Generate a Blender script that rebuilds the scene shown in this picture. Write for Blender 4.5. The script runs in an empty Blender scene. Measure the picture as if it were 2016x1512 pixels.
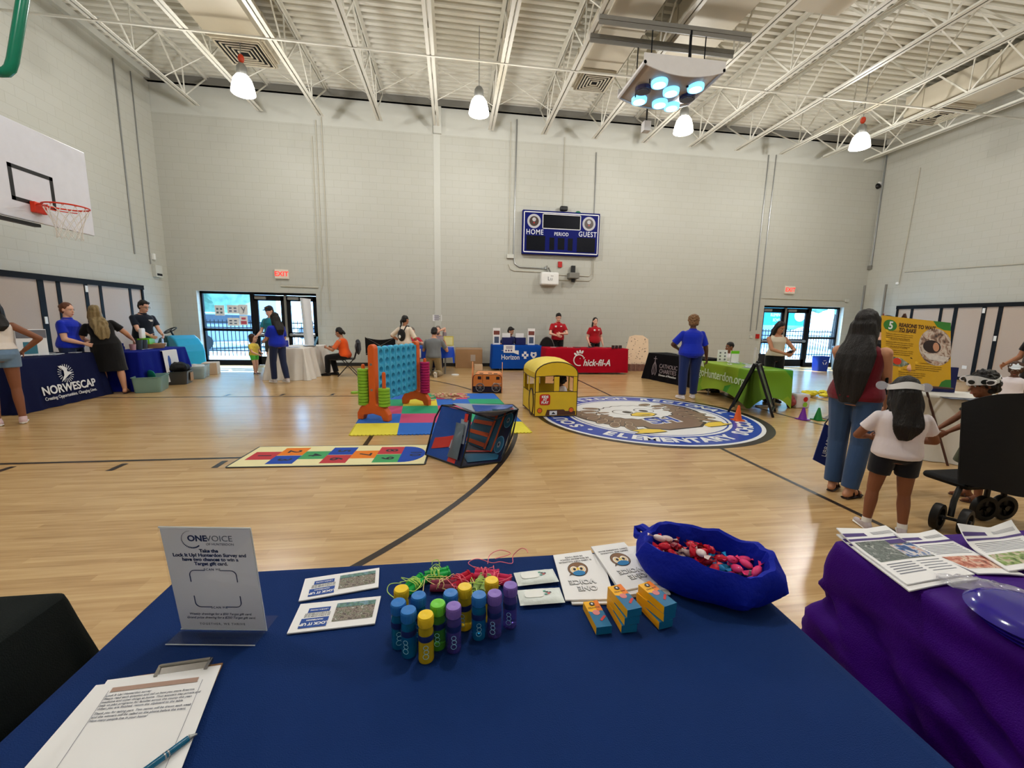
import bpy, bmesh, math, random
from mathutils import Vector, Matrix, noise, Quaternion
V = Vector
PI = math.pi
sc = bpy.context.scene
col = sc.collection
rnd = random.Random(7)

# ---------------------------------------------------------------- camera, world, sun, lights
FPX, PITCH, ROLL, YAW, EYE = 817.0, math.radians(8.60), math.radians(1.054), math.radians(8.193), 1.48
fw = V((math.sin(YAW) * math.cos(PITCH), math.cos(YAW) * math.cos(PITCH), -math.sin(PITCH)))
_r = V((math.cos(YAW), -math.sin(YAW), 0)); _u = _r.cross(fw)
rt = math.cos(ROLL) * _r + math.sin(ROLL) * _u
up = -math.sin(ROLL) * _r + math.cos(ROLL) * _u
cd = bpy.data.cameras.new('camera'); cam = bpy.data.objects.new('camera', cd); col.objects.link(cam)
cd.sensor_fit = 'HORIZONTAL'; cd.sensor_width = 36.0; cd.lens = FPX / 2016 * 36.0; cd.clip_start = 0.02; cd.clip_end = 300
cam.matrix_world = Matrix(((rt.x, up.x, -fw.x, 0), (rt.y, up.y, -fw.y, 0), (rt.z, up.z, -fw.z, EYE), (0, 0, 0, 1)))
sc.camera = cam
sc.view_settings.view_transform = 'Standard'; sc.view_settings.look = 'None'
sc.view_settings.gamma = 1.0; sc.view_settings.use_curve_mapping = False
sc.view_settings.exposure = 0.0
sc.cycles.max_bounces = 8; sc.cycles.diffuse_bounces = 5; sc.cycles.transparent_max_bounces = 12
sc.cycles.use_denoising = True
try:
    sc.cycles.sample_clamp_indirect = 4.0
except Exception:
    pass

wd = bpy.data.worlds.new('daylight'); sc.world = wd; wd.use_nodes = True
bg = wd.node_tree.nodes['Background']; bg.inputs['Color'].default_value = (0.34, 0.64, 1.0, 1); bg.inputs['Strength'].default_value = 11.0

def add_light(name, kind, loc, energy, color, **kw):
    d = bpy.data.lights.new(name, kind); d.energy = energy; d.color = color
    o = bpy.data.objects.new(name, d); col.objects.link(o); o.location = loc
    for k, v in kw.items():
        setattr(d, k, v)
    return o
sun = add_light('sun', 'SUN', (0, 30, 20), 14.0, (0.95, 0.97, 1.0), angle=math.radians(0.6))
sun.rotation_euler = V((0.30, -0.62, -0.72)).to_track_quat('-Z', 'Y').to_euler()

LAMP_X = (-4.32, 0.60, 5.55, 10.46)
LAMP_Y = (10.2, 2.7)
LAMP_Z = 6.25
LAMP_W = 218.0
LAMP_COL = (1.0, 0.985, 0.96)

# ---------------------------------------------------------------- pixel -> point (photo frame 2016 x 1512)
def ray(x, y):
    return rt * ((x - 1008) / FPX) - up * ((y - 756) / FPX) + fw
def at(x, y, z=0.0):
    d = ray(x, y); return d * ((z - EYE) / d.z) + V((0, 0, EYE))
def atY(x, y, Y):
    d = ray(x, y); return d * (Y / d.y) + V((0, 0, EYE))
def atX(x, y, X):
    d = ray(x, y); return d * (X / d.x) + V((0, 0, EYE))

# ---------------------------------------------------------------- materials
def lin(c):
    c = c / 255.0
    return c / 12.92 if c <= 0.04045 else ((c + 0.055) / 1.055) ** 2.4
def rgb(c):
    return (lin(c[0]), lin(c[1]), lin(c[2]), 1)
_mats = {}
def mat(name, c, rough=0.6, metal=0.0, bump=0.0, bscale=60, var=0.06, vscale=8, spec=0.4, trans=0.0, alpha=1.0,
        sheen=0.0, coat=0.0, emis=None, estr=0.0, stretch=None, ior=1.45):
    if name in _mats:
        return _mats[name]
    m = bpy.data.materials.new(name); _mats[name] = m; m.use_nodes = True
    nt = m.node_tree; b = nt.nodes['Principled BSDF']
    b.inputs['Roughness'].default_value = rough; b.inputs['Metallic'].default_value = metal
    b.inputs['Specular IOR Level'].default_value = spec; b.inputs['IOR'].default_value = ior
    if trans: b.inputs['Transmission Weight'].default_value = trans
    if alpha < 1: b.inputs['Alpha'].default_value = alpha
    if sheen: b.inputs['Sheen Weight'].default_value = sheen
    if coat: b.inputs['Coat Weight'].default_value = coat
    base = rgb(c)
    tc = nt.nodes.new('ShaderNodeTexCoord'); mp = nt.nodes.new('ShaderNodeMapping')
    nt.links.new(tc.outputs['Object'], mp.inputs['Vector'])
    if stretch: mp.inputs['Scale'].default_value = stretch
    n = nt.nodes.new('ShaderNodeTexNoise'); n.inputs['Scale'].default_value = vscale; n.inputs['Detail'].default_value = 4
    nt.links.new(mp.outputs[0], n.inputs['Vector'])
    mx = nt.nodes.new('ShaderNodeMix'); mx.data_type = 'RGBA'
    mx.inputs[6].default_value = tuple(v * (1 - var) for v in base[:3]) + (1,)
    mx.inputs[7].default_value = tuple(min(1, v * (1 + var)) for v in base[:3]) + (1,)
    nt.links.new(n.outputs['Fac'], mx.inputs[0]); nt.links.new(mx.outputs[2], b.inputs['Base Color'])
    if bump:
        n2 = nt.nodes.new('ShaderNodeTexNoise'); n2.inputs['Scale'].default_value = bscale; n2.inputs['Detail'].default_value = 5
        nt.links.new(mp.outputs[0], n2.inputs['Vector'])
        bp = nt.nodes.new('ShaderNodeBump'); bp.inputs['Strength'].default_value = bump; bp.inputs['Distance'].default_value = 0.01
        nt.links.new(n2.outputs['Fac'], bp.inputs['Height']); nt.links.new(bp.outputs[0], b.inputs['Normal'])
    if emis:
        b.inputs['Emission Color'].default_value = rgb(emis); b.inputs['Emission Strength'].default_value = estr
    return m

def floor_mat():
    m = bpy.data.materials.new('maple_floor'); m.use_nodes = True; nt = m.node_tree; N = nt.nodes; L = nt.links
    b = N['Principled BSDF']
    tc = N.new('ShaderNodeTexCoord')
    br = N.new('ShaderNodeTexBrick'); br.offset = 0.37; br.offset_frequency = 3; br.squash = 1.0
    br.inputs['Scale'].default_value = 1.0
    br.inputs['Brick Width'].default_value = 0.85; br.inputs['Row Height'].default_value = 0.058
    br.inputs['Mortar Size'].default_value = 0.0006; br.inputs['Mortar Smooth'].default_value = 0.2; br.inputs['Bias'].default_value = 0.0
    br.inputs['Color1'].default_value = (0, 0, 0, 1); br.inputs['Color2'].default_value = (1, 1, 1, 1); br.inputs['Mortar'].default_value = (0.2, 0.2, 0.2, 1)
    L.new(tc.outputs['Object'], br.inputs['Vector'])
    ns = N.new('ShaderNodeTexNoise'); ns.inputs['Scale'].default_value = 5.0; ns.inputs['Detail'].default_value = 8
    mp = N.new('ShaderNodeMapping'); mp.inputs['Scale'].default_value = (0.5, 7, 1); L.new(tc.outputs['Object'], mp.inputs['Vector']); L.new(mp.outputs[0], ns.inputs['Vector'])
    ad = N.new('ShaderNodeMath'); ad.operation = 'MULTIPLY_ADD'; ad.inputs[1].default_value = 0.95
    L.new(ns.outputs['Fac'], ad.inputs[0])
    sp = N.new('ShaderNodeMath'); sp.operation = 'MULTIPLY'; sp.inputs[1].default_value = 0.34
    L.new(br.outputs['Color'], sp.inputs[0]); L.new(sp.outputs[0], ad.inputs[2])
    cr = N.new('ShaderNodeValToRGB'); e = cr.color_ramp.elements
    e[0].position = 0.22; e[0].color = rgb((160, 124, 80)); e[1].position = 0.95; e[1].color = rgb((208, 175, 125))
    k = cr.color_ramp.elements.new(0.55); k.color = rgb((188, 152, 102))
    L.new(ad.outputs[0], cr.inputs[0]); L.new(cr.outputs[0], b.inputs['Base Color'])
    b.inputs['Specular IOR Level'].default_value = 0.62
    n3 = N.new('ShaderNodeTexNoise'); n3.inputs['Scale'].default_value = 1.6; n3.inputs['Detail'].default_value = 3; L.new(tc.outputs['Object'], n3.inputs['Vector'])
    mr = N.new('ShaderNodeMapRange'); mr.inputs[3].default_value = 0.19; mr.inputs[4].default_value = 0.30; L.new(n3.outputs['Fac'], mr.inputs[0]); L.new(mr.outputs[0], b.inputs['Roughness'])
    bp = N.new('ShaderNodeBump'); bp.inputs['Strength'].default_value = 0.05; bp.inputs['Distance'].default_value = 0.01; L.new(n3.outputs['Fac'], bp.inputs['Height']); L.new(bp.outputs[0], b.inputs['Normal'])
    return m

def block_mat(name, rot):
    m = bpy.data.materials.new(name); m.use_nodes = True; nt = m.node_tree; N = nt.nodes; L = nt.links
    b = N['Principled BSDF']; b.inputs['Roughness'].default_value = 0.55; b.inputs['Specular IOR Level'].default_value = 0.3
    tc = N.new('ShaderNodeTexCoord'); sx = N.new('ShaderNodeSeparateXYZ'); L.new(tc.outputs['Object'], sx.inputs[0])
    cb = N.new('ShaderNodeCombineXYZ'); L.new(sx.outputs['Y' if rot else 'X'], cb.inputs[0]); L.new(sx.outputs['Z'], cb.inputs[1])
    br = N.new('ShaderNodeTexBrick'); br.inputs['Scale'].default_value = 1.0; br.inputs['Brick Width'].default_value = 0.406; br.inputs['Row Height'].default_value = 0.203
    br.inputs['Mortar Size'].default_value = 0.006; br.inputs['Mortar Smooth'].default_value = 0.6
    br.inputs['Color1'].default_value = rgb((186, 186, 178)); br.inputs['Color2'].default_value = rgb((184, 184, 175)); br.inputs['Mortar'].default_value = rgb((174, 173, 163))
    L.new(cb.outputs[0], br.inputs['Vector']); L.new(br.outputs['Color'], b.inputs['Base Color'])
    ns = N.new('ShaderNodeTexNoise'); ns.inputs['Scale'].default_value = 70; L.new(tc.outputs['Object'], ns.inputs['Vector'])
    mt = N.new('ShaderNodeMath'); mt.operation = 'MULTIPLY_ADD'; mt.inputs[1].default_value = -1.0; L.new(br.outputs['Fac'], mt.inputs[0])
    m2 = N.new('ShaderNodeMath'); m2.operation = 'MULTIPLY'; m2.inputs[1].default_value = 0.25; L.new(ns.outputs['Fac'], m2.inputs[0]); L.new(m2.outputs[0], mt.inputs[2])
    bp = N.new('ShaderNodeBump'); bp.inputs['Strength'].default_value = 0.30; bp.inputs['Distance'].default_value = 0.005
    L.new(mt.outputs[0], bp.inputs['Height']); L.new(bp.outputs[0], b.inputs['Normal'])
    return m

# ---------------------------------------------------------------- mesh builder
def frame_from(d, hint=None):
    d = d.normalized()
    h = hint if hint is not None else (V((0, 0, 1)) if abs(d.z) < 0.9 else V((1, 0, 0)))
    a = d.cross(h)
    if a.length < 1e-6: a = d.orthogonal()
    a.normalize(); b = a.cross(d).normalized()
    return a, b
class MB:
    def __init__(s):
        s.v = []; s.f = []; s.m = []; s.cm = 0
    def add(s, vs, fs):
        o = len(s.v); s.v += [V(p) for p in vs]
        for f in fs:
            s.f.append(tuple(i + o for i in f)); s.m.append(s.cm)
        return s
    def mi(s, i):
        s.cm = i; return s
    def box(s, c, d, R=None):
        x, y, z = d[0] / 2, d[1] / 2, d[2] / 2; c = V(c)
        vs = [V((i * x, j * y, k * z)) for k in (-1, 1) for j in (-1, 1) for i in (-1, 1)]
        if R is not None: vs = [R @ p for p in vs]
        return s.add([c + p for p in vs], [(0, 2, 3, 1), (4, 5, 7, 6), (0, 1, 5, 4), (2, 6, 7, 3), (0, 4, 6, 2), (1, 3, 7, 5)])
    def bb(s, a, b):
        return s.box([(a[i] + b[i]) / 2 for i in range(3)], [abs(b[i] - a[i]) for i in range(3)])
    def bar(s, a, b, w, h, hint=None):
        a, b = V(a), V(b); A, B = frame_from(b - a, hint)
        vs = [p + A * (i * w / 2) + B * (j * h / 2) for p in (a, b) for i, j in ((-1, -1), (1, -1), (1, 1), (-1, 1))]
        return s.add(vs, [(0, 1, 2, 3), (7, 6, 5, 4), (0, 4, 5, 1), (1, 5, 6, 2), (2, 6, 7, 3), (3, 7, 4, 0)])
    def tube(s, pts, r, n=8, closed=False, caps=True):
        pts = [V(p) for p in pts]; N = len(pts); rs = r if isinstance(r, (list, tuple)) else [r] * N
        vs = []; A = None
        for i, p in enumerate(pts):
            if closed: t = pts[(i + 1) % N] - pts[i - 1]
            else: t = pts[min(i + 1, N - 1)] - pts[max(i - 1, 0)]
            if t.length < 1e-9: t = V((0, 0, 1))
            t.normalize()
            if A is None: A = frame_from(t)[0]
            else:
                A = A - t * A.dot(t)
                A = A.normalized() if A.length > 1e-6 else frame_from(t)[0]
            B = t.cross(A)
            for k in range(n):
                a = 2 * PI * k / n; vs.append(p + (A * math.cos(a) + B * math.sin(a)) * rs[i])
        fs = []
        for i in range(N if closed else N - 1):
            j = (i + 1) % N
            for k in range(n):
                k2 = (k + 1) % n; fs.append((i * n + k, i * n + k2, j * n + k2, j * n + k))
        if caps and not closed:
            fs.append(tuple(range(n - 1, -1, -1))); fs.append(tuple((N - 1) * n + k for k in range(n)))
        return s.add(vs, fs)
    def lathe(s, prof, c=(0, 0, 0), n=24, R=None):
        c = V(c); vs = []; K = len(prof)
        for r, z in prof:
            for k in range(n):
                a = 2 * PI * k / n; p = V((max(r, 1e-5) * math.cos(a), max(r, 1e-5) * math.sin(a), z))
                vs.append(c + (R @ p if R is not None else p))
        fs = [(i * n + k, i * n + (k + 1) % n, (i + 1) * n + (k + 1) % n, (i + 1) * n + k) for i in range(K - 1) for k in range(n)]
        fs.append(tuple(range(n - 1, -1, -1))); fs.append(tuple((K - 1) * n + k for k in range(n)))
        return s.add(vs, fs)
    def ell(s, c, r, R=None, n=16, m=10):
        c = V(c); vs = []; r = (r, r, r) if not isinstance(r, (list, tuple)) else r
        for i in range(1, m):
            t = PI * i / m
            for k in range(n):
                a = 2 * PI * k / n; p = V((r[0] * math.sin(t) * math.cos(a), r[1] * math.sin(t) * math.sin(a), r[2] * math.cos(t)))
                vs.append(c + (R @ p if R is not None else p))
        for zz in (1, -1):
            p = V((0, 0, zz * r[2])); vs.append(c + (R @ p if R is not None else p))
        T = (m - 1) * n; fs = [(i * n + k, (i + 1) * n + k, (i + 1) * n + (k + 1) % n, i * n + (k + 1) % n) for i in range(m - 2) for k in range(n)]
        for k in range(n):
            fs.append((T, k, (k + 1) % n)); fs.append((T + 1, (m - 2) * n + (k + 1) % n, (m - 2) * n + k))
        return s.add(vs, fs)
    def cap(s, a, b, ra, rb, n=12):       # tapered capsule (closed)
        a, b = V(a), V(b); d = b - a; L = d.length
        if L < 1e-6: return s.ell(a, ra, n=n, m=8)
        d = d / L; A, B = frame_from(d); prof = []
        for i in range(0, 4): t = PI / 2 * (1 - i / 4); prof.append((-math.sin(t) * ra, math.cos(t) * ra))
        prof.append((0, ra)); prof.append((L, rb))
        for i in range(1, 5): t = PI / 2 * i / 4; prof.append((L + math.sin(t) * rb, math.cos(t) * rb))
        vs = [a + d * z + (A * math.cos(2 * PI * k / n) + B * math.sin(2 * PI * k / n)) * max(r, 1e-4) for z, r in prof for k in range(n)]
        K = len(prof); fs = [(i * n + k, i * n + (k + 1) % n, (i + 1) * n + (k + 1) % n, (i + 1) * n + k) for i in range(K - 1) for k in range(n)]
        fs.append(tuple(range(n - 1, -1, -1))); fs.append(tuple((K - 1) * n + k for k in range(n)))
        return s.add(vs, fs)
    def loft(s, rings, n=24, caps=True):   # rings: (center, xvec, yvec, rx, ry)
        vs = []
        for c, X, Y, rx, ry in rings:
            for k in range(n):
                a = 2 * PI * k / n; vs.append(V(c) + X * (rx * math.cos(a)) + Y * (ry * math.sin(a)))
        K = len(rings); fs = [(i * n + k, i * n + (k + 1) % n, (i + 1) * n + (k + 1) % n, (i + 1) * n + k) for i in range(K - 1) for k in range(n)]
        if caps: fs.append(tuple(range(n - 1, -1, -1))); fs.append(tuple((K - 1) * n + k for k in range(n)))
        return s.add(vs, fs)
    def prism(s, poly, z0, z1, M=None):     # poly: list of (x, y); extruded along z
        vs = [V((x, y, z)) for z in (z0, z1) for x, y in poly]; n = len(poly)
        if M is not None: vs = [M @ p for p in vs]
        return s.add(vs, [tuple(range(n - 1, -1, -1)), tuple(range(n, 2 * n))] + [(i, (i + 1) % n, n + (i + 1) % n, n + i) for i in range(n)])
    def grid(s, fn, nu, nv, thick=0.0):
        P = [[V(fn(i / nu, j / nv)) for i in range(nu + 1)] for j in range(nv + 1)]
        vs = [p for r in P for p in r]; W = nu + 1
        fs = [(j * W + i, j * W + i + 1, (j + 1) * W + i + 1, (j + 1) * W + i) for j in range(nv) for i in range(nu)]
        if thick:
            base = len(vs); nn = []
            for j in range(nv + 1):
                for i in range(nu + 1):
                    du = P[j][min(i + 1, nu)] - P[j][max(i - 1, 0)]; dv = P[min(j + 1, nv)][i] - P[max(j - 1, 0)][i]
                    k = du.cross(dv); nn.append(k.normalized() if k.length > 1e-12 else V((0, 0, 1)))
            vs += [vs[i] - nn[i] * thick for i in range(base)]
            fs += [tuple(base + i for i in reversed(f)) for f in fs]
            bd = [i for i in range(nu)]; 
            for i in range(nu): fs.append((i + 1, i, base + i, base + i + 1)); q = nv * W; fs.append((q + i, q + i + 1, base + q + i + 1, base + q + i))
            for j in range(nv): fs.append((j * W, (j + 1) * W, base + (j + 1) * W, base + j * W)); fs.append(((j + 1) * W + nu, j * W + nu, base + j * W + nu, base + (j + 1) * W + nu))
        return s.add(vs, fs)
    def build(s, name, mats, parent=None, smooth=True, bevel=0.0, seg=2, loc=None, rz=None, M=None, sharp=True):
        me = bpy.data.meshes.new(name)
        vs = [M @ p for p in s.v] if M is not None else s.v
        me.from_pydata([tuple(p) for p in vs], [], s.f)
        if not isinstance(mats, (list, tuple)): mats = [mats]
        for m in mats: me.materials.append(m)
        if len(mats) > 1: me.polygons.foreach_set('material_index', s.m)
        me.polygons.foreach_set('use_smooth', [smooth] * len(me.polygons))
        me.update()
        if smooth and sharp:
            try: me.set_sharp_from_angle(angle=math.radians(38))
            except Exception: pass
        o = bpy.data.objects.new(name, me); col.objects.link(o)
        if parent: o.parent = parent
        if loc is not None: o.location = loc
        if rz is not None: o.rotation_euler = (0, 0, rz)
        if bevel:
            b = o.modifiers.new('bevel', 'BEVEL'); b.width = bevel; b.segments = seg; b.limit_method = 'ANGLE'; b.angle_limit = math.radians(40)
        return o
def thing(name, label, cat, loc=(0, 0, 0), rz=0.0, group=None):
    o = bpy.data.objects.new(name, None); col.objects.link(o); o.location = loc; o.rotation_euler = (0, 0, rz)
    o.empty_display_size = 0.1
    return tag(o, label, cat, group)
def tag(o, label, cat, group=None, kind=None):
    o['label'] = label; o['category'] = cat
    if group: o['group'] = group
    if kind: o['kind'] = kind
    return o
def struct(o, label=None):
    o['kind'] = 'structure'
    if label: o['label'] = label
    return o
def dup(root, loc, rz=None, label=None, group=None):
    r = root.copy(); col.objects.link(r); r.location = loc
    if rz is not None: r.rotation_euler = (0, 0, rz)
    if label: r['label'] = label
    if group: r['group'] = group
    for ch in list(root.children):
        c = ch.copy(); col.objects.link(c); c.parent = r
        for g in list(ch.children):
            d = g.copy(); col.objects.link(d); d.parent = c
    return r
def Rz(a): return Matrix.Rotation(a, 3, 'Z')
def Rx(a): return Matrix.Rotation(a, 3, 'X')
def Ry(a): return Matrix.Rotation(a, 3, 'Y')
def M4(R, t): return Matrix.Translation(V(t)) @ R.to_4x4()
def plane_M(o, x, y):      # local x,y plane placed at o with given axes -> 4x4
    x = V(x).normalized(); y = V(y); y = (y - x * y.dot(x)).normalized(); z = x.cross(y)
    return Matrix(((x.x, y.x, z.x, o[0]), (x.y, y.y, z.y, o[1]), (x.z, y.z, z.z, o[2]), (0, 0, 0, 1)))

# flat lettering made from the built-in font
def letters(s, size, M, m, parent=None, align='CENTER', bold=0.0, th=0.0008, name='lettering', squeeze=1.0, space=1.0, shear=0.0, line=1.0, arc=None):
    mb = MB(); 
    def one(t, mm, al):
        cu = bpy.data.curves.new('t', 'FONT'); cu.body = t; cu.size = size; cu.align_x = al; cu.align_y = 'CENTER'
        cu.extrude = th; cu.offset = bold; cu.space_character = space; cu.shear = shear; cu.space_line = line; cu.resolution_u = 3
        ob = bpy.data.objects.new('t', cu); me = ob.to_mesh()
        S = Matrix.Diagonal((squeeze, 1, 1, 1))
        vs = [mm @ S @ v.co for v in me.vertices]
        w = max([v.co.x for v in me.vertices] or [0]) - min([v.co.x for v in me.vertices] or [0])
        mb.add(vs, [tuple(p.vertices) for p in me.polygons]); ob.to_mesh_clear(); bpy.data.objects.remove(ob); bpy.data.curves.remove(cu)
        return w
    if arc is None: one(s, M, align)
    else:
        R, a0, a1, flip = arc          # letters along a circle
        n = len(s)
        for i, ch in enumerate(s):
            if ch == ' ': continue
            a = a0 + (a1 - a0) * (i / max(1, n - 1))
            q = Matrix.Translation((R * math.cos(a), R * math.sin(a), 0)) @ Matrix.Rotation(a + (PI / 2 if flip else -PI / 2), 4, 'Z')
            one(ch, M @ q, 'CENTER')
    return mb.build(name, m, parent, smooth=False)

# ---------------------------------------------------------------- organic surfaces: closed pieces fused into one skin
tmp_scene = bpy.data.scenes.new('fuse')
def fuse(mb, name, m, parent, voxel=0.009, smooth=5, disp=None):
    me = bpy.data.meshes.new('tmp'); me.from_pydata([tuple(p) for p in mb.v], [], mb.f); me.update()
    o = bpy.data.objects.new('tmp', me); tmp_scene.collection.objects.link(o)
    r = o.modifiers.new('r', 'REMESH'); r.mode = 'VOXEL'; r.voxel_size = voxel
    if smooth:
        k = o.modifiers.new('s', 'SMOOTH'); k.factor = 0.5; k.iterations = smooth
    vl = tmp_scene.view_layers[0]; vl.update(); dg = vl.depsgraph
    out = bpy.data.meshes.new_from_object(o.evaluated_get(dg)); bpy.data.objects.remove(o); bpy.data.meshes.remove(me)
    if disp:
        amp, fx, fz = disp
        n = len(out.vertices); co = [0.0] * (3 * n); nr = [0.0] * (3 * n); out.vertices.foreach_get('co', co); out.vertices.foreach_get('normal', nr)
        for i in range(0, 3 * n, 3):
            k = noise.noise(V((co[i] * fx, co[i + 1] * fx, co[i + 2] * fz))) * amp; co[i] += nr[i] * k; co[i + 1] += nr[i + 1] * k; co[i + 2] += nr[i + 2] * k
        out.vertices.foreach_set('co', co)
    out.name = name; out.materials.clear(); out.materials.append(m)
    out.polygons.foreach_set('use_smooth', [True] * len(out.polygons)); out.update()
    ob = bpy.data.objects.new(name, out); col.objects.link(ob)
    if parent: ob.parent = parent
    return ob

# ---------------------------------------------------------------- people
def skin(n, c): return mat('skin_' + n, c, rough=0.5, bump=0.05, bscale=120, var=0.05)
SKIN = dict(fair=skin('fair', (222, 172, 148)), tan=skin('tan', (196, 142, 112)), olive=skin('olive', (176, 122, 92)),
            brown=skin('brown', (128, 80, 56)), deep=skin('deep', (92, 58, 42)))
def hairm(n, c): return mat('hair_' + n, c, rough=0.42, bump=0.9, bscale=26, var=0.35, vscale=30, stretch=(6, 6, 0.6))
HAIR = dict(black=hairm('black', (20, 16, 16)), brown=hairm('brown', (66, 42, 28)), auburn=hairm('auburn', (98, 56, 36)),
            blond=hairm('ash_blond', (142, 122, 84)), copper=hairm('copper', (128, 92, 58)), grey=hairm('grey', (120, 110, 104)))
def cloth(n, c, rough=0.85, var=0.08, bump=0.5, sheen=0.2): return mat('cloth_' + n, c, rough=rough, bump=bump, bscale=9, var=var, vscale=5, sheen=sheen, spec=0.2)
M_eyew = mat('eye_white', (225, 222, 216), rough=0.25); M_iris = mat('eye_iris', (38, 26, 20), rough=0.2)
M_lip = mat('lip', (150, 78, 72), rough=0.45); M_sole = mat('shoe_sole', (228, 226, 222), rough=0.6)
M_black = mat('black_plastic', (18, 18, 20), rough=0.4); M_white = mat('white_plastic', (232, 232, 230), rough=0.45)

def two_bone(a, t, l1, l2, pole):
    d = t - a; L = max(1e-4, min(d.length, (l1 + l2) * 0.997)); u = d.normalized(); t = a + u * L
    x = (l1 * l1 - l2 * l2 + L * L) / (2 * L); h = math.sqrt(max(0.0, l1 * l1 - x * x)); p = pole - u * pole.dot(u)
    p = p.normalized() if p.length > 1e-5 else u.orthogonal().normalized()
    return a + u * x + p * h, t

def hand(mb, w, d, nrm, side, s, curl=0.5, spread=1.0):
    d = d.normalized(); nrm = (nrm - d * nrm.dot(d)); nrm = nrm.normalized() if nrm.length > 1e-4 else d.orthogonal().normalized()
    wv = nrm.cross(d) * side                  # towards the thumb
    R = Matrix((wv, nrm, d)).transposed()
    mb.ell(w + d * (0.042 * s), (0.037 * s, 0.016 * s, 0.05 * s), R, n=14, m=9)
    for i, (o, L) in enumerate(((0.030, 0.070), (0.0095, 0.080), (-0.0115, 0.074), (-0.031, 0.057))):
        b = w + d * (0.076 * s) + wv * (o * s); a1 = curl * (0.75 + 0.1 * i); a2 = a1 + curl * 1.1
        dd = (d + wv * (o * 2.4 * spread)).normalized()
        e1 = dd * math.cos(a1) - nrm * math.sin(a1); e2 = dd * math.cos(a2) - nrm * math.sin(a2)
        k = b + e1 * (L * 0.55 * s); t = k + e2 * (L * 0.5 * s)
        mb.cap(b, k, 0.0092 * s, 0.0082 * s, n=8); mb.cap(k, t, 0.0082 * s, 0.0068 * s, n=8)
    b = w + d * (0.022 * s) + wv * (0.026 * s); e = (d * 0.62 + wv * 0.72 - nrm * 0.30 * (0.5 + curl)).normalized()
    k = b + e * (0.036 * s); t = k + (e * 0.7 + d * 0.5 - nrm * 0.4 * curl).normalized() * (0.03 * s)
    mb.cap(b, k, 0.0115 * s, 0.0095 * s, n=8); mb.cap(k, t, 0.0095 * s, 0.0078 * s, n=8)

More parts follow.
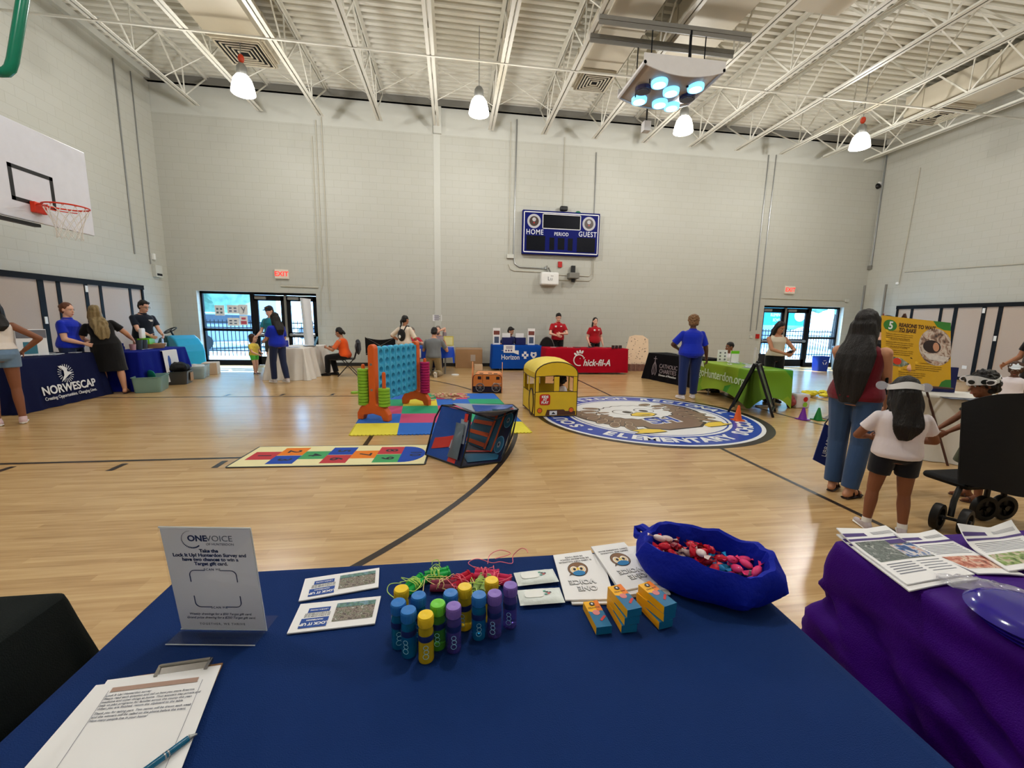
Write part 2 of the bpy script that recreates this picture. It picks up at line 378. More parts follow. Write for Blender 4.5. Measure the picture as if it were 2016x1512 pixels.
def person(label, loc, yaw, H=1.7, skin='fair', hair=('short', 'black', 0), g=1.0, fem=False, hs=1.0, lf=1.0,
           pel=None, lean=(0, 0), head=(0, 0), hands=((None), (None)), elbow=None, feet=None, knee=None, top=None, bottom=None, shoes=('sneaker', (60, 60, 64)),
           curl=(0.5, 0.5), voxel=0.0085, group=None, extras=None, palm=None, z0=0.0, shape=(1, 1)):
    hip = 0.93 * lf; tot = hip + 0.545 + 0.235 * hs + 0.0; s = H / tot
    rz = -math.radians(yaw)
    root = thing('person', label, 'person', (loc[0], loc[1], z0), rz, group)
    X = V((1, 0, 0)); Yf = V((0, 1, 0)); Z = V((0, 0, 1))
    P = V(pel if pel else (0, 0, hip)) * s
    la, sa = math.radians(lean[0]), math.radians(lean[1])
    def tilt(f): return (Matrix.Rotation(sa * f, 3, 'Y') @ Matrix.Rotation(-la * f, 3, 'X'))
    R1, R2 = tilt(0.5), tilt(1.0); U1, U2 = R1 @ Z, R2 @ Z
    def pos(h): return P + U1 * (min(h, 0.2) * s) + U2 * (max(0.0, h - 0.2) * s)
    def Fy(h): return (R1 if h < 0.2 else R2) @ Yf
    def Fx(h): return (R1 if h < 0.2 else R2) @ X
    if fem: prof = [(-.07, .085, .08, 0), (-.03, .155, .112, -.005), (.03, .176, .122, -.012), (.10, .162, .112, -.004), (.19, .128, .092, 0), (.28, .140, .102, .006), (.355, .150, .118, .016), (.41, .156, .100, .006), (.45, .122, .078, 0), (.48, .078, .062, 0), (.51, .055, .052, 0)]
    else: prof = [(-.07, .085, .08, 0), (-.03, .150, .108, 0), (.03, .164, .115, -.006), (.10, .158, .108, 0), (.19, .146, .100, 0), (.28, .160, .110, .003), (.36, .172, .115, .006), (.42, .172, .100, 0), (.455, .140, .082, 0), (.485, .086, .066, 0), (.515, .062, .058, 0)]
    gg = g
    def rings(h0, h1, t, flare=None, n=9, top_t=None):
        out = []
        for i in range(n + 1):
            h = h0 + (h1 - h0) * i / n
            a = prof[0]; b = prof[-1]
            for k in range(len(prof) - 1):
                if prof[k][0] <= h <= prof[k + 1][0]: a, b = prof[k], prof[k + 1]; break
            else:
                if h < prof[0][0]: a = b = (h,) + prof[1][1:]
            q = 0 if b[0] == a[0] else (h - a[0]) / (b[0] - a[0])
            rx = a[1] + (b[1] - a[1]) * q; ry = a[2] + (b[2] - a[2]) * q; yo = a[3] + (b[3] - a[3]) * q
            wv = gg if h < .46 else 1 + (gg - 1) * 0.4
            tt = t if top_t is None or i < n else top_t
            fl = flare[0] * (1 - i / n) ** 1.3 if flare else 0
            out.append((pos(h) + Fy(h) * (yo * s), Fx(h), Fy(h), (rx * wv * shape[0] + tt + fl) * s, (ry * wv * shape[1] + tt + fl) * s))
        return out
    # joints
    sw = (.158 if fem else .178) * (1 + (g - 1) * 0.6)
    ul, fl_, hl = .285, .245, .18
    thl, shl = .43 * lf, .42 * lf
    Sh = {-1: pos(.408) - Fx(.4) * (sw * s), 1: pos(.408) + Fx(.4) * (sw * s)}
    Hp = {-1: P - (R1 @ X) * (.088 * g * s), 1: P + (R1 @ X) * (.088 * g * s)}
    arm = {}; leg = {}
    for sd, k in ((-1, 0), (1, 1)):
        t = hands[k]
        t = V((sd * (sw + .07 + .03 * (g - 1)), .03, hip - .02 + 0.0)) * s + (P - V((0, 0, hip * s))) if t is None else V(t) * s
        pole = V(elbow[k]) if elbow and elbow[k] else V((sd * 0.45, -0.8, -0.3))
        e, w = two_bone(Sh[sd], t, ul * s, fl_ * s, pole); arm[sd] = (Sh[sd], e, w)
        f = feet[k] if feet else (sd * .10, 0.0, 0.0, sd * 8)
        ank = V((f[0], f[1], f[2] + .075)) * s
        pole = V(knee[k]) if knee and knee[k] else V((sd * 0.12, 1, 0.1))
        kn, an = two_bone(Hp[sd], ank, thl * s, shl * s, pole); leg[sd] = (Hp[sd], kn, an, f)
    # head frame
    hy, hp = math.radians(head[0]), math.radians(head[1])
    RH = Matrix.Rotation(-hy, 3, 'Z') @ Matrix.Rotation(-hp, 3, 'X')
    HX, HY, HZ = RH @ X, RH @ Yf, RH @ Z
    nb = pos(.50); hc = nb + (R2 @ Z) * (.075 * s) + HZ * (.075 * s * hs) + HY * (.022 * s)
    q = s * hs
    def hp_(x, y, z): return hc + HX * (x * q) + HY * (y * q) + HZ * (z * q)
    sk = SKIN[skin]
    b = MB(); b.loft(rings(-.07, .51, 0, n=16)); b.cap(pos(.47), hp_(0, -.02, -.03), .054 * s * (1 + (g - 1) * .4), .052 * q, n=14)
    b.ell(hp_(0, -.012, .030), (.075 * q, .095 * q, .092 * q), RH); b.ell(hp_(0, .020, -.040), (.060 * q, .068 * q, .082 * q), RH); b.ell(hp_(0, .058, -.095), (.026 * q, .022 * q, .022 * q), RH, n=10, m=8)
    b.cap(hp_(0, .085, .008), hp_(0, .108, -.026), .007 * q, .0125 * q, n=8)
    b.ell(hp_(0, .070, .030), (.050 * q, .018 * q, .011 * q), RH, n=12, m=8)
    b.ell(hp_(0, .086, -.062), (.024 * q, .011 * q, .013 * q), RH, n=10, m=8)
    for sd in (-1, 1):
        b.ell(hp_(sd * .077, -.008, -.004), (.010 * q, .019 * q, .030 * q), RH, n=10, m=8)
        S, e, w = arm[sd]; b.ell(S, .050 * s * (1 + (g - 1) * .5), n=12, m=8); b.cap(S, e, .048 * s * g, .037 * s * g); b.cap(e, e.lerp(w, .35), .038 * s * g, .037 * s * g); b.cap(e.lerp(w, .35), w, .037 * s * g, .025 * s)
        hd = (w - e).normalized(); nr = V(palm[0 if sd < 0 else 1]) if palm else V((sd * 1.0, 0.15, 0.1))
        hand(b, w, hd, nr, sd if nr.dot(V((sd, 0, 0))) > -2 else sd, s, curl[0 if sd < 0 else 1])
        Hj, kn, an, f = leg[sd]; b.cap(Hj, kn, .086 * s * g, .054 * s * (1 + (g - 1) * .7)); b.cap(kn, kn.lerp(an, .33), .052 * s, .055 * s * (1 + (g - 1) * .5)); b.cap(kn.lerp(an, .33), an, .055 * s * (1 + (g - 1) * .5), .036 * s)
        ta = math.radians(f[3]); fd = V((math.sin(ta), math.cos(ta), 0))
        if len(f) > 4: fd = (fd * math.cos(math.radians(f[4])) + V((0, 0, math.sin(math.radians(f[4]))))).normalized()
        nz = (an - kn).normalized() if len(f) > 4 else V((0, 0, -1))
        dn = nz - fd * nz.dot(fd); dn = dn.normalized() if dn.length > .01 else V((0, 0, -1))
        hl_ = an + dn * (.042 * s) - fd * (.035 * s); to = an + dn * (.050 * s) + fd * (.15 * s)
        leg[sd] = (Hj, kn, an, f, fd, hl_, to, dn)
        b.cap(an, hl_, .034 * s, .030 * s); b.cap(hl_, to, .031 * s, .022 * s); b.cap(an, to - fd * (.03 * s), .034 * s, .028 * s)
    body = fuse(b, 'body', sk, root, voxel=voxel, smooth=4)
    for sd in (-1, 1):
        m = MB(); m.ell(hp_(sd * .031, .076, .010), (.0135 * q, .0095 * q, .0085 * q), RH, n=10, m=8); m.mi(1).ell(hp_(sd * .031, .0825, .009), (.0065 * q, .005 * q, .0068 * q), RH, n=8, m=6)
        m.build('eye', [M_eyew, M_iris], root)
    m = MB(); m.ell(hp_(0, .0935, -.0635), (.021 * q, .006 * q, .0065 * q), RH, n=12, m=6); m.build('mouth', M_lip, root)
    hm = HAIR[hair[1]]
    m = MB()
    for sd in (-1, 1): m.cap(hp_(sd * .016, .088, .030), hp_(sd * .047, .078, .030), .0042 * q, .003 * q, n=6)
    m.build('eyebrow', hm, root)
    # hair
    st, _, L = hair; hb = MB(); dsp = (.010 * q, 26, 5)
    if st != 'none':
        if st == 'buzz': hb.ell(hp_(0, -.022, .040), (.080 * q, .094 * q, .090 * q), RH)
        else:
            hb.ell(hp_(0, -.026, .048), (.084 * q, .097 * q, .092 * q), RH); hb.ell(hp_(0, -.050, .0), (.080 * q, .070 * q, .085 * q), RH)
            if st == 'short': hb.ell(hp_(0, .045, .100), (.060 * q, .040 * q, .028 * q), RH)
        if st in ('long', 'wavy'):
            for sd in (-1, 1):
                hb.cap(hp_(sd * .062, .010, .050), hp_(sd * .082, -.012, -.09), .030 * q, .032 * q); hb.cap(hp_(sd * .082, -.012, -.09), pos(.40) + Fx(.4) * (sd * .085 * s) - Fy(.4) * (.035 * s), .034 * q, .030 * s)
            yb = -(.105 if L < .5 else .115)
            rr = [(hp_(0, -.03, .08), HX, HY, .07 * q, .07 * q), (hp_(0, -.05, 0), HX, HY, .096 * q, .078 * q), (hp_(0, -.055, -.09), HX, HY, .108 * q, .062 * q)]
            nst = 7
            for i in range(1, nst + 1):
                h = .46 - L * i / nst
                yb2 = -(.098 + .035 * min(1, i / 3)) * (g if h > -.05 else g) * shape[1]; wq = (.128 if st == 'wavy' else (.15 if L > .45 else .118)) * (1 - .55 * (i / nst) ** 2.5)
                c = (pos(h) if h > -.05 else pos(-.05) + V((0, 0, (h + .05) * s)))
                rr.append((c + Fy(.3) * (yb2 * s), Fx(.3), Fy(.3), wq * s, (.040 * (1 - .5 * i / nst)) * s))
            hb.loft(rr, n=20); dsp = ((.022 if st == 'wavy' else .012) * s, 24, 4 if st == 'wavy' else 2.5)
        if st == 'pony': hb.cap(hp_(0, -.105, .03), hp_(0, -.135, -.06), .03 * q, .035 * q); hb.cap(hp_(0, -.135, -.06), hp_(0, -.12, -.06 - L / hs), .035 * q, .014 * q)
        if st == 'bun': hb.ell(hp_(0, -.115, .045), .042 * q)
        if st == 'curly': hb.ell(hp_(0, -.03, .05), (.104 * q, .108 * q, .104 * q), RH); hb.ell(hp_(0, -.06, -.02), (.098 * q, .075 * q, .085 * q), RH); dsp = (.022 * q, 40, 40)
        if st == 'bob': 
            for sd in (-1, 1): hb.cap(hp_(sd * .066, -.005, .05), hp_(sd * .076, -.015, -.08), .030 * q, .026 * q)
            hb.ell(hp_(0, -.055, -.05), (.085 * q, .055 * q, .075 * q), RH)
        fuse(hb, 'hair', hm, root, voxel=min(voxel, .0085), smooth=3, disp=dsp)
    # clothes
    def sleeves(c, fr, t, tt=None):
        for sd in (-1, 1):
            S, e, w = arm[sd]; A = S + (Sh[-sd] - S).normalized() * (-.0 * s)
            if fr <= 1: E = S.lerp(e, fr)
            else: E = e
            a, bb = frame_from(E - S); ra = (.047 * (1 + (g - 1) * .5) + t) * s; rb = (.044 * g + (tt or t) * .8) * s
            c.ell(S, ra, n=14, m=9); c.loft([(S, a, bb, ra, ra), (S.lerp(E, .5), a, bb, (ra + rb) / 2, (ra + rb) / 2), (E, a, bb, rb, rb)], n=16)
            if fr > 1:
                F = e.lerp(w, fr - 1); c.cap(e, e + (F - e) * .01, rb, rb); a, bb = frame_from(F - e); c.loft([(e, a, bb, rb, rb), (F, a, bb, rb * .8, rb * .8)], n=16)
    def legs(c, fr, t0, t1):
        for sd in (-1, 1):
            Hj, kn, an = leg[sd][:3]
            r0 = (.086 * g + t0) * s; rk = (.054 * (1 + (g - 1) * .7) + (t0 + t1) / 2) * s; ra = (.040 + t1) * s
            E = Hj.lerp(kn, min(fr, 1)); rE = r0 + (rk - r0) * min(fr, 1)
            if fr <= 1:
                a, bb = frame_from(E - Hj); c.ell(Hj, r0); c.loft([(Hj, a, bb, r0, r0), (E, a, bb, rE, rE)], n=18)
            else:
                c.cap(Hj, kn, r0, rk); F = kn.lerp(an, fr - 1); a, bb = frame_from(F - kn)
                c.loft([(kn, a, bb, rk, rk), (kn.lerp(F, .4), a, bb, max(rk * .98, ra), max(rk * .98, ra)), (F, a, bb, ra, ra)], n=18)
    parts = {}
    if bottom:
        kind, cm = bottom[0], bottom[1]; c = MB()
        if kind in ('trousers', 'jeans', 'leggings'):
            t0, t1 = {'trousers': (.016, .030), 'jeans': (.010, .022), 'leggings': (.006, .004)}[kind]
            if len(bottom) > 2: t1 = bottom[2]
            c.loft(rings(-.06, .13, .012, n=6)); legs(c, 1.96, t0, t1); nm = 'trousers'
        elif kind == 'shorts':
            c.loft(rings(-.06, .13, .013, n=6)); legs(c, bottom[2] if len(bottom) > 2 else .5, .018, .03); nm = 'shorts'
        else:
            Lk = bottom[2]; base = pos(.12); rr = rings(.02, .13, .012, n=3)
            mid = (leg[-1][1] + leg[1][1]) / 2; low = (leg[-1][2] + leg[1][2]) / 2
            hem = P.lerp(mid, min(Lk, 1)) if Lk <= 1 else mid.lerp(low, Lk - 1)
            fl = bottom[3] if len(bottom) > 3 else .06
            rr = [(hem, X, Yf, (.17 * g + fl) * s, (.13 * g + fl) * s), (P.lerp(hem, .5), X, Yf, (.178 * g + fl * .5) * s, (.14 * g + fl * .4) * s)] + rr
            c.loft(rr, n=28); nm = 'skirt'
        parts['b'] = fuse(c, nm, cm, root, voxel=max(.007, voxel), smooth=3, disp=(.006 * s, 9, 5))
    if top:
        kind, cm = top[0], top[1]; lo = top[2] if len(top) > 2 else .02; c = MB()
        if kind == 'dress':
            Lk = top[3]; mid = (leg[-1][1] + leg[1][1]) / 2; low = (leg[-1][2] + leg[1][2]) / 2
            hem = P.lerp(mid, min(Lk, 1)) if Lk <= 1 else mid.lerp(low, Lk - 1)
            rr = [(hem, X, Yf, (.20 * g) * s, (.15 * g) * s), (P.lerp(hem, .5), X, Yf, (.19 * g) * s, (.15 * g) * s)] + rings(.03, .485, .014, n=9); c.loft(rr, n=28)
            sleeves(c, .6, .010, .022); nm = 'dress'
        else:
            loose = .022 if kind in ('tee', 'polo') else .012
            top_h = {'tank': .455, 'vest': .47}.get(kind, .487)
            c.loft(rings(lo, top_h, loose, flare=(.012,), n=12, top_t=.006), n=28)
            if kind in ('tee', 'polo'): sleeves(c, top[3] if len(top) > 3 else .62, .010, .022)
            elif kind == 'long': sleeves(c, 1.9, .010, .016)
            elif kind == 'tank':
                for sd in (-1, 1): c.cap(pos(.42) + Fx(.4) * (sd * .085 * s) + Fy(.4) * (.075 * s), pos(.478) + Fx(.4) * (sd * .09 * s), .022 * s, .022 * s); c.cap(pos(.478) + Fx(.4) * (sd * .09 * s), pos(.40) + Fx(.4) * (sd * .09 * s) - Fy(.4) * (.075 * s), .022 * s, .022 * s)
            nm = {'vest': 'vest', 'tank': 'tank_top'}.get(kind, 'shirt')
        parts['t'] = fuse(c, nm, cm, root, voxel=max(.007, voxel), smooth=3, disp=(.007 * s, 10, 6))
        if kind == 'polo':
            a = MB(); cc = pos(.487); a.loft([(cc, Fx(.4), Fy(.4), .080 * s, .074 * s), (pos(.515) , Fx(.4), Fy(.4), .069 * s, .067 * s), (pos(.515), Fx(.4), Fy(.4), .060 * s, .058 * s)], n=20)
            a.build('collar', cm, root)
    if shoes:
        kind, scol = shoes[0], shoes[1]
        sm = mat('shoe_%d_%d_%d' % tuple(scol), scol, rough=0.6, bump=0.3, bscale=40)
        for sd in (-1, 1):
            Hj, kn, an, f, fd, hl_, to, dn = leg[sd]; c = MB(); sole = MB()
            if kind == 'sandal':
                lat = fd.cross(dn).normalized()
                sole.loft([(hl_ - fd * .02 * s + dn * (.030 * s), lat, dn, .030 * s, .010 * s), ((hl_ + to) / 2 + dn * (.028 * s), lat, dn, .038 * s, .010 * s), (to - fd * .03 * s + dn * (.020 * s), lat, dn, .046 * s, .010 * s), (to + fd * .02 * s + dn * (.018 * s), lat, dn, .030 * s, .008 * s)], n=14)
                so = sole.build('shoe', sm, root)
                for k in (.35, .72):
                    p = hl_.lerp(to, k); c.tube([p + lat * (.036 * s) + dn * .015 * s, p - dn * (.030 * s) + lat * .02 * s, p - dn * (.034 * s), p - dn * (.030 * s) - lat * .02 * s, p - lat * (.036 * s) + dn * .015 * s], .009 * s, n=6)
                c.build('strap', sm, so)
            else:
                c.cap(hl_ - dn * .004 * s, to + fd * .012 * s, .040 * s, .030 * s); c.cap(an + dn * .004 * s, hl_, .043 * s, .042 * s); c.cap(an + dn * (.015 * s), to - fd * .03 * s, .040 * s, .032 * s)
                so = fuse(c, 'shoe', sm, root, voxel=.007, smooth=3)
                lat = fd.cross(dn).normalized(); sole.loft([(hl_ - fd * .040 * s + dn * .022 * s, lat, dn, .014 * s, .012 * s), (hl_ - fd * .02 * s + dn * .022 * s, lat, dn, .038 * s, .014 * s), (hl_.lerp(to, .5) + dn * .020 * s, lat, dn, .039 * s, .012 * s), (to + dn * .015 * s, lat, dn, .044 * s, .012 * s), (to + fd * .038 * s + dn * .012 * s, lat, dn, .016 * s, .010 * s)], n=16)
                sole.build('sole', M_sole if max(scol) > 60 else M_black, so)
                if kind == 'sock':
                    k = MB(); E = an.lerp(kn, .14); a, bb = frame_from(E - an); k.loft([(an, a, bb, .043 * s, .043 * s), (E, a, bb, .042 * s, .042 * s)], n=16); k.build('sock', M_white, root)
    info = dict(root=root, hp=hp_, RH=RH, s=s, q=q, pos=pos, Fx=Fx, Fy=Fy, arm=arm, leg=leg, parts=parts)
    return info

def glasses(I):
    c = MB(); q = I['q']
    for sd in (-1, 1):
        c.tube([I['hp'](sd * .031 + .020 * math.cos(a), .098, .008 + .016 * math.sin(a)) for a in [2 * PI * k / 12 for k in range(12)]], .0022 * q, n=5, closed=True)
        c.tube([I['hp'](sd * .051, .097, .012), I['hp'](sd * .082, .06, .012), I['hp'](sd * .082, -.01, .008)], .002 * q, n=5)
    c.tube([I['hp'](-.011, .1, .012), I['hp'](.011, .1, .012)], .002 * q, n=5)
    c.build('glasses', M_black, I['root'])
def cap_hat(I, c1, brim=True):
    c = MB(); q = I['q']; c.ell(I['hp'](0, -.012, .060), (.090 * q, .104 * q, .078 * q), I['RH'])
    if brim:
        hp = I['hp']; c.add([hp(x * .062, y, z) for z in (.058, .066) for x, y in ((-1, .06), (-.8, .13), (0, .155), (.8, .13), (1, .06))], [(0, 1, 2, 3, 4), (9, 8, 7, 6, 5), (0, 5, 6, 1), (1, 6, 7, 2), (2, 7, 8, 3), (3, 8, 9, 4), (4, 9, 5, 0)])
    c.build('cap', cloth('cap%d' % sum(c1), c1), I['root'])
def badge(I, x, h, w=.05, hh=.03, m=None, off=.135, name='name_badge'):
    c = MB(); s = I['s']; p = I['pos'](h) + I['Fx'](h) * (x * s) + I['Fy'](h) * (off * s)
    R = Matrix((I['Fx'](h), I['Fy'](h), I['Fx'](h).cross(I['Fy'](h)))).transposed(); c.box(p, (w * s, .006, hh * s), R); c.build(name, m or M_white, I['root'])

# ---------------------------------------------------------------- the room
XL, XR, YB, YF, ZT = -8.12, 14.95, 13.55, -1.3, 7.88
M_floor = floor_mat(); M_bx = block_mat('painted_block_back', False); M_by = block_mat('painted_block_side', True)
M_wu = mat('wall_upper_paint', (196, 197, 190), rough=0.6, var=0.02)
M_steel = mat('joist_white_paint', (210, 208, 198), rough=0.5, var=0.04)
M_deck = mat('deck_white_paint', (214, 212, 202), rough=0.55, var=0.05, vscale=3)
M_duct = mat('duct_paint', (186, 178, 160), rough=0.55, var=0.03)
M_dark = mat('dark_frame', (20, 22, 26), rough=0.55, spec=.15); M_base = mat('vinyl_base', (38, 36, 34), rough=0.5)
M_grey = mat('grey_beam', (120, 118, 112), rough=0.5); M_cond = mat('conduit_paint', (188, 184, 170), rough=0.45)
M_steelg = mat('galvanised', (150, 152, 152), rough=0.35, metal=0.7); M_line = mat('court_line', (38, 28, 22), rough=0.35)
M_red = mat('alarm_red', (178, 28, 26), rough=0.4); M_paper = mat('paper', (236, 236, 238), rough=0.7, var=0.02)
M_ink = mat('ink', (30, 34, 48), rough=0.7); M_gold = mat('rail_brown', (70, 40, 30), rough=0.4)

def glass_mat():
    m = bpy.data.materials.new('window_glass'); m.use_nodes = True; nt = m.node_tree; N = nt.nodes; L = nt.links
    N.remove(N['Principled BSDF']); out = N['Material Output']
    a = N.new('ShaderNodeBsdfTransparent'); a.inputs[0].default_value = (0.86, 0.95, 1.0, 1); g = N.new('ShaderNodeBsdfGlossy'); g.inputs['Roughness'].default_value = 0.02
    f = N.new('ShaderNodeFresnel'); f.inputs[0].default_value = 1.45; mx = N.new('ShaderNodeMixShader')
    ge = N.new('ShaderNodeNewGeometry'); iv = N.new('ShaderNodeMath'); iv.operation = 'SUBTRACT'; iv.inputs[0].default_value = 1; L.new(ge.outputs['Backfacing'], iv.inputs[1]); mu = N.new('ShaderNodeMath'); mu.operation = 'MULTIPLY'; L.new(f.outputs[0], mu.inputs[0]); L.new(iv.outputs[0], mu.inputs[1]); L.new(mu.outputs[0], mx.inputs[0]); L.new(a.outputs[0], mx.inputs[1]); L.new(g.outputs[0], mx.inputs[2]); L.new(mx.outputs[0], out.inputs[0]); return m
M_glass = glass_mat()

m = MB(); m.bb((XL, YF, -0.1), (XR, YB + .3, 0)); struct(m.build('floor', M_floor, smooth=False))
DL, DR, DZ = (-7.41, -4.10), (10.93, 14.15), 2.2
m = MB()
for a, b in ((XL - .3, DL[0]), (DL[1], DR[0]), (DR[1], XR + .3)): m.bb((a, YB, 0), (b, YB + .3, 6.95))
for a, b in (DL, DR): m.bb((a, YB, DZ), (b, YB + .3, 6.95))
struct(m.build('wall_back', M_bx, smooth=False))
m = MB(); m.bb((XL - .3, YB + .012, 6.95), (XR + .3, YB + .3, 8.1)); struct(m.build('trim_1', M_wu, smooth=False), 'smooth painted band along the top of the back wall')
m = MB(); m.bb((XL - .3, YF - .2, 0), (XL, YB, 8.1)); struct(m.build('wall_left', M_by, smooth=False))
m = MB(); m.bb((XR, YF - .2, 0), (XR + .3, YB, 8.1)); struct(m.build('wall_right', M_by, smooth=False))
m = MB(); m.bb((XL, YF - .2, 0), (XR, YF, 8.1)); struct(m.build('wall_front', M_bx, smooth=False))
# corrugated deck
m = MB(); P = []; y = YF; k = 0
while y < YB:
    P += [(y, ZT), (y + .085, ZT), (y + .105, ZT + .075), (y + .18, ZT + .075)]; y += .2
P.append((y, ZT)); n = len(P)
vs = [V((x, a, b)) for x in (XL - .3, XR + .3) for a, b in P]
m.add(vs, [(i, n + i, n + i + 1, i + 1) for i in range(n - 1)]); m.bb((XL - .3, YF - .2, ZT + .09), (XR + .3, YB + .3, ZT + .2))
struct(m.build('ceiling', M_deck, smooth=False))
m = MB(); m.bb((XL, YB - .10, 7.69), (XR, YB, ZT - .002)); m.bb((XL, YB - .16, 7.69), (XR, YB, 7.705)); struct(m.build('trim_2', M_grey, smooth=False), 'grey steel bearing beam along the top of the back wall')
m = MB(); m.bb((XL, YF, 7.72), (XL + .12, YB, ZT - .002)); struct(m.build('trim_3', M_wu, smooth=False), 'ledger along the top of the left wall')
m = MB(); m.bb((XR - .12, YF, 7.72), (XR, YB, ZT - .002)); struct(m.build('trim_4', M_wu, smooth=False), 'ledger along the top of the right wall')
m = MB(); m.bb((-.56, YB - .012, 0.1), (-.36, YB, 6.95)); m.bb((-.55, YB - .09, 6.95), (-.32, YB, 7.69)); struct(m.build('trim_5', M_wu, smooth=False, bevel=.004), 'flat painted strip on the back wall under a joist')
for i, (a, b) in enumerate(((XL, DL[0]), (DL[1], DR[0]), (DR[1], XR))):
    m = MB(); m.bb((a, YB - .012, 0), (b, YB, .105)); struct(m.build('baseboard_back', M_base, smooth=False))
for nm, x, y0, y1 in (('baseboard_left', XL, 12.36, YB), ('baseboard_right', XR, 12.3, YB)):
    m = MB(); s_ = 1 if x < 0 else -1; m.bb((x, y0, 0), (x + s_ * .012, y1, .105)); struct(m.build(nm, M_base, smooth=False))

# folding partition walls at both sides
M_pan = mat('partition_panel', (184, 168, 154), rough=0.6, var=0.03, vscale=30)
def partition(side, x, sgn, bars, y_end):
    m = MB(); m.bb((x, -1.2, 0.02), (x + sgn * .05, y_end, 2.12)); w = struct(m.build('wall_' + side + '_partition', M_pan, smooth=False), 'beige folding partition panels in the %s wall' % side)
    m = MB(); m.bb((x, -1.2, 2.12), (x + sgn * .10, y_end + .06, 2.23)); m.bb((x, y_end, 0), (x + sgn * .08, y_end + .06, 2.12)); m.bb((x, -1.2, 0), (x + sgn * .06, y_end, .09))
    m.build('partition_frame', M_dark, w, smooth=False)
    for y, ww in bars:
        m = MB(); m.bb((x, y - ww / 2, .05), (x + sgn * .062, y + ww / 2, 2.12)); m.build('partition_jamb', M_dark, w, smooth=False)
    return w
wl = partition('left', XL, 1, [(9.62, .13), (10.0, .09), (10.66, .09), (11.05, .08), (11.95, .08), (8.75, .1), (8.35, .1), (7.5, .1), (7.1, .1), (6.2, .1), (5.8, .1), (4.9, .1), (4.5, .1)], 12.33)
wr = partition('right', XR, -1, [(11.83, .08), (11.0, .08), (10.62, .10), (9.94, .10), (9.58, .10), (8.7, .1), (8.3, .1), (7.4, .1), (7.0, .1), (6.0, .1), (5.6, .1)], 12.25)
for par, x, sg, ys in ((wl, XL, 1, ((9.62, 1.33), (10.66, 2.02))), (wr, XR, -1, ((9.94, 2.02), (9.58, 1.25)))):
    for y, z in ys:
        m = MB(); m.bb((x + sg * .062, y - .03, z - .07), (x + sg * .075, y + .03, z + .07)); m.build('latch_plate', M_white, par, smooth=False)

# court lines on the floor
def ribbon(pts, w, z=.0012):
    m = MB(); L = []; R = []
    for i, p in enumerate(pts):
        a, b = V(pts[max(i - 1, 0)]), V(pts[min(i + 1, len(pts) - 1)]); t = (b - a).normalized(); nn = V((-t.y, t.x)) * w / 2
        L.append((p[0] + nn.x, p[1] + nn.y, z)); R.append((p[0] - nn.x, p[1] - nn.y, z))
    n = len(pts); return m.add(L + R, [(n + i, n + i + 1, i + 1, i) for i in range(n - 1)])
cl = []
hx = -5.06; aa = [math.radians(-60 + 120 * i / 60) for i in range(61)]
cl.append(([(hx + 5.99 * math.cos(a), 6.4 + 5.99 * math.sin(a)) for a in aa], .055))
cl.append(([(11.5 - 5.99 * math.cos(a), 6.4 + 5.99 * math.sin(a)) for a in aa], .055))
cl.append(([(-7.9, 4.58), (-1.03, 4.58)], .05)); cl.append(([(-7.9, 8.22), (-1.03, 8.22)], .05)); cl.append(([(-1.03, 4.56), (-1.03, 8.24)], .055))
cl.append(([(14.3, 4.58), (7.47, 4.58)], .05)); cl.append(([(14.3, 8.22), (7.47, 8.22)], .05)); cl.append(([(7.47, 4.56), (7.47, 8.24)], .055))
cl.append(([(3.22, .1), (3.22, 12.7)], .05)); cl.append(([(-7.6, 12.8), (14, 12.8)], .05))
k = 10
for pts, w in cl:
    o = ribbon(pts, w).build('trim_%d' % k, M_line, smooth=False); struct(o, 'black painted court line'); k += 1
for X0 in (-4.22, -3.25, -2.33):
    for ya, yb in ((4.28, 4.49), (8.31, 8.5)):
        o = ribbon([(X0, ya), (X0, yb)], .06).build('trim_%d' % k, M_line, smooth=False); struct(o, 'short black lane tick on the floor'); k += 1

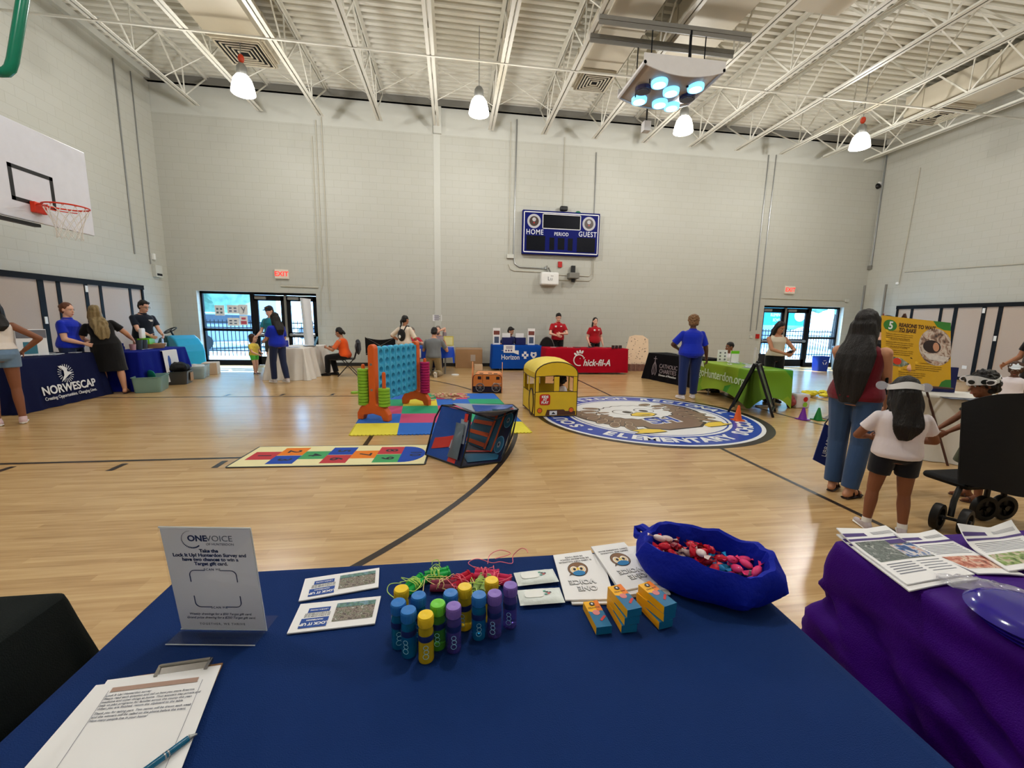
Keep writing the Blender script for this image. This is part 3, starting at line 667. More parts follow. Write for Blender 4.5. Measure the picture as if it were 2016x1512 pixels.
# storefront doors
def storefront(n, x0, x1, side_left):
    Y = YB + .20; root = bpy.data.objects.new('door_%d' % n, None); col.objects.link(root); struct(root, 'black framed glass double door with side window in the back wall, %s end' % ('left' if n == 1 else 'right'))
    f = MB(); t = .055
    f.bb((x0, Y - .04, DZ - .07), (x1, Y + .04, DZ)); f.bb((x0, Y - .04, 0), (x0 + .06, Y + .04, DZ)); f.bb((x1 - .06, Y - .04, 0), (x1, Y + .04, DZ))
    sw = 1.42 if n == 1 else 1.22
    if side_left: s0, s1, d0, d1 = x0, x0 + sw, x0 + sw, x1
    else: s0, s1, d0, d1 = x1 - sw, x1, x0, x1 - sw
    xm = s1 if side_left else s0
    f.bb((xm - .05, Y - .05, 0), (xm + .05, Y + .05, DZ)); f.bb((s0, Y - .04, .0), (s1, Y + .04, .16)); f.bb((s0, Y - .04, 1.03), (s1, Y + .04, 1.11))
    f.build('door_frame', M_dark, root, smooth=False, bevel=.004)
    g = MB(); g.bb((s0 + .05, Y - .004, .15), (s1 - .05, Y + .004, DZ - .06)); o = g.build('window_%d' % n, M_glass, root, smooth=False); struct(o)
    mid = (d0 + d1) / 2; mu = MB(); mu.bb((mid - .03, Y - .07, 0), (mid + .03, Y + .03, DZ - .07)); mu.build('mullion', M_grey, root, smooth=False)
    for a, b in ((d0 + .05, mid - .03), (mid + .03, d1 - .05)):
        q = MB(); Yd = Y - .01; st = .11
        q.bb((a, Yd - .03, .01), (a + st, Yd + .03, DZ - .08)); q.bb((b - st, Yd - .03, .01), (b, Yd + .03, DZ - .08)); q.bb((a, Yd - .03, DZ - .24), (b, Yd + .03, DZ - .08)); q.bb((a, Yd - .03, .01), (b, Yd + .03, .27)); q.bb((a, Yd - .03, .86), (b, Yd + .03, 1.02))
        leaf = q.build('door_leaf', M_dark, root, smooth=False, bevel=.004)
        q = MB(); q.bb((a + st, Yd - .003, .27), (b - st, Yd + .003, DZ - .24)); q.build('pane', M_glass, leaf, smooth=False)
        q = MB(); q.bb((a + .06, Yd - .11, .915), (b - .06, Yd - .06, .975)); q.bb((a + .06, Yd - .08, .90), (a + .14, Yd - .03, .99)); q.bb((b - .14, Yd - .08, .90), (b - .06, Yd - .03, .99)); q.build('push_bar', M_steelg, leaf, smooth=False, bevel=.006)
        q = MB(); q.bb((a + .05, Yd - .10, DZ - .20), (a + .36, Yd - .03, DZ - .12)); q.build('door_closer', M_grey, leaf, smooth=False, bevel=.01)
storefront(1, DL[0], DL[1], True); storefront(2, DR[0], DR[1], False)

# ---------------------------------------------------------------- roof steel
ORD = ['first', 'second', 'third', 'fourth', 'fifth', 'sixth', 'seventh', 'eighth', 'ninth', 'tenth', 'eleventh', 'twelfth', 'thirteenth', 'fourteenth', 'fifteenth']
JX = [-6.62 + 1.545 * i for i in range(14)]
def angle_pair(m, p, q, z, leg=.075, gap=.02, up_=True):
    for sd in (-1, 1):
        x = p[0] + sd * (gap / 2)
        m.bb((x, p[1], z), (x + sd * .008, q[1], z + (leg if up_ else -leg))); m.bb((x, p[1], z), (x + sd * leg, q[1], z + (.008 if up_ else -.008)))
for i, x in enumerate(JX):
    r = thing('ceiling_joist', 'white open-web steel roof joist, %s from the left wall' % ORD[i], 'roof joist', (x, 0, 0), 0, 'white roof joists')
    y1 = 12.75; y0 = YF + .5
    m = MB(); angle_pair(m, (0, YF), (0, YB - .1), ZT - .002, .075, .024, False); m.build('top_chord', M_steel, r, smooth=False)
    m = MB(); angle_pair(m, (0, y0), (0, y1 + .12), 6.90, .07, .024, True); m.build('bottom_chord', M_steel, r, smooth=False)
    m = MB(); y = y1 - .35 - (i % 3) * .12; m.bar((0, YB - .15, 7.80), (0, y, 6.93), .022, .03)
    while y > y0 + 1.0:
        yn = y - 1.7; m.bar((0, y, 6.93), (0, y - .85, 7.82), .024, .034); m.bar((0, y - .85, 7.82), (0, yn, 6.93), .024, .034); m.bar((0, y, 6.93), (0, y - .02, 7.82), .02, .026); y = yn
    m.build('web', M_steel, r, smooth=False)
bri = 0
for yb in (11.6, 7.9, 4.2, .5):
    for i in range(13):
        if (i in (1, 6, 7) and yb < 11) or (i in (8, 12) and yb < 8): continue
        m = MB(); a, b = JX[i], JX[i + 1]
        m.bar((a + .02, yb, 6.94), (b - .02, yb, 7.79), .03, .004); m.bar((a + .02, yb + .03, 7.79), (b - .02, yb + .03, 6.94), .03, .004)
        o = m.build('cross_bridging', M_steel, smooth=False); tag(o, 'thin white X of cross bridging between two roof joists', 'bridging', 'cross bridging between the roof joists'); bri += 1
for yb, z in ((9.7, 6.89), (6.0, 6.89)):
    m = MB(); m.bar((XL, yb, z), (XR, yb, z), .04, .005); m.bar((XL, yb, z + .02), (XR, yb, z + .02), .005, .04); o = m.build('bridging_angle', M_steel, smooth=False)
    tag(o, 'long white bridging angle crossing under the joists, %s' % ('nearer the back wall' if yb > 8 else 'nearer the camera'), 'bridging')

# ducts
def duct(x0, x1, z0, z1, yend, label, diff=True):
    r = thing('air_duct', label, 'duct', (0, 0, 0))
    m = MB(); m.bb((x0, YF + .02, z0), (x1, yend, z1)); y = YF + .6
    while y < yend: m.bb((x0 - .02, y, z0 - .02), (x1 + .02, y + .035, z1 + .02)); y += 1.55
    m.build('duct_body', M_duct, r, smooth=False)
    if diff:
        cx, cy, w = (x0 + x1) / 2, yend - .42, (x1 - x0) * .40; q = MB()
        q.bb((cx - w - .05, cy - w - .05, z0 - .07), (cx + w + .05, cy + w + .05, z0 - .001)); d = q.build('diffuser', M_duct, r, smooth=False, bevel=.01)
        q = MB(); q.mi(0).bb((cx - w, cy - w, z0 - .074), (cx + w, cy + w, z0 - .071)); q.mi(1)
        for k in range(5):
            ww = w * (1 - k * .19); a, b = z0 - .079, z0 - .083 - .0
            for s_ in (-1, 1): q.bb((cx - ww, cy + s_ * ww - .012, z0 - .095), (cx + ww, cy + s_ * ww + .012, z0 - .073)); q.bb((cx + s_ * ww - .012, cy - ww, z0 - .095), (cx + s_ * ww + .012, cy + ww, z0 - .073))
        q.build('louvre', [M_dark, M_duct], d, smooth=False)
    return r
duct(-4.92, -3.85, 7.12, 7.62, 11.0, 'beige rectangular air duct with square diffuser above the left pendant lamp')
duct(2.86, 3.72, 7.10, 7.62, 10.7, 'beige air duct ending in a square diffuser left of the hanging projector')
duct(4.4, 5.4, 7.15, 7.65, 10.0, 'beige duct running above the hanging projector', False)
duct(5.92, 6.98, 7.10, 7.55, 7.6, 'short beige duct cut by the top edge, right of the projector', False)
duct(12.1, 13.2, 7.10, 7.62, 10.6, 'beige air duct with diffuser near the right wall')

# pendant lamps
M_shade = mat('lamp_refractor', (250, 248, 240), rough=0.4, emis=(255, 246, 225), estr=20.0)
lamp_lab = ['pendant high bay lamp nearest the left wall', 'pendant high bay lamp in the middle left of the back row', 'pendant high bay lamp beside the hanging projector', 'pendant high bay lamp nearest the right wall']
for j, ly in enumerate(LAMP_Y):
    for i, lx in enumerate(LAMP_X):
        r = thing('pendant_lamp', 'glowing ' + lamp_lab[i] if j == 0 else 'glowing high bay lamp of the row above the camera, %s from the left' % ORD[i], 'lamp', (lx, ly, LAMP_Z), 0, 'high bay pendant lamps')
        m = MB(); m.lathe([(.205, -.17), (.222, -.165), (.228, -.15), (.205, -.02), (.17, .10), (.12, .17), (.10, .18)], n=28); m.build('lamp_shade', M_shade, r)
        m = MB(); m.lathe([(.10, .18), (.11, .20), (.10, .34), (.06, .40), (.02, .41)], n=20); m.build('ballast_housing', M_steelg, r)
        m = MB(); m.tube([(0, 0, .40), (0, 0, (7.115 if i == 0 else ZT) - LAMP_Z)], .009, n=6); m.build('hanger_rod', M_steelg, r)
        if i in (0, 3): m = MB(); m.ell((0, 0, .50), (.06, .06, .085)); m.build('sensor', mat('sensor_orange', (190, 60, 30), rough=.4), r)
        L = add_light('lamp_light', 'POINT', (0, 0, -.34), LAMP_W, LAMP_COL, shadow_soft_size=.14); L.parent = r

# conduits and boxes on the walls
def pipe(name, label, pts, r, m=None, cat='conduit', group=None, n=8):
    q = MB(); q.tube(pts, r, n=n); return tag(q.build(name, m or M_cond), label, cat, group)
yw = YB - .02
def wp(x, y, Y=YB - .02): return atY(x, y, Y)
pipe('conduit', 'thin painted conduit dropping left of the door exit sign run', [wp(614, 268), wp(627, 557)], .014)
pipe('conduit', 'painted conduit left of a pair, above the left glass door', [wp(621, 236), wp(636, 556), wp(631, 575), wp(632, 640)], .014)
pipe('conduit', 'painted conduit right of a pair, right of the left glass door', [wp(632, 230), wp(650, 612)], .014)
pipe('conduit', 'horizontal white conduit above the left glass door', [wp(553, 563), wp(627, 566)], .022)
pipe('conduit', 'grey conduit bending under the scoreboard to the white speaker', [wp(1018, 235), wp(1013, 420), wp(1011, 505), wp(1013, 519), wp(1022, 526), wp(1072, 529)], .02, M_steelg)
pipe('conduit', 'white conduit left of the scoreboard ending in a box', [wp(1006, 240), wp(1002, 500)], .012)
pipe('conduit', 'white conduit bending below the box left of the scoreboard', [wp(1001, 520), wp(1005, 530), wp(1012, 533), wp(1072, 536)], .014)
pipe('conduit', 'thin conduit ending on top of the scoreboard centre', [wp(1112, 270), wp(1108, 405)], .010)
pipe('conduit', 'paired conduit running down to the scoreboard right edge', [wp(1174, 300), wp(1170, 420)], .016, M_steelg)
pipe('conduit', 'conduit looping from the scoreboard right edge to the white speaker', [wp(1166, 500), wp(1165, 538), wp(1160, 544), wp(1098, 541)], .012)
pipe('conduit', 'lower white conduit looping from the grey box to the right', [wp(1169, 500), wp(1168, 545), wp(1160, 553), wp(1098, 551)], .012)
pipe('conduit', 'dark conduit left of the pair beside the right glass door', [wp(1514, 305), wp(1477, 652)], .014, M_steelg)
pipe('conduit', 'dark conduit right of the pair ending at the red pull station', [wp(1529, 305), wp(1489, 650)], .014, M_steelg)
pipe('conduit', 'horizontal conduit above the right glass door', [wp(1500, 587), wp(1665, 592)], .012)
pipe('conduit', 'thick grey conduit in the left corner of the room ending in a box', [atX(303, 205, XL + .03), atX(325, 438, XL + .03)], .03, M_steelg)
pipe('conduit', 'dark cable drop, left of two on the left wall', [atX(222, 115, XL + .02), atX(266, 500, XL + .02)], .016, M_steelg)
pipe('conduit', 'dark cable drop, right of two on the left wall', [atX(257, 140, XL + .02), atX(297, 520, XL + .02)], .012, M_steelg)
pipe('conduit', 'grey conduit near the right corner ending in a small box', [atX(1746, 306, XR - .03), atX(1715, 524, XR - .03)], .025, M_steelg)
pipe('conduit', 'thin conduit on the right wall ending in a white detector', [atX(1812, 330, XR - .03), atX(1770, 555, XR - .03)], .014)
pipe('conduit', 'thin horizontal conduit across the right wall', [atX(1781, 535, XR - .03), atX(2016, 519, XR - .03)], .014)
pipe('green_pipe', 'glossy green bent pipe hanging at the upper left corner', [atY(52, -60, 6.2), atY(45, 0, 6.2), atY(25, 120, 6.2), atY(20, 135, 6.2), atY(12, 142, 6.2), atY(0, 142, 6.2), atY(-60, 135, 6.2)], .055, mat('green_paint', (10, 110, 84), rough=.25), 'pipe', n=14)
def wbox(name, label, cat, x, y, w, h, d=.06, m=None, X=None, bev=.006, Y=YB):
    q = MB()
    if X is None: p = atY(x, y, Y); q.bb((p.x - w / 2, Y - d, p.z - h / 2), (p.x + w / 2, Y - .002, p.z + h / 2))
    else:
        p = atX(x, y, X); s_ = 1 if X < 0 else -1; q.bb((X + s_ * .002, p.y - w / 2, p.z - h / 2), (X + s_ * d, p.y + w / 2, p.z + h / 2))
    return tag(q.build(name, m or M_cond, smooth=False, bevel=bev), label, cat), p
wbox('junction_box', 'small grey box at the end of the left corner conduit', 'electrical box', 326, 443, .18, .18, .1, M_grey, XL)
wbox('junction_box', 'small dark box at the end of the right corner conduit', 'electrical box', 1714, 527, .14, .14, .08, M_grey, XR)
wbox('junction_box', 'white box left of the scoreboard bottom corner', 'electrical box', 1004, 505, .22, .12, .08, M_wu)
wbox('junction_box', 'small grey box below the scoreboard on the bent conduit', 'electrical box', 1074, 528, .08, .08, .06, M_steelg)
o, p = wbox('thermostat_box', 'white wall box with dark slot beside the left partition', 'electrical box', 306, 534, .26, .32, .10, M_wu, XL)
q = MB(); q.bb((XL + .10, p.y - .10, p.z - .12), (XL + .106, p.y + .10, p.z - .06)); q.build('slot', M_dark, o, smooth=False)
wbox('motion_detector', 'white detector on the left wall above the wall box', 'detector', 300, 505, .08, .16, .06, M_white, XL)
wbox('alarm_beacon', 'small red alarm box under the scoreboard', 'alarm', 1102, 521, .13, .18, .06, M_red)
wbox('pull_station', 'red fire alarm pull station left of the right glass door', 'alarm', 1490, 662, .12, .16, .06, M_red)
wbox('card_reader', 'small white switch plate beside the red pull station', 'switch', 1478, 663, .10, .10, .03, M_wu)
wbox('wall_outlet', 'white wall outlet left of the spotted board', 'outlet', 1254, 698, .08, .12, .012, M_white)
wbox('wall_outlet', 'white wall outlet right of the seated woman in orange', 'outlet', 724, 693, .08, .12, .012, M_white)
wbox('wall_outlet', 'white outlet plate low on the right partition wall', 'outlet', 1899, 723, .12, .10, .012, M_white, XR - .05)
wbox('smoke_detector', 'round white detector at the end of the right wall conduit', 'detector', 1768, 558, .10, .10, .06, M_white, XR, .03)
wbox('sprinkler_head_plate', 'white end plate of the conduit above the right glass door', 'electrical box', 1666, 592, .14, .10, .05, M_wu)
wbox('alarm_strobe', 'red strobe near the right corner beside a pole', 'alarm', 1738, 622, .08, .16, .06, M_red, XR)
o = tag((lambda q: q.ell(atX(1727, 367, XR - .12), .10).build('dome_camera', M_black))(MB()), 'small black dome camera high in the right corner', 'camera')
q = MB(); p = atX(1727, 367, XR - .12); q.bb((p.x, p.y - .06, p.z + .02), (XR - .003, p.y + .06, p.z + .14)); q.build('mount', M_white, o, smooth=False)
for n, (x, y) in enumerate(((556, 540), (1553, 571))):
    q = MB(); p = atY(x, y, YB); q.bb((p.x - .19, YB - .07, p.z - .135), (p.x + .19, YB - .003, p.z + .135))
    o = tag(q.build('exit_sign', mat('exit_housing', (228, 214, 200), rough=.4), smooth=False, bevel=.01), 'white exit sign with red letters above the %s glass door' % ('left', 'right')[n], 'sign')
    letters('EXIT', .19, M4(Rx(PI / 2), (p.x, YB - .073, p.z)), mat('exit_red', (220, 40, 40), emis=(255, 60, 50), estr=1.2), o, bold=.004)
for lab, pts in (('left', [(1703, 562), (1694, 618), (1680, 710)]), ('right', [(1745, 560), (1730, 664), (1722, 720)])):
    a = atX(pts[0][0], pts[0][1], 14.4 if lab == 'left' else 14.6); 
    q = MB(); q.tube([(a.x, a.y, 0), (a.x, a.y, a.z)], .035, n=12); q.lathe([(.12, 0), (.12, .02), (.05, .03)], (a.x, a.y, 0)); tag(q.build('net_post', M_grey), 'grey steel post standing in the right corner, %s of two' % lab, 'post')

# scoreboard
r = thing('scoreboard', 'blue HOME and GUEST scoreboard high on the back wall', 'scoreboard', (3.42, YB, 4.26))
M_sb = mat('scoreboard_blue', (8, 18, 96), rough=.55, spec=.12); M_sbd = mat('scoreboard_black', (6, 8, 18), rough=.5, spec=.12)
q = MB(); q.bb((-1.25, -.17, -.66), (1.25, -.003, .66)); q.build('cabinet', M_sb, r, smooth=False, bevel=.01)
q = MB()
for a, b in (((-1.2, .59), (1.2, .615)), ((-1.2, -.615), (1.2, -.585)), ((-1.215, -.6), (-1.19, .6)), ((1.19, -.6), (1.215, .6)), ((-.62, .12), (.62, .14)), ((-.62, .55), (.62, .57)), ((-.62, .12), (-.60, .57)), ((.60, .12), (.62, .57))): q.bb((a[0], -.174, a[1]), (b[0], -.169, b[1]))
q.build('white_stripe', M_white, r, smooth=False)
q = MB(); q.bb((-.60, -.173, .14), (.60, -.169, .55)); q.build('clock_window', M_sbd, r, smooth=False)
for x0, x1, z0, z1 in ((-1.12, -.52, -.55, -.10), (.52, 1.12, -.55, -.10), (-.38, -.22, -.52, -.14), (.22, .38, -.52, -.14), (-.11, .11, -.50, -.14)):
    q = MB(); q.bb((x0, -.173, z0), (x1, -.169, z1)); q.build('score_window', M_sbd, r, smooth=False)
M_sbt = mat('scoreboard_text', (214, 216, 226), rough=.5)
for t, x, z, sz in (('HOME', -.86, .0, .22), ('GUEST', .86, .0, .22), ('PERIOD', 0, -.03, .15)): letters(t, sz, M4(Rx(PI / 2), (x, -.176, z)), M_sbt, r, squeeze=.84, bold=.002, space=1.12)
M_brown = mat('eagle_brown', (128, 104, 84), rough=.4); M_darkbr = mat('eagle_dark', (60, 44, 36), rough=.4); M_yel = mat('eagle_yellow', (232, 200, 62), rough=.4); M_wht = mat('paint_white', (232, 234, 236), rough=.35, var=.02)
for x in (-.89, .89):
    q = MB(); R = Rx(PI / 2)
    q.mi(0).lathe([(.215, 0), (.215, .004)], (x, -.170, .33), 28, R); q.mi(1).lathe([(.15, .0), (.15, .006)], (x, -.170, .33), 24, R); q.mi(0).lathe([(.06, 0), (.06, .008)], (x, -.170, .38), 14, R); q.mi(2).prism([(x - .03, .30), (x + .03, .30), (x, .25)], .170, .179, M4(Rx(PI / 2), (0, 0, 0)))
    q.build('emblem', [mat('emblem_grey', (176, 176, 182)), M_darkbr, M_red], r, smooth=False)
r2 = tag((lambda q: q.bb((3.36, YB - .2, 4.95), (3.60, YB - .06, 5.09)).build('sensor_camera', M_black, smooth=False, bevel=.03))(MB()), 'small black camera sitting on top of the scoreboard', 'camera')
q = MB(); q.bb((3.46, YB - .15, 4.90), (3.50, YB - .1, 4.96)); q.build('bracket', M_black, r2, smooth=False)
tag((lambda q: q.ell((3.96, YB - .1, 4.92), (.09, .05, .06)).build('ball', mat('green_ball', (20, 110, 70))))(MB()), 'green ball stuck on top of the scoreboard', 'ball')
# white speaker box and grey projector below
p = atY(1079, 550, YB); r = thing('wall_projector', 'white rounded projector box below the scoreboard', 'projector', (p.x, YB, p.z))
q = MB(); q.bb((-.29, -.30, -.20), (.29, -.003, .20)); q.build('housing', M_white, r, smooth=False, bevel=.05, seg=4)
letters('Lu', .17, M4(Rx(PI / 2), (-.0, -.303, -.01)), M_ink, r, bold=-.002)
q = MB(); q.bb((.02, -.302, .07), (.05, -.305, .085)); q.bb((.07, -.302, .07), (.10, -.305, .085)); q.build('accent', M_ink, r, smooth=False)
q = MB(); q.bar((-.06, -.10, .2), (-.06, -.04, .42), .05, .03); q.bar((.04, -.15, .2), (.0, -.04, .36), .03, .03); q.build('bracket', M_grey, r, smooth=False)
p = atY(1126, 544, YB); r = thing('speaker', 'grey horn box with black clamp below the scoreboard', 'speaker', (p.x, YB, p.z))
q = MB(); q.bb((-.17, -.30, -.09), (.17, -.003, .09)); q.build('housing', M_grey, r, smooth=False, bevel=.02); q = MB(); q.bb((-.06, -.16, .09), (.06, -.04, .32)); q.lathe([(.06, -.2), (.07, -.1)], (0, -.15, 0)); q.build('clamp', M_black, r, smooth=False)
p = atY(861, 626, YB); r = tag((lambda q: q.bb((p.x - .14, YB - .01, p.z - .10), (p.x + .14, YB - .002, p.z + .10)).build('wall_notice', M_paper, smooth=False))(MB()), 'small printed notice taped to the back wall above the party table', 'notice')
for k in range(5):
    q = MB(); q.bb((p.x - .11, YB - .0125, p.z + .07 - k * .035), (p.x + (.09 if k % 2 else .05), YB - .0102, p.z + .085 - k * .035)); q.build('print', mat('notice_print', (96, 84, 130)), r, smooth=False)

# hanging projector cluster
r = thing('hanging_light_projector', 'curved white ceiling light unit with eight round blue lit lenses', 'light fixture', (4.12, 8.25, 5.98))
M_unit = mat('unit_plastic', (206, 204, 204), rough=.35); M_under = mat('unit_underside', (158, 140, 122), rough=.5)
q = MB(); q.grid(lambda u, v: ((u - .5) * 1.50, (v - .5) * 1.15, -.16 * (1 - (2 * u - 1) ** 2) * .9 + .05), 16, 8, thick=-.04); q.build('shell', M_under, r)
q = MB()
for s_ in (-1, 1): q.grid(lambda u, v: ((u - .5) * 1.56, s_ * .59, -.16 * (1 - (2 * u - 1) ** 2) * .9 * (1 - v) + .03 + v * .17), 16, 2, thick=.02)
for s_ in (-1, 1): q.tube([(s_ * .76, -.59, .05), (s_ * .76, .59, .05)], .035)
q.build('rim', M_unit, r)
M_lens = mat('lens_blue', (120, 190, 240), rough=.2, emis=(120, 200, 255), estr=1.6); M_lensc = mat('lens_core', (200, 245, 245), rough=.2, emis=(190, 245, 255), estr=3.2); M_lensoff = mat('lens_off', (46, 42, 70), rough=.15)
for x, y, on in ((-.33, -.30, 1), (.0, -.12, 1), (.42, -.25, 1), (-.50, .02, 0), (.47, .12, 0), (-.42, .36, 1), (.0, .32, 1), (.32, .44, 1)):
    z = -.16 * (1 - (x / .75) ** 2) * .9 + .03; q = MB(); q.mi(0).lathe([(.145, -.03), (.15, 0), (.15, .04)], (x, y, z - .03), 24); q.mi(1).lathe([(.11, -.02), (.115, .0)], (x, y, z - .05), 20)
    q.build('lens', [M_lens if on else M_lensoff, M_lensc if on else M_lensoff], r)
q = MB()
for x, y, w_ in ((-.5, -.25, .011), (.55, -.25, .011), (-.55, .25, .011), (.55, .25, .011), (.25, -.25, .024)): q = MB(); q.tube([(x, y, -.1), (x, y, .90)], w_, n=6); q.build('hanger_rod', M_dark, r)
for n, Y in enumerate((8.0, 8.5)):
    q = MB(); q.bb((2.6, Y - .03, 6.83), (5.57, Y + .03, 6.899)); q.bb((2.6, Y - .012, 6.76), (5.57, Y + .012, 6.83))
    tag(q.build('support_channel', M_grey, smooth=False), 'dark steel channel holding the ceiling light unit, %s of two' % ('nearer', 'farther')[n], 'channel')
p = atY(1272, 250, 9.6); q = MB(); q.tube([(p.x, 9.6, 6.9), (p.x, 9.6, p.z + .1)], .02); o = tag(q.build('drop_pipe', M_black), 'thin black drop pipe behind the ceiling light unit', 'pipe'); q = MB(); q.bb((p.x - .08, 9.52, p.z - .1), (p.x + .08, 9.68, p.z + .1)); q.build('socket_box', M_unit, o, smooth=False)

# ---------------------------------------------------------------- outside the glass
M_conc = mat('outdoor_concrete', (188, 190, 190), rough=.9, var=.08); M_leaf = mat('outdoor_leaves', (120, 160, 140), rough=.8, var=.5, vscale=3, bump=1.0, bscale=3)
q = MB(); q.bb((-40, YB + .3, -.12), (50, 60, -.02)); struct(q.build('ground_outside', M_conc, smooth=False), 'pale concrete outside the glass doors')
def fence(x0, x1, Y, lab):
    r = thing('fence', lab, 'fence', (0, Y, -.02)); q = MB()
    for z in (.18, 1.05, 1.25): q.bb((x0, -.02, z), (x1, .02, z + .04))
    q.build('rail', M_dark, r, smooth=False); q = MB(); x = x0
    while x < x1: q.bb((x - .01, -.01, .0), (x + .01, .01, 1.36)); x += .14
    q.build('picket', M_dark, r, smooth=False)
fence(-13.5, -3.5, 17.2, 'black metal picket fence outside the left glass door'); fence(12, 24, 17.4, 'black metal picket fence outside the right glass door')
def tree(x, Y, h, w, lab):
    r = thing('tree', lab, 'tree', (x, Y, -.02)); q = MB(); q.tube([(0, 0, 0), (.1, 0, h * .5), (0, 0, h * .8)], [.16, .12, .05]); q.build('trunk', M_darkbr, r)
    q = MB(); g = random.Random(int(x * 10 + Y))
    for k in range(16): q.ell((g.uniform(-w, w), g.uniform(-w * .6, w * .6), h * g.uniform(.45, 1.0)), g.uniform(.3, .55) * w, n=10, m=7)
    fuse(q, 'crown', M_leaf, r, voxel=.12, smooth=1, disp=(.35, 2.2, 2.2))
tree(-14.5, 25, 4.6, 2.6, 'leafy tree outside the left glass door, above the parked car'); tree(-6.0, 31, 5, 2.6, 'leafy tree far outside, seen through the left double door')
tree(25.5, 25, 5, 2.6, 'leafy tree outside the right side window')
def building(x0, x1, Y, z1, c, lab):
    r = thing('building', lab, 'building', (0, Y, -.02)); q = MB(); q.bb((x0, 0, 0), (x1, 6, z1)); q.build('wall', mat('facade%d' % sum(c), c, rough=.8), r, smooth=False)
    x = x0 + .6
    while x + .9 < x1:
        for z in (1.0, 3.2):
            if z + 1.2 < z1:
                q = MB(); q.bb((x, -.03, z), (x + .8, 0, z + 1.2)); q.bb((x - .04, -.05, z - .06), (x + .84, 0, z)); q.build('window', M_white if int(x) % 2 else mat('far_window', (70, 96, 120), rough=.2), r, smooth=False)
        x += 1.7
building(-24, -15.5, 34, 7.5, (150, 160, 178), 'blue grey house far outside the left glass door'); building(18, 26, 31, 6.5, (150, 162, 186), 'pale house outside the right glass door')
def suv(x, Y, rz, c, lab):
    r = thing('car', lab, 'car', (x, Y, -.02), rz); paint = mat('car%d' % sum(c), c, rough=.25, coat=.5); q = MB()
    prof = [(-2.3, .35), (-2.35, .85), (-2.2, 1.0), (-1.2, 1.1), (-.6, 1.62), (1.6, 1.66), (2.2, 1.15), (2.3, .9), (2.3, .35)]
    q.prism(prof, -.85, .85, M4(Rx(PI / 2), (0, 0, 0))); q.build('body', paint, r, bevel=.08)
    q = MB(); q.prism([(-.95, 1.14), (-.5, 1.54), (1.45, 1.56), (1.95, 1.16)], -.87, .87, M4(Rx(PI / 2), (0, 0, 0))); q.build('window', mat('car_glass', (50, 62, 74), rough=.1), r, smooth=False)
    for xx in (-1.45, 1.45):
        for yy in (-.8, .8): q = MB(); q.lathe([(.2, -.1), (.34, -.1), (.34, .1), (.2, .1)], (xx, yy, .34), 20, Rx(PI / 2)); q.build('wheel', M_black, r)
    for yy in (-.6, .6): q = MB(); q.bb((-2.37, yy - .15, .72), (-2.3, yy + .15, .84)); q.build('headlight', M_white, r, smooth=False)
suv(-10.4, 21.5, -2.3, (120, 132, 150), 'grey parked car outside the left glass door'); suv(-6.0, 25.0, .1, (90, 100, 120), 'dark parked car seen through the left double door')
r = thing('banner', 'teal school sign with round crest outside the right glass door', 'sign', (19.6, 22.5, -.02)); q = MB(); q.bb((-1.5, 0, 1.55), (1.5, .06, 2.75)); q.build('panel', mat('teal_sign', (18, 120, 132), rough=.5), r, smooth=False)
q = MB(); 
for x in (-1.55, 1.55): q.tube([(x, .03, 0), (x, .03, 2.9)], .05)
q.build('post', M_white, r); q = MB(); q.lathe([(.36, 0), (.36, .03)], (.95, .0, 2.15), 24, Rx(PI / 2)); q.build('crest', M_white, r)
for k, (t, z) in enumerate((('SOUTH HUNTERDON', 2.45), ('ELEMENTARY', 2.15), ('SCHOOL', 1.85))): letters(t, .24, M4(Rx(PI / 2), (-.45, -.01, z)), M_white, r, squeeze=.75)

# posters taped to the left side window
for i, (x0, x1, y0, y1, lab, cc) in enumerate(((424, 441, 601, 621, 'white paper flyer with small marks, leftmost on the left side window', (96, 120, 130)), (448, 470, 601, 617, 'wide white flyer, top middle on the left side window', (120, 130, 160)), (471, 487, 600, 620, 'white flyer with dark Y shaped mark on the left side window', (30, 50, 90)), (449, 471, 626, 641, 'white flyer with a ring mark, lower middle on the left side window', (110, 120, 140)), (473, 487, 622, 640, 'red and pink flyer, lowest right on the left side window', (190, 80, 100)))):
    a = atY(x0, y1, YB + .185); b = atY(x1, y0, YB + .185); q = MB(); q.bb((a.x, YB + .183, a.z), (b.x, YB + .186, b.z)); o = tag(q.build('flyer', M_paper, smooth=False), lab, 'flyer'); q = MB(); w, h = b.x - a.x, b.z - a.z
    if i == 2:
        q.bar((a.x + w * .3, YB + .181, a.z + h * .8), (a.x + w * .55, YB + .181, a.z + h * .45), .05, .003); q.bar((a.x + w * .75, YB + .181, a.z + h * .8), (a.x + w * .5, YB + .181, a.z + h * .2), .05, .003)
    elif i == 4: q.bb((a.x + .03, YB + .180, a.z + .03), (b.x - .03, YB + .182, a.z + h * .45)); q.bb((a.x + .05, YB + .180, a.z + h * .6), (b.x - .05, YB + .182, b.z - .05))
    else:
        for k in range(4): q.bb((a.x + w * (.15 + .4 * (k % 2)), YB + .180, a.z + h * (.2 + .35 * (k // 2))), (a.x + w * (.38 + .4 * (k % 2)), YB + .182, a.z + h * (.38 + .35 * (k // 2))))
    q.build('print', mat('flyer_print%d' % i, cc), o, smooth=False)

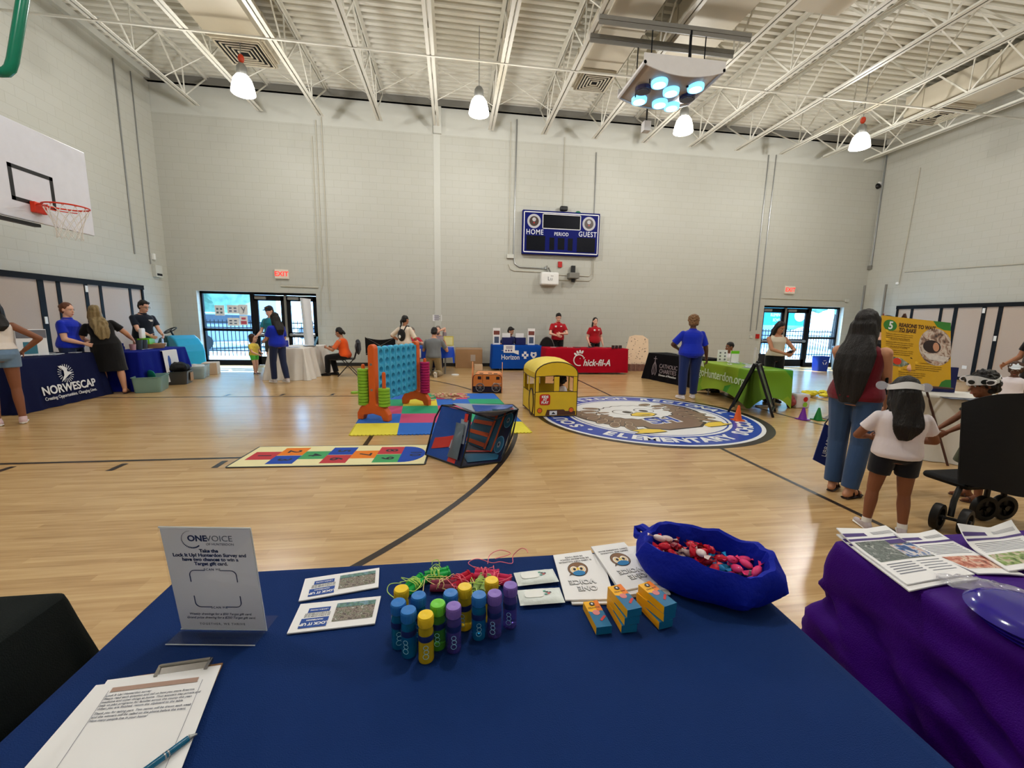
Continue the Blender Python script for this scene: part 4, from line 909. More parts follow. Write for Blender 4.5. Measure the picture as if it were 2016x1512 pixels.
# ---------------------------------------------------------------- tables under cloths
def clothm(n, c, **k): return mat('tablecloth_' + n, c, rough=k.get('rough', .8), bump=k.get('bump', .25), bscale=k.get('bs', 300), var=.05, sheen=.0, spec=.12)
def rrect(w, d, r, n=5):
    P = []
    for cx, cy, a0 in ((w / 2 - r, -d / 2 + r, -PI / 2), (w / 2 - r, d / 2 - r, 0), (-w / 2 + r, d / 2 - r, PI / 2), (-w / 2 + r, -d / 2 + r, PI)):
        for i in range(n + 1): a = a0 + PI / 2 * i / n; P.append((cx + r * math.cos(a), cy + r * math.sin(a), math.cos(a), math.sin(a)))
    out = []
    for i in range(len(P)):
        a, b = P[i], P[(i + 1) % len(P)]; L = math.hypot(b[0] - a[0], b[1] - a[1]); k = max(1, int(L / .035))
        for j in range(k):
            t = j / k; nx, ny = a[2] + (b[2] - a[2]) * t, a[3] + (b[3] - a[3]) * t; l = math.hypot(nx, ny) or 1; out.append((a[0] + (b[0] - a[0]) * t, a[1] + (b[1] - a[1]) * t, nx / l, ny / l))
    return out
def photo_mat(name, cs, scale=14):
    m = mat(name, cs[0], rough=.35); nt = m.node_tree; tc = nt.nodes.new('ShaderNodeTexCoord'); v = nt.nodes.new('ShaderNodeTexNoise'); v.inputs['Scale'].default_value = scale; v.inputs['Detail'].default_value = 3; v.inputs['Distortion'].default_value = 1.2; nt.links.new(tc.outputs['Object'], v.inputs['Vector'])
    r = nt.nodes.new('ShaderNodeValToRGB'); r.color_ramp.interpolation = 'LINEAR'; e = r.color_ramp.elements; e[0].position = .30; e[0].color = rgb(cs[0]); e[1].position = .70; e[1].color = rgb(cs[-1])
    for i, c in enumerate(cs[1:-1]): k = e.new(.30 + .40 * (i + 1) / (len(cs) - 1)); k.color = rgb(c)
    nt.links.new(v.outputs['Fac'], r.inputs[0]); nt.links.new(r.outputs[0], nt.nodes['Principled BSDF'].inputs['Base Color']); return m
def drape(name, label, c, w, d, h, rz, m, fold=.012, flare=.05, corner=.05, hem=.005, seed=0, freq=9, arch=0, cfold=.0, group=None, lift=None, parent=None, crumple=0):
    """cloth over a table of w x d x h centred at c (front faces local -Y)"""
    q = MB(); P = rrect(w, d, .03); n = len(P); rows = []; g = V((seed * 3.1, seed * 1.7, 0))
    edge = [(-.03, 0.0), (-.012, -.002), (0.0, -.010), (.006, -.03)]
    for off, z in edge: rows.append([(x + nx * off, y + ny * off, h + z) for x, y, nx, ny in P])
    K = 12 if not crumple else 30
    for k in range(1, K + 1):
        t = k / K; row = []; s = 0; px = P[-1]
        for (x, y, nx, ny) in P:
            s += math.hypot(x - px[0], y - px[1]); px = (x, y)
            ns = noise.noise(V((x * freq * .5, y * freq * .5, t * .4)) + g); f = math.sin(s * freq * 2.2 + 3 * noise.noise(V((x, y, 0)) + g)) * fold * t ** .8 + ns * fold * 1.5 * t
            cn = max(0, abs(nx * ny) * 2) * cfold * t; o = .006 + flare * t + f + cn
            z0 = hem
            if arch:
                u = (x / (w / 2)) if abs(ny) > .7 else (y / (d / 2)); z0 = hem + arch * max(0, 1 - u * u) * (1 if abs(nx * ny) < .2 else 0); o = .006 + flare * t - .05 * math.sin(PI * t) * max(0, 1 - abs(u) ** 3 * 1.0) * .8
            o += crumple * (.5 * noise.noise(V((x * 2.6 + t * 2.2, y * 3.4, t * 3.2)) + g) + 1.5 * (.16 - abs(noise.noise(V((x * 3.2 - t * 2.5, y * 5 + t * 3.5, t * 2.2)) + g * 2))) + .7 * (.1 - abs(noise.noise(V((x * 7 + t * 5, y * 8 - t * 6, t * 4)) + g)))) * min(1, t * 4)
            z = (h - .03) * (1 - t) + z0 * t
            row.append((x + nx * o, y + ny * o, z))
        rows.append(row)
    for r_ in rows: q.v += [V(p) for p in r_]
    R = len(rows)
    for i in range(R - 1):
        for k in range(n): k2 = (k + 1) % n; q.f.append((i * n + k, (i + 1) * n + k, (i + 1) * n + k2, i * n + k2)); q.m.append(0)
    q.f.append(tuple(range(n))); q.m.append(0)
    o = q.build('cloth_sheet' if parent else name, m, parent, loc=(c[0], c[1], 0) if not parent else None, rz=rz if not parent else None, sharp=not crumple)
    if not parent: tag(o, label, 'tablecloth', group)
    return o
def front_M(w, d, h, x, z, flare, extra=.006):          # frame on the front drop of a draped table, local coordinates
    t = (h - z) / h; off = -(d / 2 + .006 + flare * t + extra); tilt = math.atan2(flare, h)
    return Matrix.Translation((x, off, z)) @ Matrix.Rotation(PI / 2 - tilt, 4, 'X')
def folding_table(label, c, w, d, h, rz, group=None):
    r = thing('folding_table', label, 'table', (c[0], c[1], 0), rz, group); q = MB(); q.bb((-w / 2, -d / 2, h - .045), (w / 2, d / 2, h)); q.build('tabletop', M_wu, r, smooth=False, bevel=.008)
    for sx in (-1, 1):
        for sy in (-1, 1): q = MB(); x = sx * (w / 2 - .22); y = sy * (d / 2 - .1); q.tube([(x, y, h - .045), (x, y, 0)], .014, n=8); q.lathe([(.018, 0), (.018, .02)], (x, y, 0), 8); q.build('leg', M_steelg, r)
    return r
LW = mat('cloth_print_white', (226, 228, 232), rough=.7, var=.02)

# A: navy table at the far left
CA = clothm('navy', (16, 22, 58)); rzA = PI / 2 + .06; cA = (-6.72, 7.72)
fl_ = .10; wA, dA, hA = 1.62, .70, .79
A = drape('tablecloth', 'dark navy tablecloth with white bird emblem and lettering at the far left', cA, wA, dA, hA, rzA, CA, fold=.010, flare=fl_, seed=1, cfold=.05)
letters('NORWESCAP', .185, front_M(wA, dA, hA, .02, .27, fl_, .014), LW, A, bold=.004, th=.002, squeeze=.94)
letters('Creating Opportunities. Changing Lives.', .075, front_M(wA, dA, hA, .02, .15, fl_, .014), LW, A, squeeze=.85, th=.002)
q = MB(); MA = front_M(wA, dA, hA, .0, .50, fl_, .014)
for k in range(22):
    a = 2 * PI * k / 22; q.prism([(.085 * math.cos(a - .03), .085 * math.sin(a - .03)), (.15 * math.cos(a - .035), .15 * math.sin(a - .035)), (.15 * math.cos(a + .035), .15 * math.sin(a + .035)), (.085 * math.cos(a + .03), .085 * math.sin(a + .03))], 0, .002, MA)
q.prism([(-.12, .13), (-.02, .125), (.045, .08), (.03, .03), (.13, .0), (.05, -.03), (-.0, -.06), (-.12, -.13), (-.04, -.03), (-.03, .04), (-.06, .09)], .002, .005, MA); q.build('bird_emblem', LW, A, smooth=False)
folding_table('folding table hidden under the dark navy tablecloth', cA, wA - .03, dA - .03, hA - .012, rzA)
# B: blue table with white runner
CB = clothm('royal', (12, 24, 120)); rzB = PI / 2 + .09; cB = (-6.41, 9.76); wB, dB, hB = 1.72, .66, .76
B = drape('tablecloth', 'royal blue tablecloth with a hanging white runner near the left corner', cB, wB, dB, hB, rzB, CB, fold=.022, flare=.07, seed=2, cfold=.05)
folding_table('folding table hidden under the royal blue tablecloth with runner', cB, wB - .03, dB - .03, hB - .012, rzB)
q = MB(); MBf = front_M(wB, dB, hB, .08, .36, .07, .045); q.add([MBf @ V(p) for p in ((-.27, -.29, 0), (.27, -.29, 0), (.27, .37, 0), (-.27, .37, 0))] + [V((.35, .0, hB + .004)), V((-.19, .0, hB + .004))], [(0, 1, 2, 3), (3, 2, 4, 5)])
o = tag(q.build('table_runner', clothm('white', (224, 224, 226)), loc=(cB[0], cB[1], 0), rz=rzB, smooth=False), 'white runner with blue lighthouse print hanging over the royal blue table', 'runner')
q = MB(); q.prism([(-.12, -.22), (-.07, -.22), (-.03, .18), (-.06, .26), (-.10, .26), (-.13, .18), (-.15, -.1)], .001, .004, MBf); q.prism([(0, -.12), (.14, -.12), (.12, -.02), (.04, .08), (0, .1)], .001, .004, MBf); q.build('lighthouse_print', mat('print_blue', (40, 70, 150)), o, smooth=False)
# C: white round-draped table
CC = clothm('cream', (222, 218, 212), bump=.1); cC = (-3.86, 11.24); wC, dC, hC = 1.55, .80, .755; rzC = PI / 2 - .05
Cc = drape('tablecloth', 'white tablecloth falling in deep folds behind the walking woman in blue', cC, wC, dC, hC, rzC, CC, fold=.05, flare=.10, seed=3, freq=7, cfold=.12)
folding_table('folding table hidden under the white tablecloth', cC, wC - .03, dC - .03, hC - .012, rzC)
# D: party table with blue plastic cover
cD = (-.92, 11.85); wD, dD, hD = 1.85, .76, .74
folding_table('folding table with thin dark legs under the blue plastic cover', cD, wD, dD, hD, 0)
q = MB(); P = rrect(wD + .01, dD + .01, .02); n = len(P); rows = [[(x, y, hD + .004) for x, y, a, b in P]]
for t in (.2, .45, .7, 1.0): rows.append([(x + a * (.01 + .03 * t + .02 * t * math.sin(x * 14 + y * 9)), y + b * (.01 + .03 * t + .02 * t * math.sin(x * 14 + y * 9)), hD + .004 - t * (.30 + (.16 if (a > .2 and b < -.1) else 0) + .03 * math.sin(x * 5))) for x, y, a, b in P])
for r_ in rows: q.v += [V(p) for p in r_]
for i in range(len(rows) - 1):
    for k in range(n): q.f.append((i * n + k, (i + 1) * n + k, (i + 1) * n + (k + 1) % n, i * n + (k + 1) % n)); q.m.append(0)
q.f.append(tuple(range(n))); q.m.append(0)
tag(q.build('tablecloth', mat('plastic_blue', (8, 66, 190), rough=.3, bump=.3, bscale=12), loc=(cD[0], cD[1], 0)), 'bright blue plastic cover on the party table where a man kneels', 'tablecloth')
# E: blue table with hospital plan logo
CE = clothm('azure', (14, 70, 160)); cE = (1.93, 12.72); wE, dE, hE = 1.50, .62, .765; flE = .03
E_ = drape('tablecloth', 'medium blue fitted tablecloth with white Horizon lettering', cE, wE, dE, hE, 0, CE, fold=.004, flare=flE, seed=4, hem=.06)
folding_table('folding table hidden under the medium blue tablecloth', cE, wE - .03, dE - .03, hE - .012, 0)
letters('Horizon', .205, front_M(wE, dE, hE, -.21, .40, flE), LW, E_, bold=.002, squeeze=.82, th=.002)
ME = front_M(wE, dE, hE, 0, .45, flE)
q = MB(); q.prism([(-.50, .16), (.04, .16), (.04, .03), (-.12, .09), (-.34, .135)], 0, .002, ME); q.prism([(.14, -.02), (.20, -.02), (.20, -.09), (.28, -.09), (.28, -.02), (.34, -.02), (.34, .06), (.28, .06), (.28, .13), (.20, .13), (.20, .06), (.14, .06)], 0, .002, ME); q.prism([(.42, .12), (.50, .10), (.58, .12), (.60, .02), (.50, -.10), (.40, .02)], 0, .002, ME); q.build('cross_and_shield', LW, E_, smooth=False)
q = MB(); q.lathe([(.035, 0), (.035, .003)], (0, 0, 0), 16); q2 = MB(); q2.add([ME @ (p + V((.24, .02, .001))) for p in q.v], q.f); q2.prism([(.47, .06), (.53, .06), (.53, .0), (.47, .0)], .002, .004, ME); q2.build('emblem_inset', CE, E_, smooth=False)
q = MB(); MEn = front_M(wE, dE, hE, -.25, .66, flE, .008); q.prism([(-.17, -.12), (.17, -.12), (.17, .11), (-.17, .11)], 0, .003, MEn); o = tag(q.build('taped_notice', M_paper, smooth=False, loc=(cE[0], cE[1], 0)), 'white notice taped on the front of the medium blue tablecloth', 'notice')
q = MB(); 
for k in range(6): q.prism([(-.12 + .08 * (k % 3), -.08 + .0 * k), (-.07 + .08 * (k % 3), -.08), (-.07 + .08 * (k % 3), -.03), (-.12 + .08 * (k % 3), -.03)] if k < 3 else [(-.10, .0 + .03 * (k - 3)), (.10, .0 + .03 * (k - 3)), (.10, .015 + .03 * (k - 3)), (-.10, .015 + .03 * (k - 3))], .003, .005, MEn)
q.build('print', mat('notice_print', (96, 84, 130)), o, smooth=False)
# F: red table
CF = clothm('red', (166, 8, 34)); cF = (3.84, 11.85); wF, dF, hF = 2.44, .70, .75; flF = .02
F_ = drape('tablecloth', 'crimson red fitted tablecloth with white script lettering and chicken emblem', cF, wF, dF, hF, 0, CF, fold=.006, flare=flF, seed=5, hem=.05)
folding_table('folding table hidden under the crimson tablecloth', cF, wF - .03, dF - .03, hF - .012, 0)
MF = front_M(wF, dF, hF, .07, .36, flF, .012)
letters('hick-fil-A', .26, MF @ Matrix.Translation((.20, -.03, 0)), LW, F_, bold=.006, squeeze=.84, shear=.25, th=.002, space=1.02)
q = MB()
pts = [(-.33 + .155 * math.cos(a), .05 + .155 * math.sin(a)) for a in [math.radians(40 + 250 * i / 24) for i in range(25)]]
q.tube([MF @ V((x, y, .002)) for x, y in pts], .016, n=6); q.tube([MF @ V(p) for p in ((-.22, .14, .002), (-.17, .12, .002), (-.20, .09, .002))], .012, n=6); q.ell(MF @ V((-.30, .10, .003)), .014, n=8, m=6)
for x, y, a in ((-.44, .22, .9), (-.38, .27, .45), (-.31, .29, 0), (-.24, .28, -.5)): q.ell(MF @ V((x, y, 0)), (.030, .055, .006), (MF.to_3x3() @ Rz(a)), n=12, m=6)
q.build('chicken_emblem', LW, F_)
# G: black table
CG = clothm('black', (12, 11, 16)); wG, dG, hG = 1.95, .62, .71; flG = .05
p0, p1 = V((5.22, 10.62)), V((5.60, 8.72)); dirG = (p0 - p1).normalized(); rzG = math.atan2(dirG.y, dirG.x) + PI; nrmG = V((math.sin(rzG), -math.cos(rzG))); cG = (p0 + p1) / 2 - nrmG * (dG / 2 + .03)
G_ = drape('tablecloth', 'black tablecloth with grey cross emblem and lettering behind the green table', cG, wG, dG, hG, rzG, CG, fold=.012, flare=flG, seed=6, cfold=.08)
folding_table('folding table hidden under the black tablecloth', cG, wG - .03, dG - .03, hG - .012, rzG)
M_gp = mat('grey_print', (150, 138, 146), rough=.7)
letters('CATHOLIC', .15, front_M(wG, dG, hG, -.10, .40, flG, .012), M_gp, G_, squeeze=.9, th=.002); letters('CHARITIES', .15, front_M(wG, dG, hG, -.10, .27, flG, .012), M_gp, G_, squeeze=.88, th=.002); letters('Diocese of Metuchen', .075, front_M(wG, dG, hG, -.10, .17, flG, .012), LW, G_, th=.002)
MG = front_M(wG, dG, hG, -.62, .34, flG, .012); q = MB()
for s_ in (-1, 1): q.tube([MG @ V(p) for p in ((0, .16, 0), (s_ * .06, .06, 0), (s_ * .09, -.10, 0), (s_ * .05, -.2, 0))], .008, n=5); q.tube([MG @ V(p) for p in ((0, .16, 0), (s_ * .03, .0, 0), (s_ * .02, -.18, 0))], .006, n=5)
q.tube([MG @ V(p) for p in ((0, .14, 0), (0, .30, 0))], .008, n=5); q.tube([MG @ V(p) for p in ((-.06, .235, 0), (.06, .235, 0))], .008, n=5); q.build('cross_emblem', M_gp, G_)
# H: green stretch table
M_green = bpy.data.materials.new('tablecloth_green'); M_green.use_nodes = True; nt = M_green.node_tree; bb_ = nt.nodes['Principled BSDF']; bb_.inputs['Roughness'].default_value = .6
tc = nt.nodes.new('ShaderNodeTexCoord'); mp = nt.nodes.new('ShaderNodeMapping'); mp.inputs['Rotation'].default_value = (.3, .9, .5); nt.links.new(tc.outputs['Object'], mp.inputs[0])
vo = nt.nodes.new('ShaderNodeTexVoronoi'); vo.inputs['Scale'].default_value = 1.5; nt.links.new(mp.outputs[0], vo.inputs['Vector']); sx = nt.nodes.new('ShaderNodeSeparateColor'); nt.links.new(vo.outputs['Color'], sx.inputs[0])
cr = nt.nodes.new('ShaderNodeValToRGB'); cr.color_ramp.interpolation = 'CONSTANT'; e = cr.color_ramp.elements; e[0].color = rgb((132, 164, 20)); e[1].position = .7; e[1].color = rgb((52, 140, 30)); k_ = cr.color_ramp.elements.new(.4); k_.color = rgb((104, 152, 16)); nt.links.new(sx.outputs[0], cr.inputs[0]); nt.links.new(cr.outputs[0], bb_.inputs['Base Color'])
wH, dH, hH = 1.72, .80, .70; cH = (5.70, 7.50); rzH = -PI / 2 - .04
H_ = drape('tablecloth', 'lime and green stretch tablecloth with arched hem behind the black sandwich board', cH, wH, dH, hH, rzH, M_green, fold=0, flare=.03, seed=7, arch=.20)
folding_table('folding table hidden under the green stretch tablecloth', cH, wH - .04, dH - .04, hH - .012, rzH)
MH = Matrix.Translation((-.05, -(dH / 2 + .022), .47)) @ Matrix.Rotation(PI / 2 - .02, 4, 'X')
letters('goHunterdon.org', .25, MH, mat('pale_green_print', (206, 222, 190)), H_, squeeze=.86, th=.004)
q = MB(); q.prism([(-.84, .12), (-.79, .20), (-.71, .26), (-.63, .22), (-.58, .12), (-.66, .13), (-.74, .14)], -.0, .004, MH); q.build('leaf_emblem', mat('pale_green_print', (206, 222, 190)), H_, smooth=False)
# I: white table at the right
CI = clothm('white2', (216, 214, 208), bump=.1); wI, dI, hI = 1.75, .80, .73; rzI = -.72; cI = (6.16, 3.68)
I_ = drape('tablecloth', 'white tablecloth at the right behind the easel and stroller', cI, wI, dI, hI, rzI, CI, fold=.02, flare=.05, seed=8, cfold=.05)
folding_table('folding table hidden under the white tablecloth at the right', cI, wI - .03, dI - .03, hI - .012, rzI)

# ---------------------------------------------------------------- floor emblem
r = thing('floor_emblem', 'round blue and white school emblem with an eagle painted on the floor', 'floor emblem', (3.10, 6.25, 0))
M_blue = mat('emblem_blue', (22, 66, 172), rough=.3, var=.03); M_dk = mat('emblem_outline', (44, 38, 34), rough=.35)
def disc(r0, r1, z, m, name, c=(0, 0)):
    q = MB(); n = 72; q.add([V((c[0] + R * math.cos(2 * PI * k / n), c[1] + R * math.sin(2 * PI * k / n), z)) for R in (r0, r1) for k in range(n)], [(k, n + k, n + (k + 1) % n, (k + 1) % n) for k in range(n)]) if r0 else q.add([V((c[0] + r1 * math.cos(2 * PI * k / n), c[1] + r1 * math.sin(2 * PI * k / n), z)) for k in range(n)], [tuple(range(n))])
    return q.build(name, m, r, smooth=False)
disc(1.66, 1.80, .0016, M_line, 'black_ring', (.02, .0)); disc(1.60, 1.70, .0020, M_wht, 'white_ring'); disc(0, 1.645, .0023, M_blue, 'blue_ring'); disc(0, 1.27, .0026, M_wht, 'white_field'); disc(1.20, 1.225, .0029, M_blue, 'inner_line')
UPA = math.radians(14)                       # the emblem reads from the camera side, slightly turned
ME_ = Matrix.Rotation(UPA, 4, 'Z')
letters('SOUTH HUNTERDON REGIONAL', .28, ME_ @ Matrix.Translation((0, 0, .0031)), M_wht, r, bold=.010, th=.0003, arc=(1.445, math.radians(190), math.radians(-10), False))
letters('ELEMENTARY SCHOOL', .28, ME_ @ Matrix.Translation((0, 0, .0031)), M_wht, r, bold=.012, th=.0003, arc=(1.445, math.radians(212), math.radians(328), True))
def flat(poly, z, m, name, t=.0002):
    q = MB(); q.prism(poly, z, z + t, ME_); return q.build(name, m, r, smooth=False)
def blob(cx, cy, rx, ry, n=28, jag=0, a0=0, ph=0):
    return [(cx + rx * math.cos(a) * (1 + jag * (k % 2)), cy + ry * math.sin(a) * (1 + jag * (k % 2))) for k, a in enumerate([2 * PI * i / n for i in range(n)])]
for s_ in (-1, 1):
    wing = [(s_ * x, y) for x, y in ((.20, -.35), (.45, -.62), (.75, -.55), (.95, -.30), (1.08, .0), (1.12, .30), (1.02, .62), (.92, .72), (.86, .40), (.72, .20), (.60, .30), (.45, .10))]
    if s_ < 0: wing = wing[::-1]
    flat([(s_ * 1.0 * (x * s_) * 1.03 if False else x * 1.03, y * 1.03) for x, y in wing], .0030, M_dk, 'wing_outline'); flat([(x * .985, y * .985) for x, y in wing], .0034, M_brown, 'wing')
    for k in range(4): flat([(s_ * (.55 + .13 * k), -.42 + .16 * k), (s_ * (.72 + .12 * k), -.40 + .22 * k), (s_ * (.62 + .13 * k), -.35 + .18 * k)][::s_], .0038, M_dk, 'feather')
def feather(cx, cy, rx, ry, ang, z):
    for k_, m_, nm_ in ((1.0, M_dk, 'feather_outline'), (.86, mat('eagle_tan', (176, 156, 132), rough=.4), 'feather_edge'), (.70, M_brown, 'feather')):
        flat([(cx + rx * k_ * math.cos(t) * math.cos(ang) - ry * k_ * math.sin(t) * math.sin(ang), cy + rx * k_ * math.cos(t) * math.sin(ang) + ry * k_ * math.sin(t) * math.cos(ang)) for t in [2 * PI * i / 18 for i in range(18)]], z, m_, nm_); z += .0003
for s_ in (-1, 1):
    for k in range(7): a_ = math.radians(-38 + 15 * k); feather(s_ * (.93 * math.cos(a_)), .92 * math.sin(a_) - .02, .20 - .008 * k, .085, a_ * s_ + (0 if s_ > 0 else PI) - s_ * .5, .0036 + .00005 * k)
    for k in range(5): a_ = math.radians(-30 + 17 * k); feather(s_ * (.70 * math.cos(a_)), .66 * math.sin(a_) - .05, .15, .065, a_ * s_ + (0 if s_ > 0 else PI) - s_ * .6, .0037 + .00005 * k)
flat([(-.55, -.72), (-.30, -.90), (.30, -.90), (.60, -.70), (.50, -.25), (-.50, -.25)], .0032, M_dk, 'body_outline'); flat([(-.50, -.70), (-.28, -.86), (.28, -.86), (.55, -.68), (.46, -.25), (-.46, -.25)], .0037, M_brown, 'body')
flat(blob(0, .25, .64, .50, 40, .07), .0040, M_dk, 'head_outline'); flat(blob(0, .25, .615, .475, 40, .07), .0044, M_wht, 'head')
for s_ in (-1, 1):
    flat(blob(s_ * .22, .30, .175, .165), .0048, M_dk, 'eye_outline'); flat(blob(s_ * .22, .295, .160, .150), .0051, M_wht, 'eye'); flat(blob(s_ * .17 + .02, .27, .075, .085), .0054, M_dk, 'pupil')
flat([(-.20, .12), (0, .22), (.22, .12), (.26, .0), (.10, -.10), (-.12, -.08), (-.26, .02)], .0057, M_dk, 'beak_outline'); flat([(-.18, .115), (0, .20), (.20, .115), (.23, .01), (.09, -.08), (-.11, -.06), (-.23, .03)], .0060, M_yel, 'beak'); flat([(-.16, .03), (.16, .02), (.06, -.02), (-.06, -.02)], .0063, M_dk, 'beak_line')
for s_ in (-1, 1):
    pts = [(s_ * .42, -.82), (s_ * .62, -.70), (s_ * .86, -.72), (s_ * .80, -.84), (s_ * .92, -.90), (s_ * .66, -.96), (s_ * .40, -.96)][::s_]
    flat(pts, .0062, M_dk, 'foot_outline'); flat([(x * .97, -.83 + (y + .83) * .8) for x, y in pts], .0066, M_yel, 'foot')
letters('SH', .46, ME_ @ Matrix.Translation((0, -.38, .0044)), M_wht, r, bold=.040, th=.0002, shear=.15); letters('SH', .46, ME_ @ Matrix.Translation((0, -.38, .0050)), M_blue, r, bold=.012, th=.0002, shear=.15)
for a in (-20, 200): disc(0, .035, .0031, M_wht, 'dot', (1.445 * math.cos(UPA + math.radians(a)), 1.445 * math.sin(UPA + math.radians(a))))

# ---------------------------------------------------------------- foam mat of interlocking tiles
FC = dict(y=(226, 214, 66), b=(36, 104, 200), p=(206, 74, 120), g=(40, 164, 118))
FM = {k: mat('foam_' + k, v, rough=.75, bump=.3, bscale=220, var=.04) for k, v in FC.items()}
fname = dict(y='yellow', b='blue', p='pink', g='green')
fo = V((-1.30, 5.36)); fx = V((2.34 / 4, -.01)); fy = V((-.045, 3.02 / 5))
rows_ = ['ybpy', 'bpgb', 'pgpy', 'gybg', 'bgpb']
def teeth(a, b, nt, d):
    out = []; L = b - a; nn = V((L.y, -L.x)).normalized()
    for i in range(nt):
        for t, o in ((.0, 0), (.22, 0), (.28, d), (.72, d), (.78, 0)): out.append(a + L * ((i + t) / nt) + nn * o)
    return out
pos_word = ['front', 'second', 'middle', 'fourth', 'rear']
for j, row in enumerate(rows_):
    for i, c in enumerate(row):
        a = fo + fx * i + fy * j; b = a + fx; c2 = b + fy; d = a + fy; g_ = .0015
        P = teeth(a, b, 12, .018 if j == 0 else 0) + teeth(b, c2, 12, .018 if i == 3 else 0) + teeth(c2, d, 12, .018 if j == 4 else 0) + teeth(d, a, 12, .018 if i == 0 else 0)
        q = MB(); q.prism([(p.x, p.y) for p in P], .0015, .012)
        tag(q.build('foam_tile', FM[c], smooth=False), '%s foam floor tile, %s row of the play mat, %s from the left' % (fname[c], pos_word[j], ORD[i]), 'foam tile', 'foam tiles of the play mat')

# hopscotch mat
ha = V((-2.21, 4.28)); hxv = (V((-.30, 4.20)) - ha); Lh = hxv.length; hxv.normalize(); hyv = V((-hxv.y, hxv.x)); rzh = math.atan2(hxv.y, hxv.x)
r = thing('hopscotch_mat', 'cream hopscotch mat with numbered coloured squares and black edge', 'play mat', (ha.x, ha.y, 0), rzh); Wh = .66
q = MB(); P = [(x + Lh / 2, y + Wh / 2) for x, y, a, b in rrect(Lh + .04, Wh + .04, .03)]; q.prism(P, .001, .007); q.build('binding', M_black, r, smooth=False)
q = MB(); q.prism([(.0, .0), (Lh, .0), (Lh, Wh), (.0, Wh)], .007, .0085); q.build('base_cloth', mat('hop_cream', (232, 224, 176), rough=.85), r, smooth=False)
HM = dict(r=mat('hop_red', (186, 56, 66), rough=.85), b=mat('hop_blue', (24, 70, 170), rough=.85), o=mat('hop_orange', (226, 124, 34), rough=.85), g=mat('hop_green', (66, 156, 98), rough=.85))
cw = .262; x = .06
def hsq(x0, y0, w, h, c, t):
    q = MB(); q.prism([(x0, y0), (x0 + w, y0), (x0 + w, y0 + h), (x0, y0 + h)], .0085, .0095); q.build('square', HM[c], r, smooth=False); letters(t, h * .72, M4(Rz(-PI / 2), (x0 + w / 2, y0 + h / 2, .0101)), M_ink, r, bold=.004, th=.0003)
hh = .26
hsq(.06, .20, cw, hh, 'r', '1'); hsq(.06 + cw, .33, cw, hh, 'o', '2'); hsq(.06 + cw, .06, cw, hh, 'b', '3'); hsq(.06 + 2 * cw, .20, cw, hh, 'g', '4'); hsq(.06 + 3 * cw, .33, cw, hh, 'b', '5'); hsq(.06 + 3 * cw, .06, cw, hh, 'r', '6')
hsq(.06 + 4 * cw, .20, cw, hh, 'o', '7'); hsq(.06 + 5 * cw, .33, cw, hh, 'r', '8'); hsq(.06 + 5 * cw, .06, cw, hh, 'g', '9')
q = MB(); x0 = .06 + 6 * cw; rr_ = .27; q.prism([(x0, .06), (x0 + .02, .06)] + [(x0 + .03 + (Lh - x0 - .05) * math.sin(a), .33 - .27 * math.cos(a)) for a in [PI * k / 16 for k in range(17)]] + [(x0, .60)], .0085, .0095); q.build('square', HM['b'], r, smooth=False); letters('10', .17, M4(Rz(-PI / 2), (x0 + .15, .33, .0101)), M_ink, r, bold=.003, th=.0003)

# ---------------------------------------------------------------- giant four in a row game
a0, a1 = at(738, 828), at(820, 797); a0.z = a1.z = 0; Lg = (a1 - a0).length; rzg = math.atan2((a1 - a0).y, (a1 - a0).x)
r = thing('giant_connect_game', 'giant blue grid game on two orange posts standing on the foam mat', 'game', (a0.x, a0.y, .012), rzg)
M_or = mat('game_orange', (216, 96, 36), rough=.45); M_lb = mat('game_blue', (64, 172, 214), rough=.4)
gx0, gx1, gz0, gz1 = .07, Lg - .06, .28, 1.04
def cell_plate(q, y, flip, thick=.07):
    nc, nr, N = 7, 6, 20; cwx, chz = (gx1 - gx0) / nc, (gz1 - gz0) / nr; rad = min(cwx, chz) * .40
    for i in range(nc):
        for j in range(nr):
            cx, cz = gx0 + cwx * (i + .5), gz0 + chz * (j + .5); base = len(q.v); vs = []
            for k in range(N):
                a = 2 * PI * k / N + PI / 4; c_, s_ = math.cos(a), math.sin(a); m_ = max(abs(c_), abs(s_)); vs.append(V((cx + cwx / 2 * c_ / m_, y, cz + chz / 2 * s_ / m_)))
            for k in range(N):
                a = 2 * PI * k / N + PI / 4; vs.append(V((cx + rad * math.cos(a), y, cz + rad * math.sin(a))))
            if not flip:
                for k in range(N):
                    a = 2 * PI * k / N + PI / 4; vs.append(V((cx + rad * math.cos(a), y + thick, cz + rad * math.sin(a))))
            fs = [((k, k + N, (k + 1) % N + N, (k + 1) % N) if not flip else ((k + 1) % N, (k + 1) % N + N, k + N, k)) for k in range(N)]
            if not flip: fs += [(k + N, k + 2 * N, (k + 1) % N + 2 * N, (k + 1) % N + N) for k in range(N)]
            q.add(vs, fs)
q = MB(); cell_plate(q, -.035, False); cell_plate(q, .035, True); cwx = (gx1 - gx0) / 7
for i in range(8): q.bb((gx0 + cwx * i - .008, -.042, gz0), (gx0 + cwx * i + .008, .042, gz1))
for i in range(7): q.ell((gx0 + cwx * (i + .5), 0, gz1), (cwx * .42, .042, .035), n=14, m=8); q.ell((gx0 + cwx * (i + .5), 0, gz0), (cwx * .42, .042, .035), n=14, m=8)
q.bb((gx0, -.03, gz0 - .02), (gx1, .03, gz0 + .004)); grid_o = q.build('grid_board', M_lb, r)
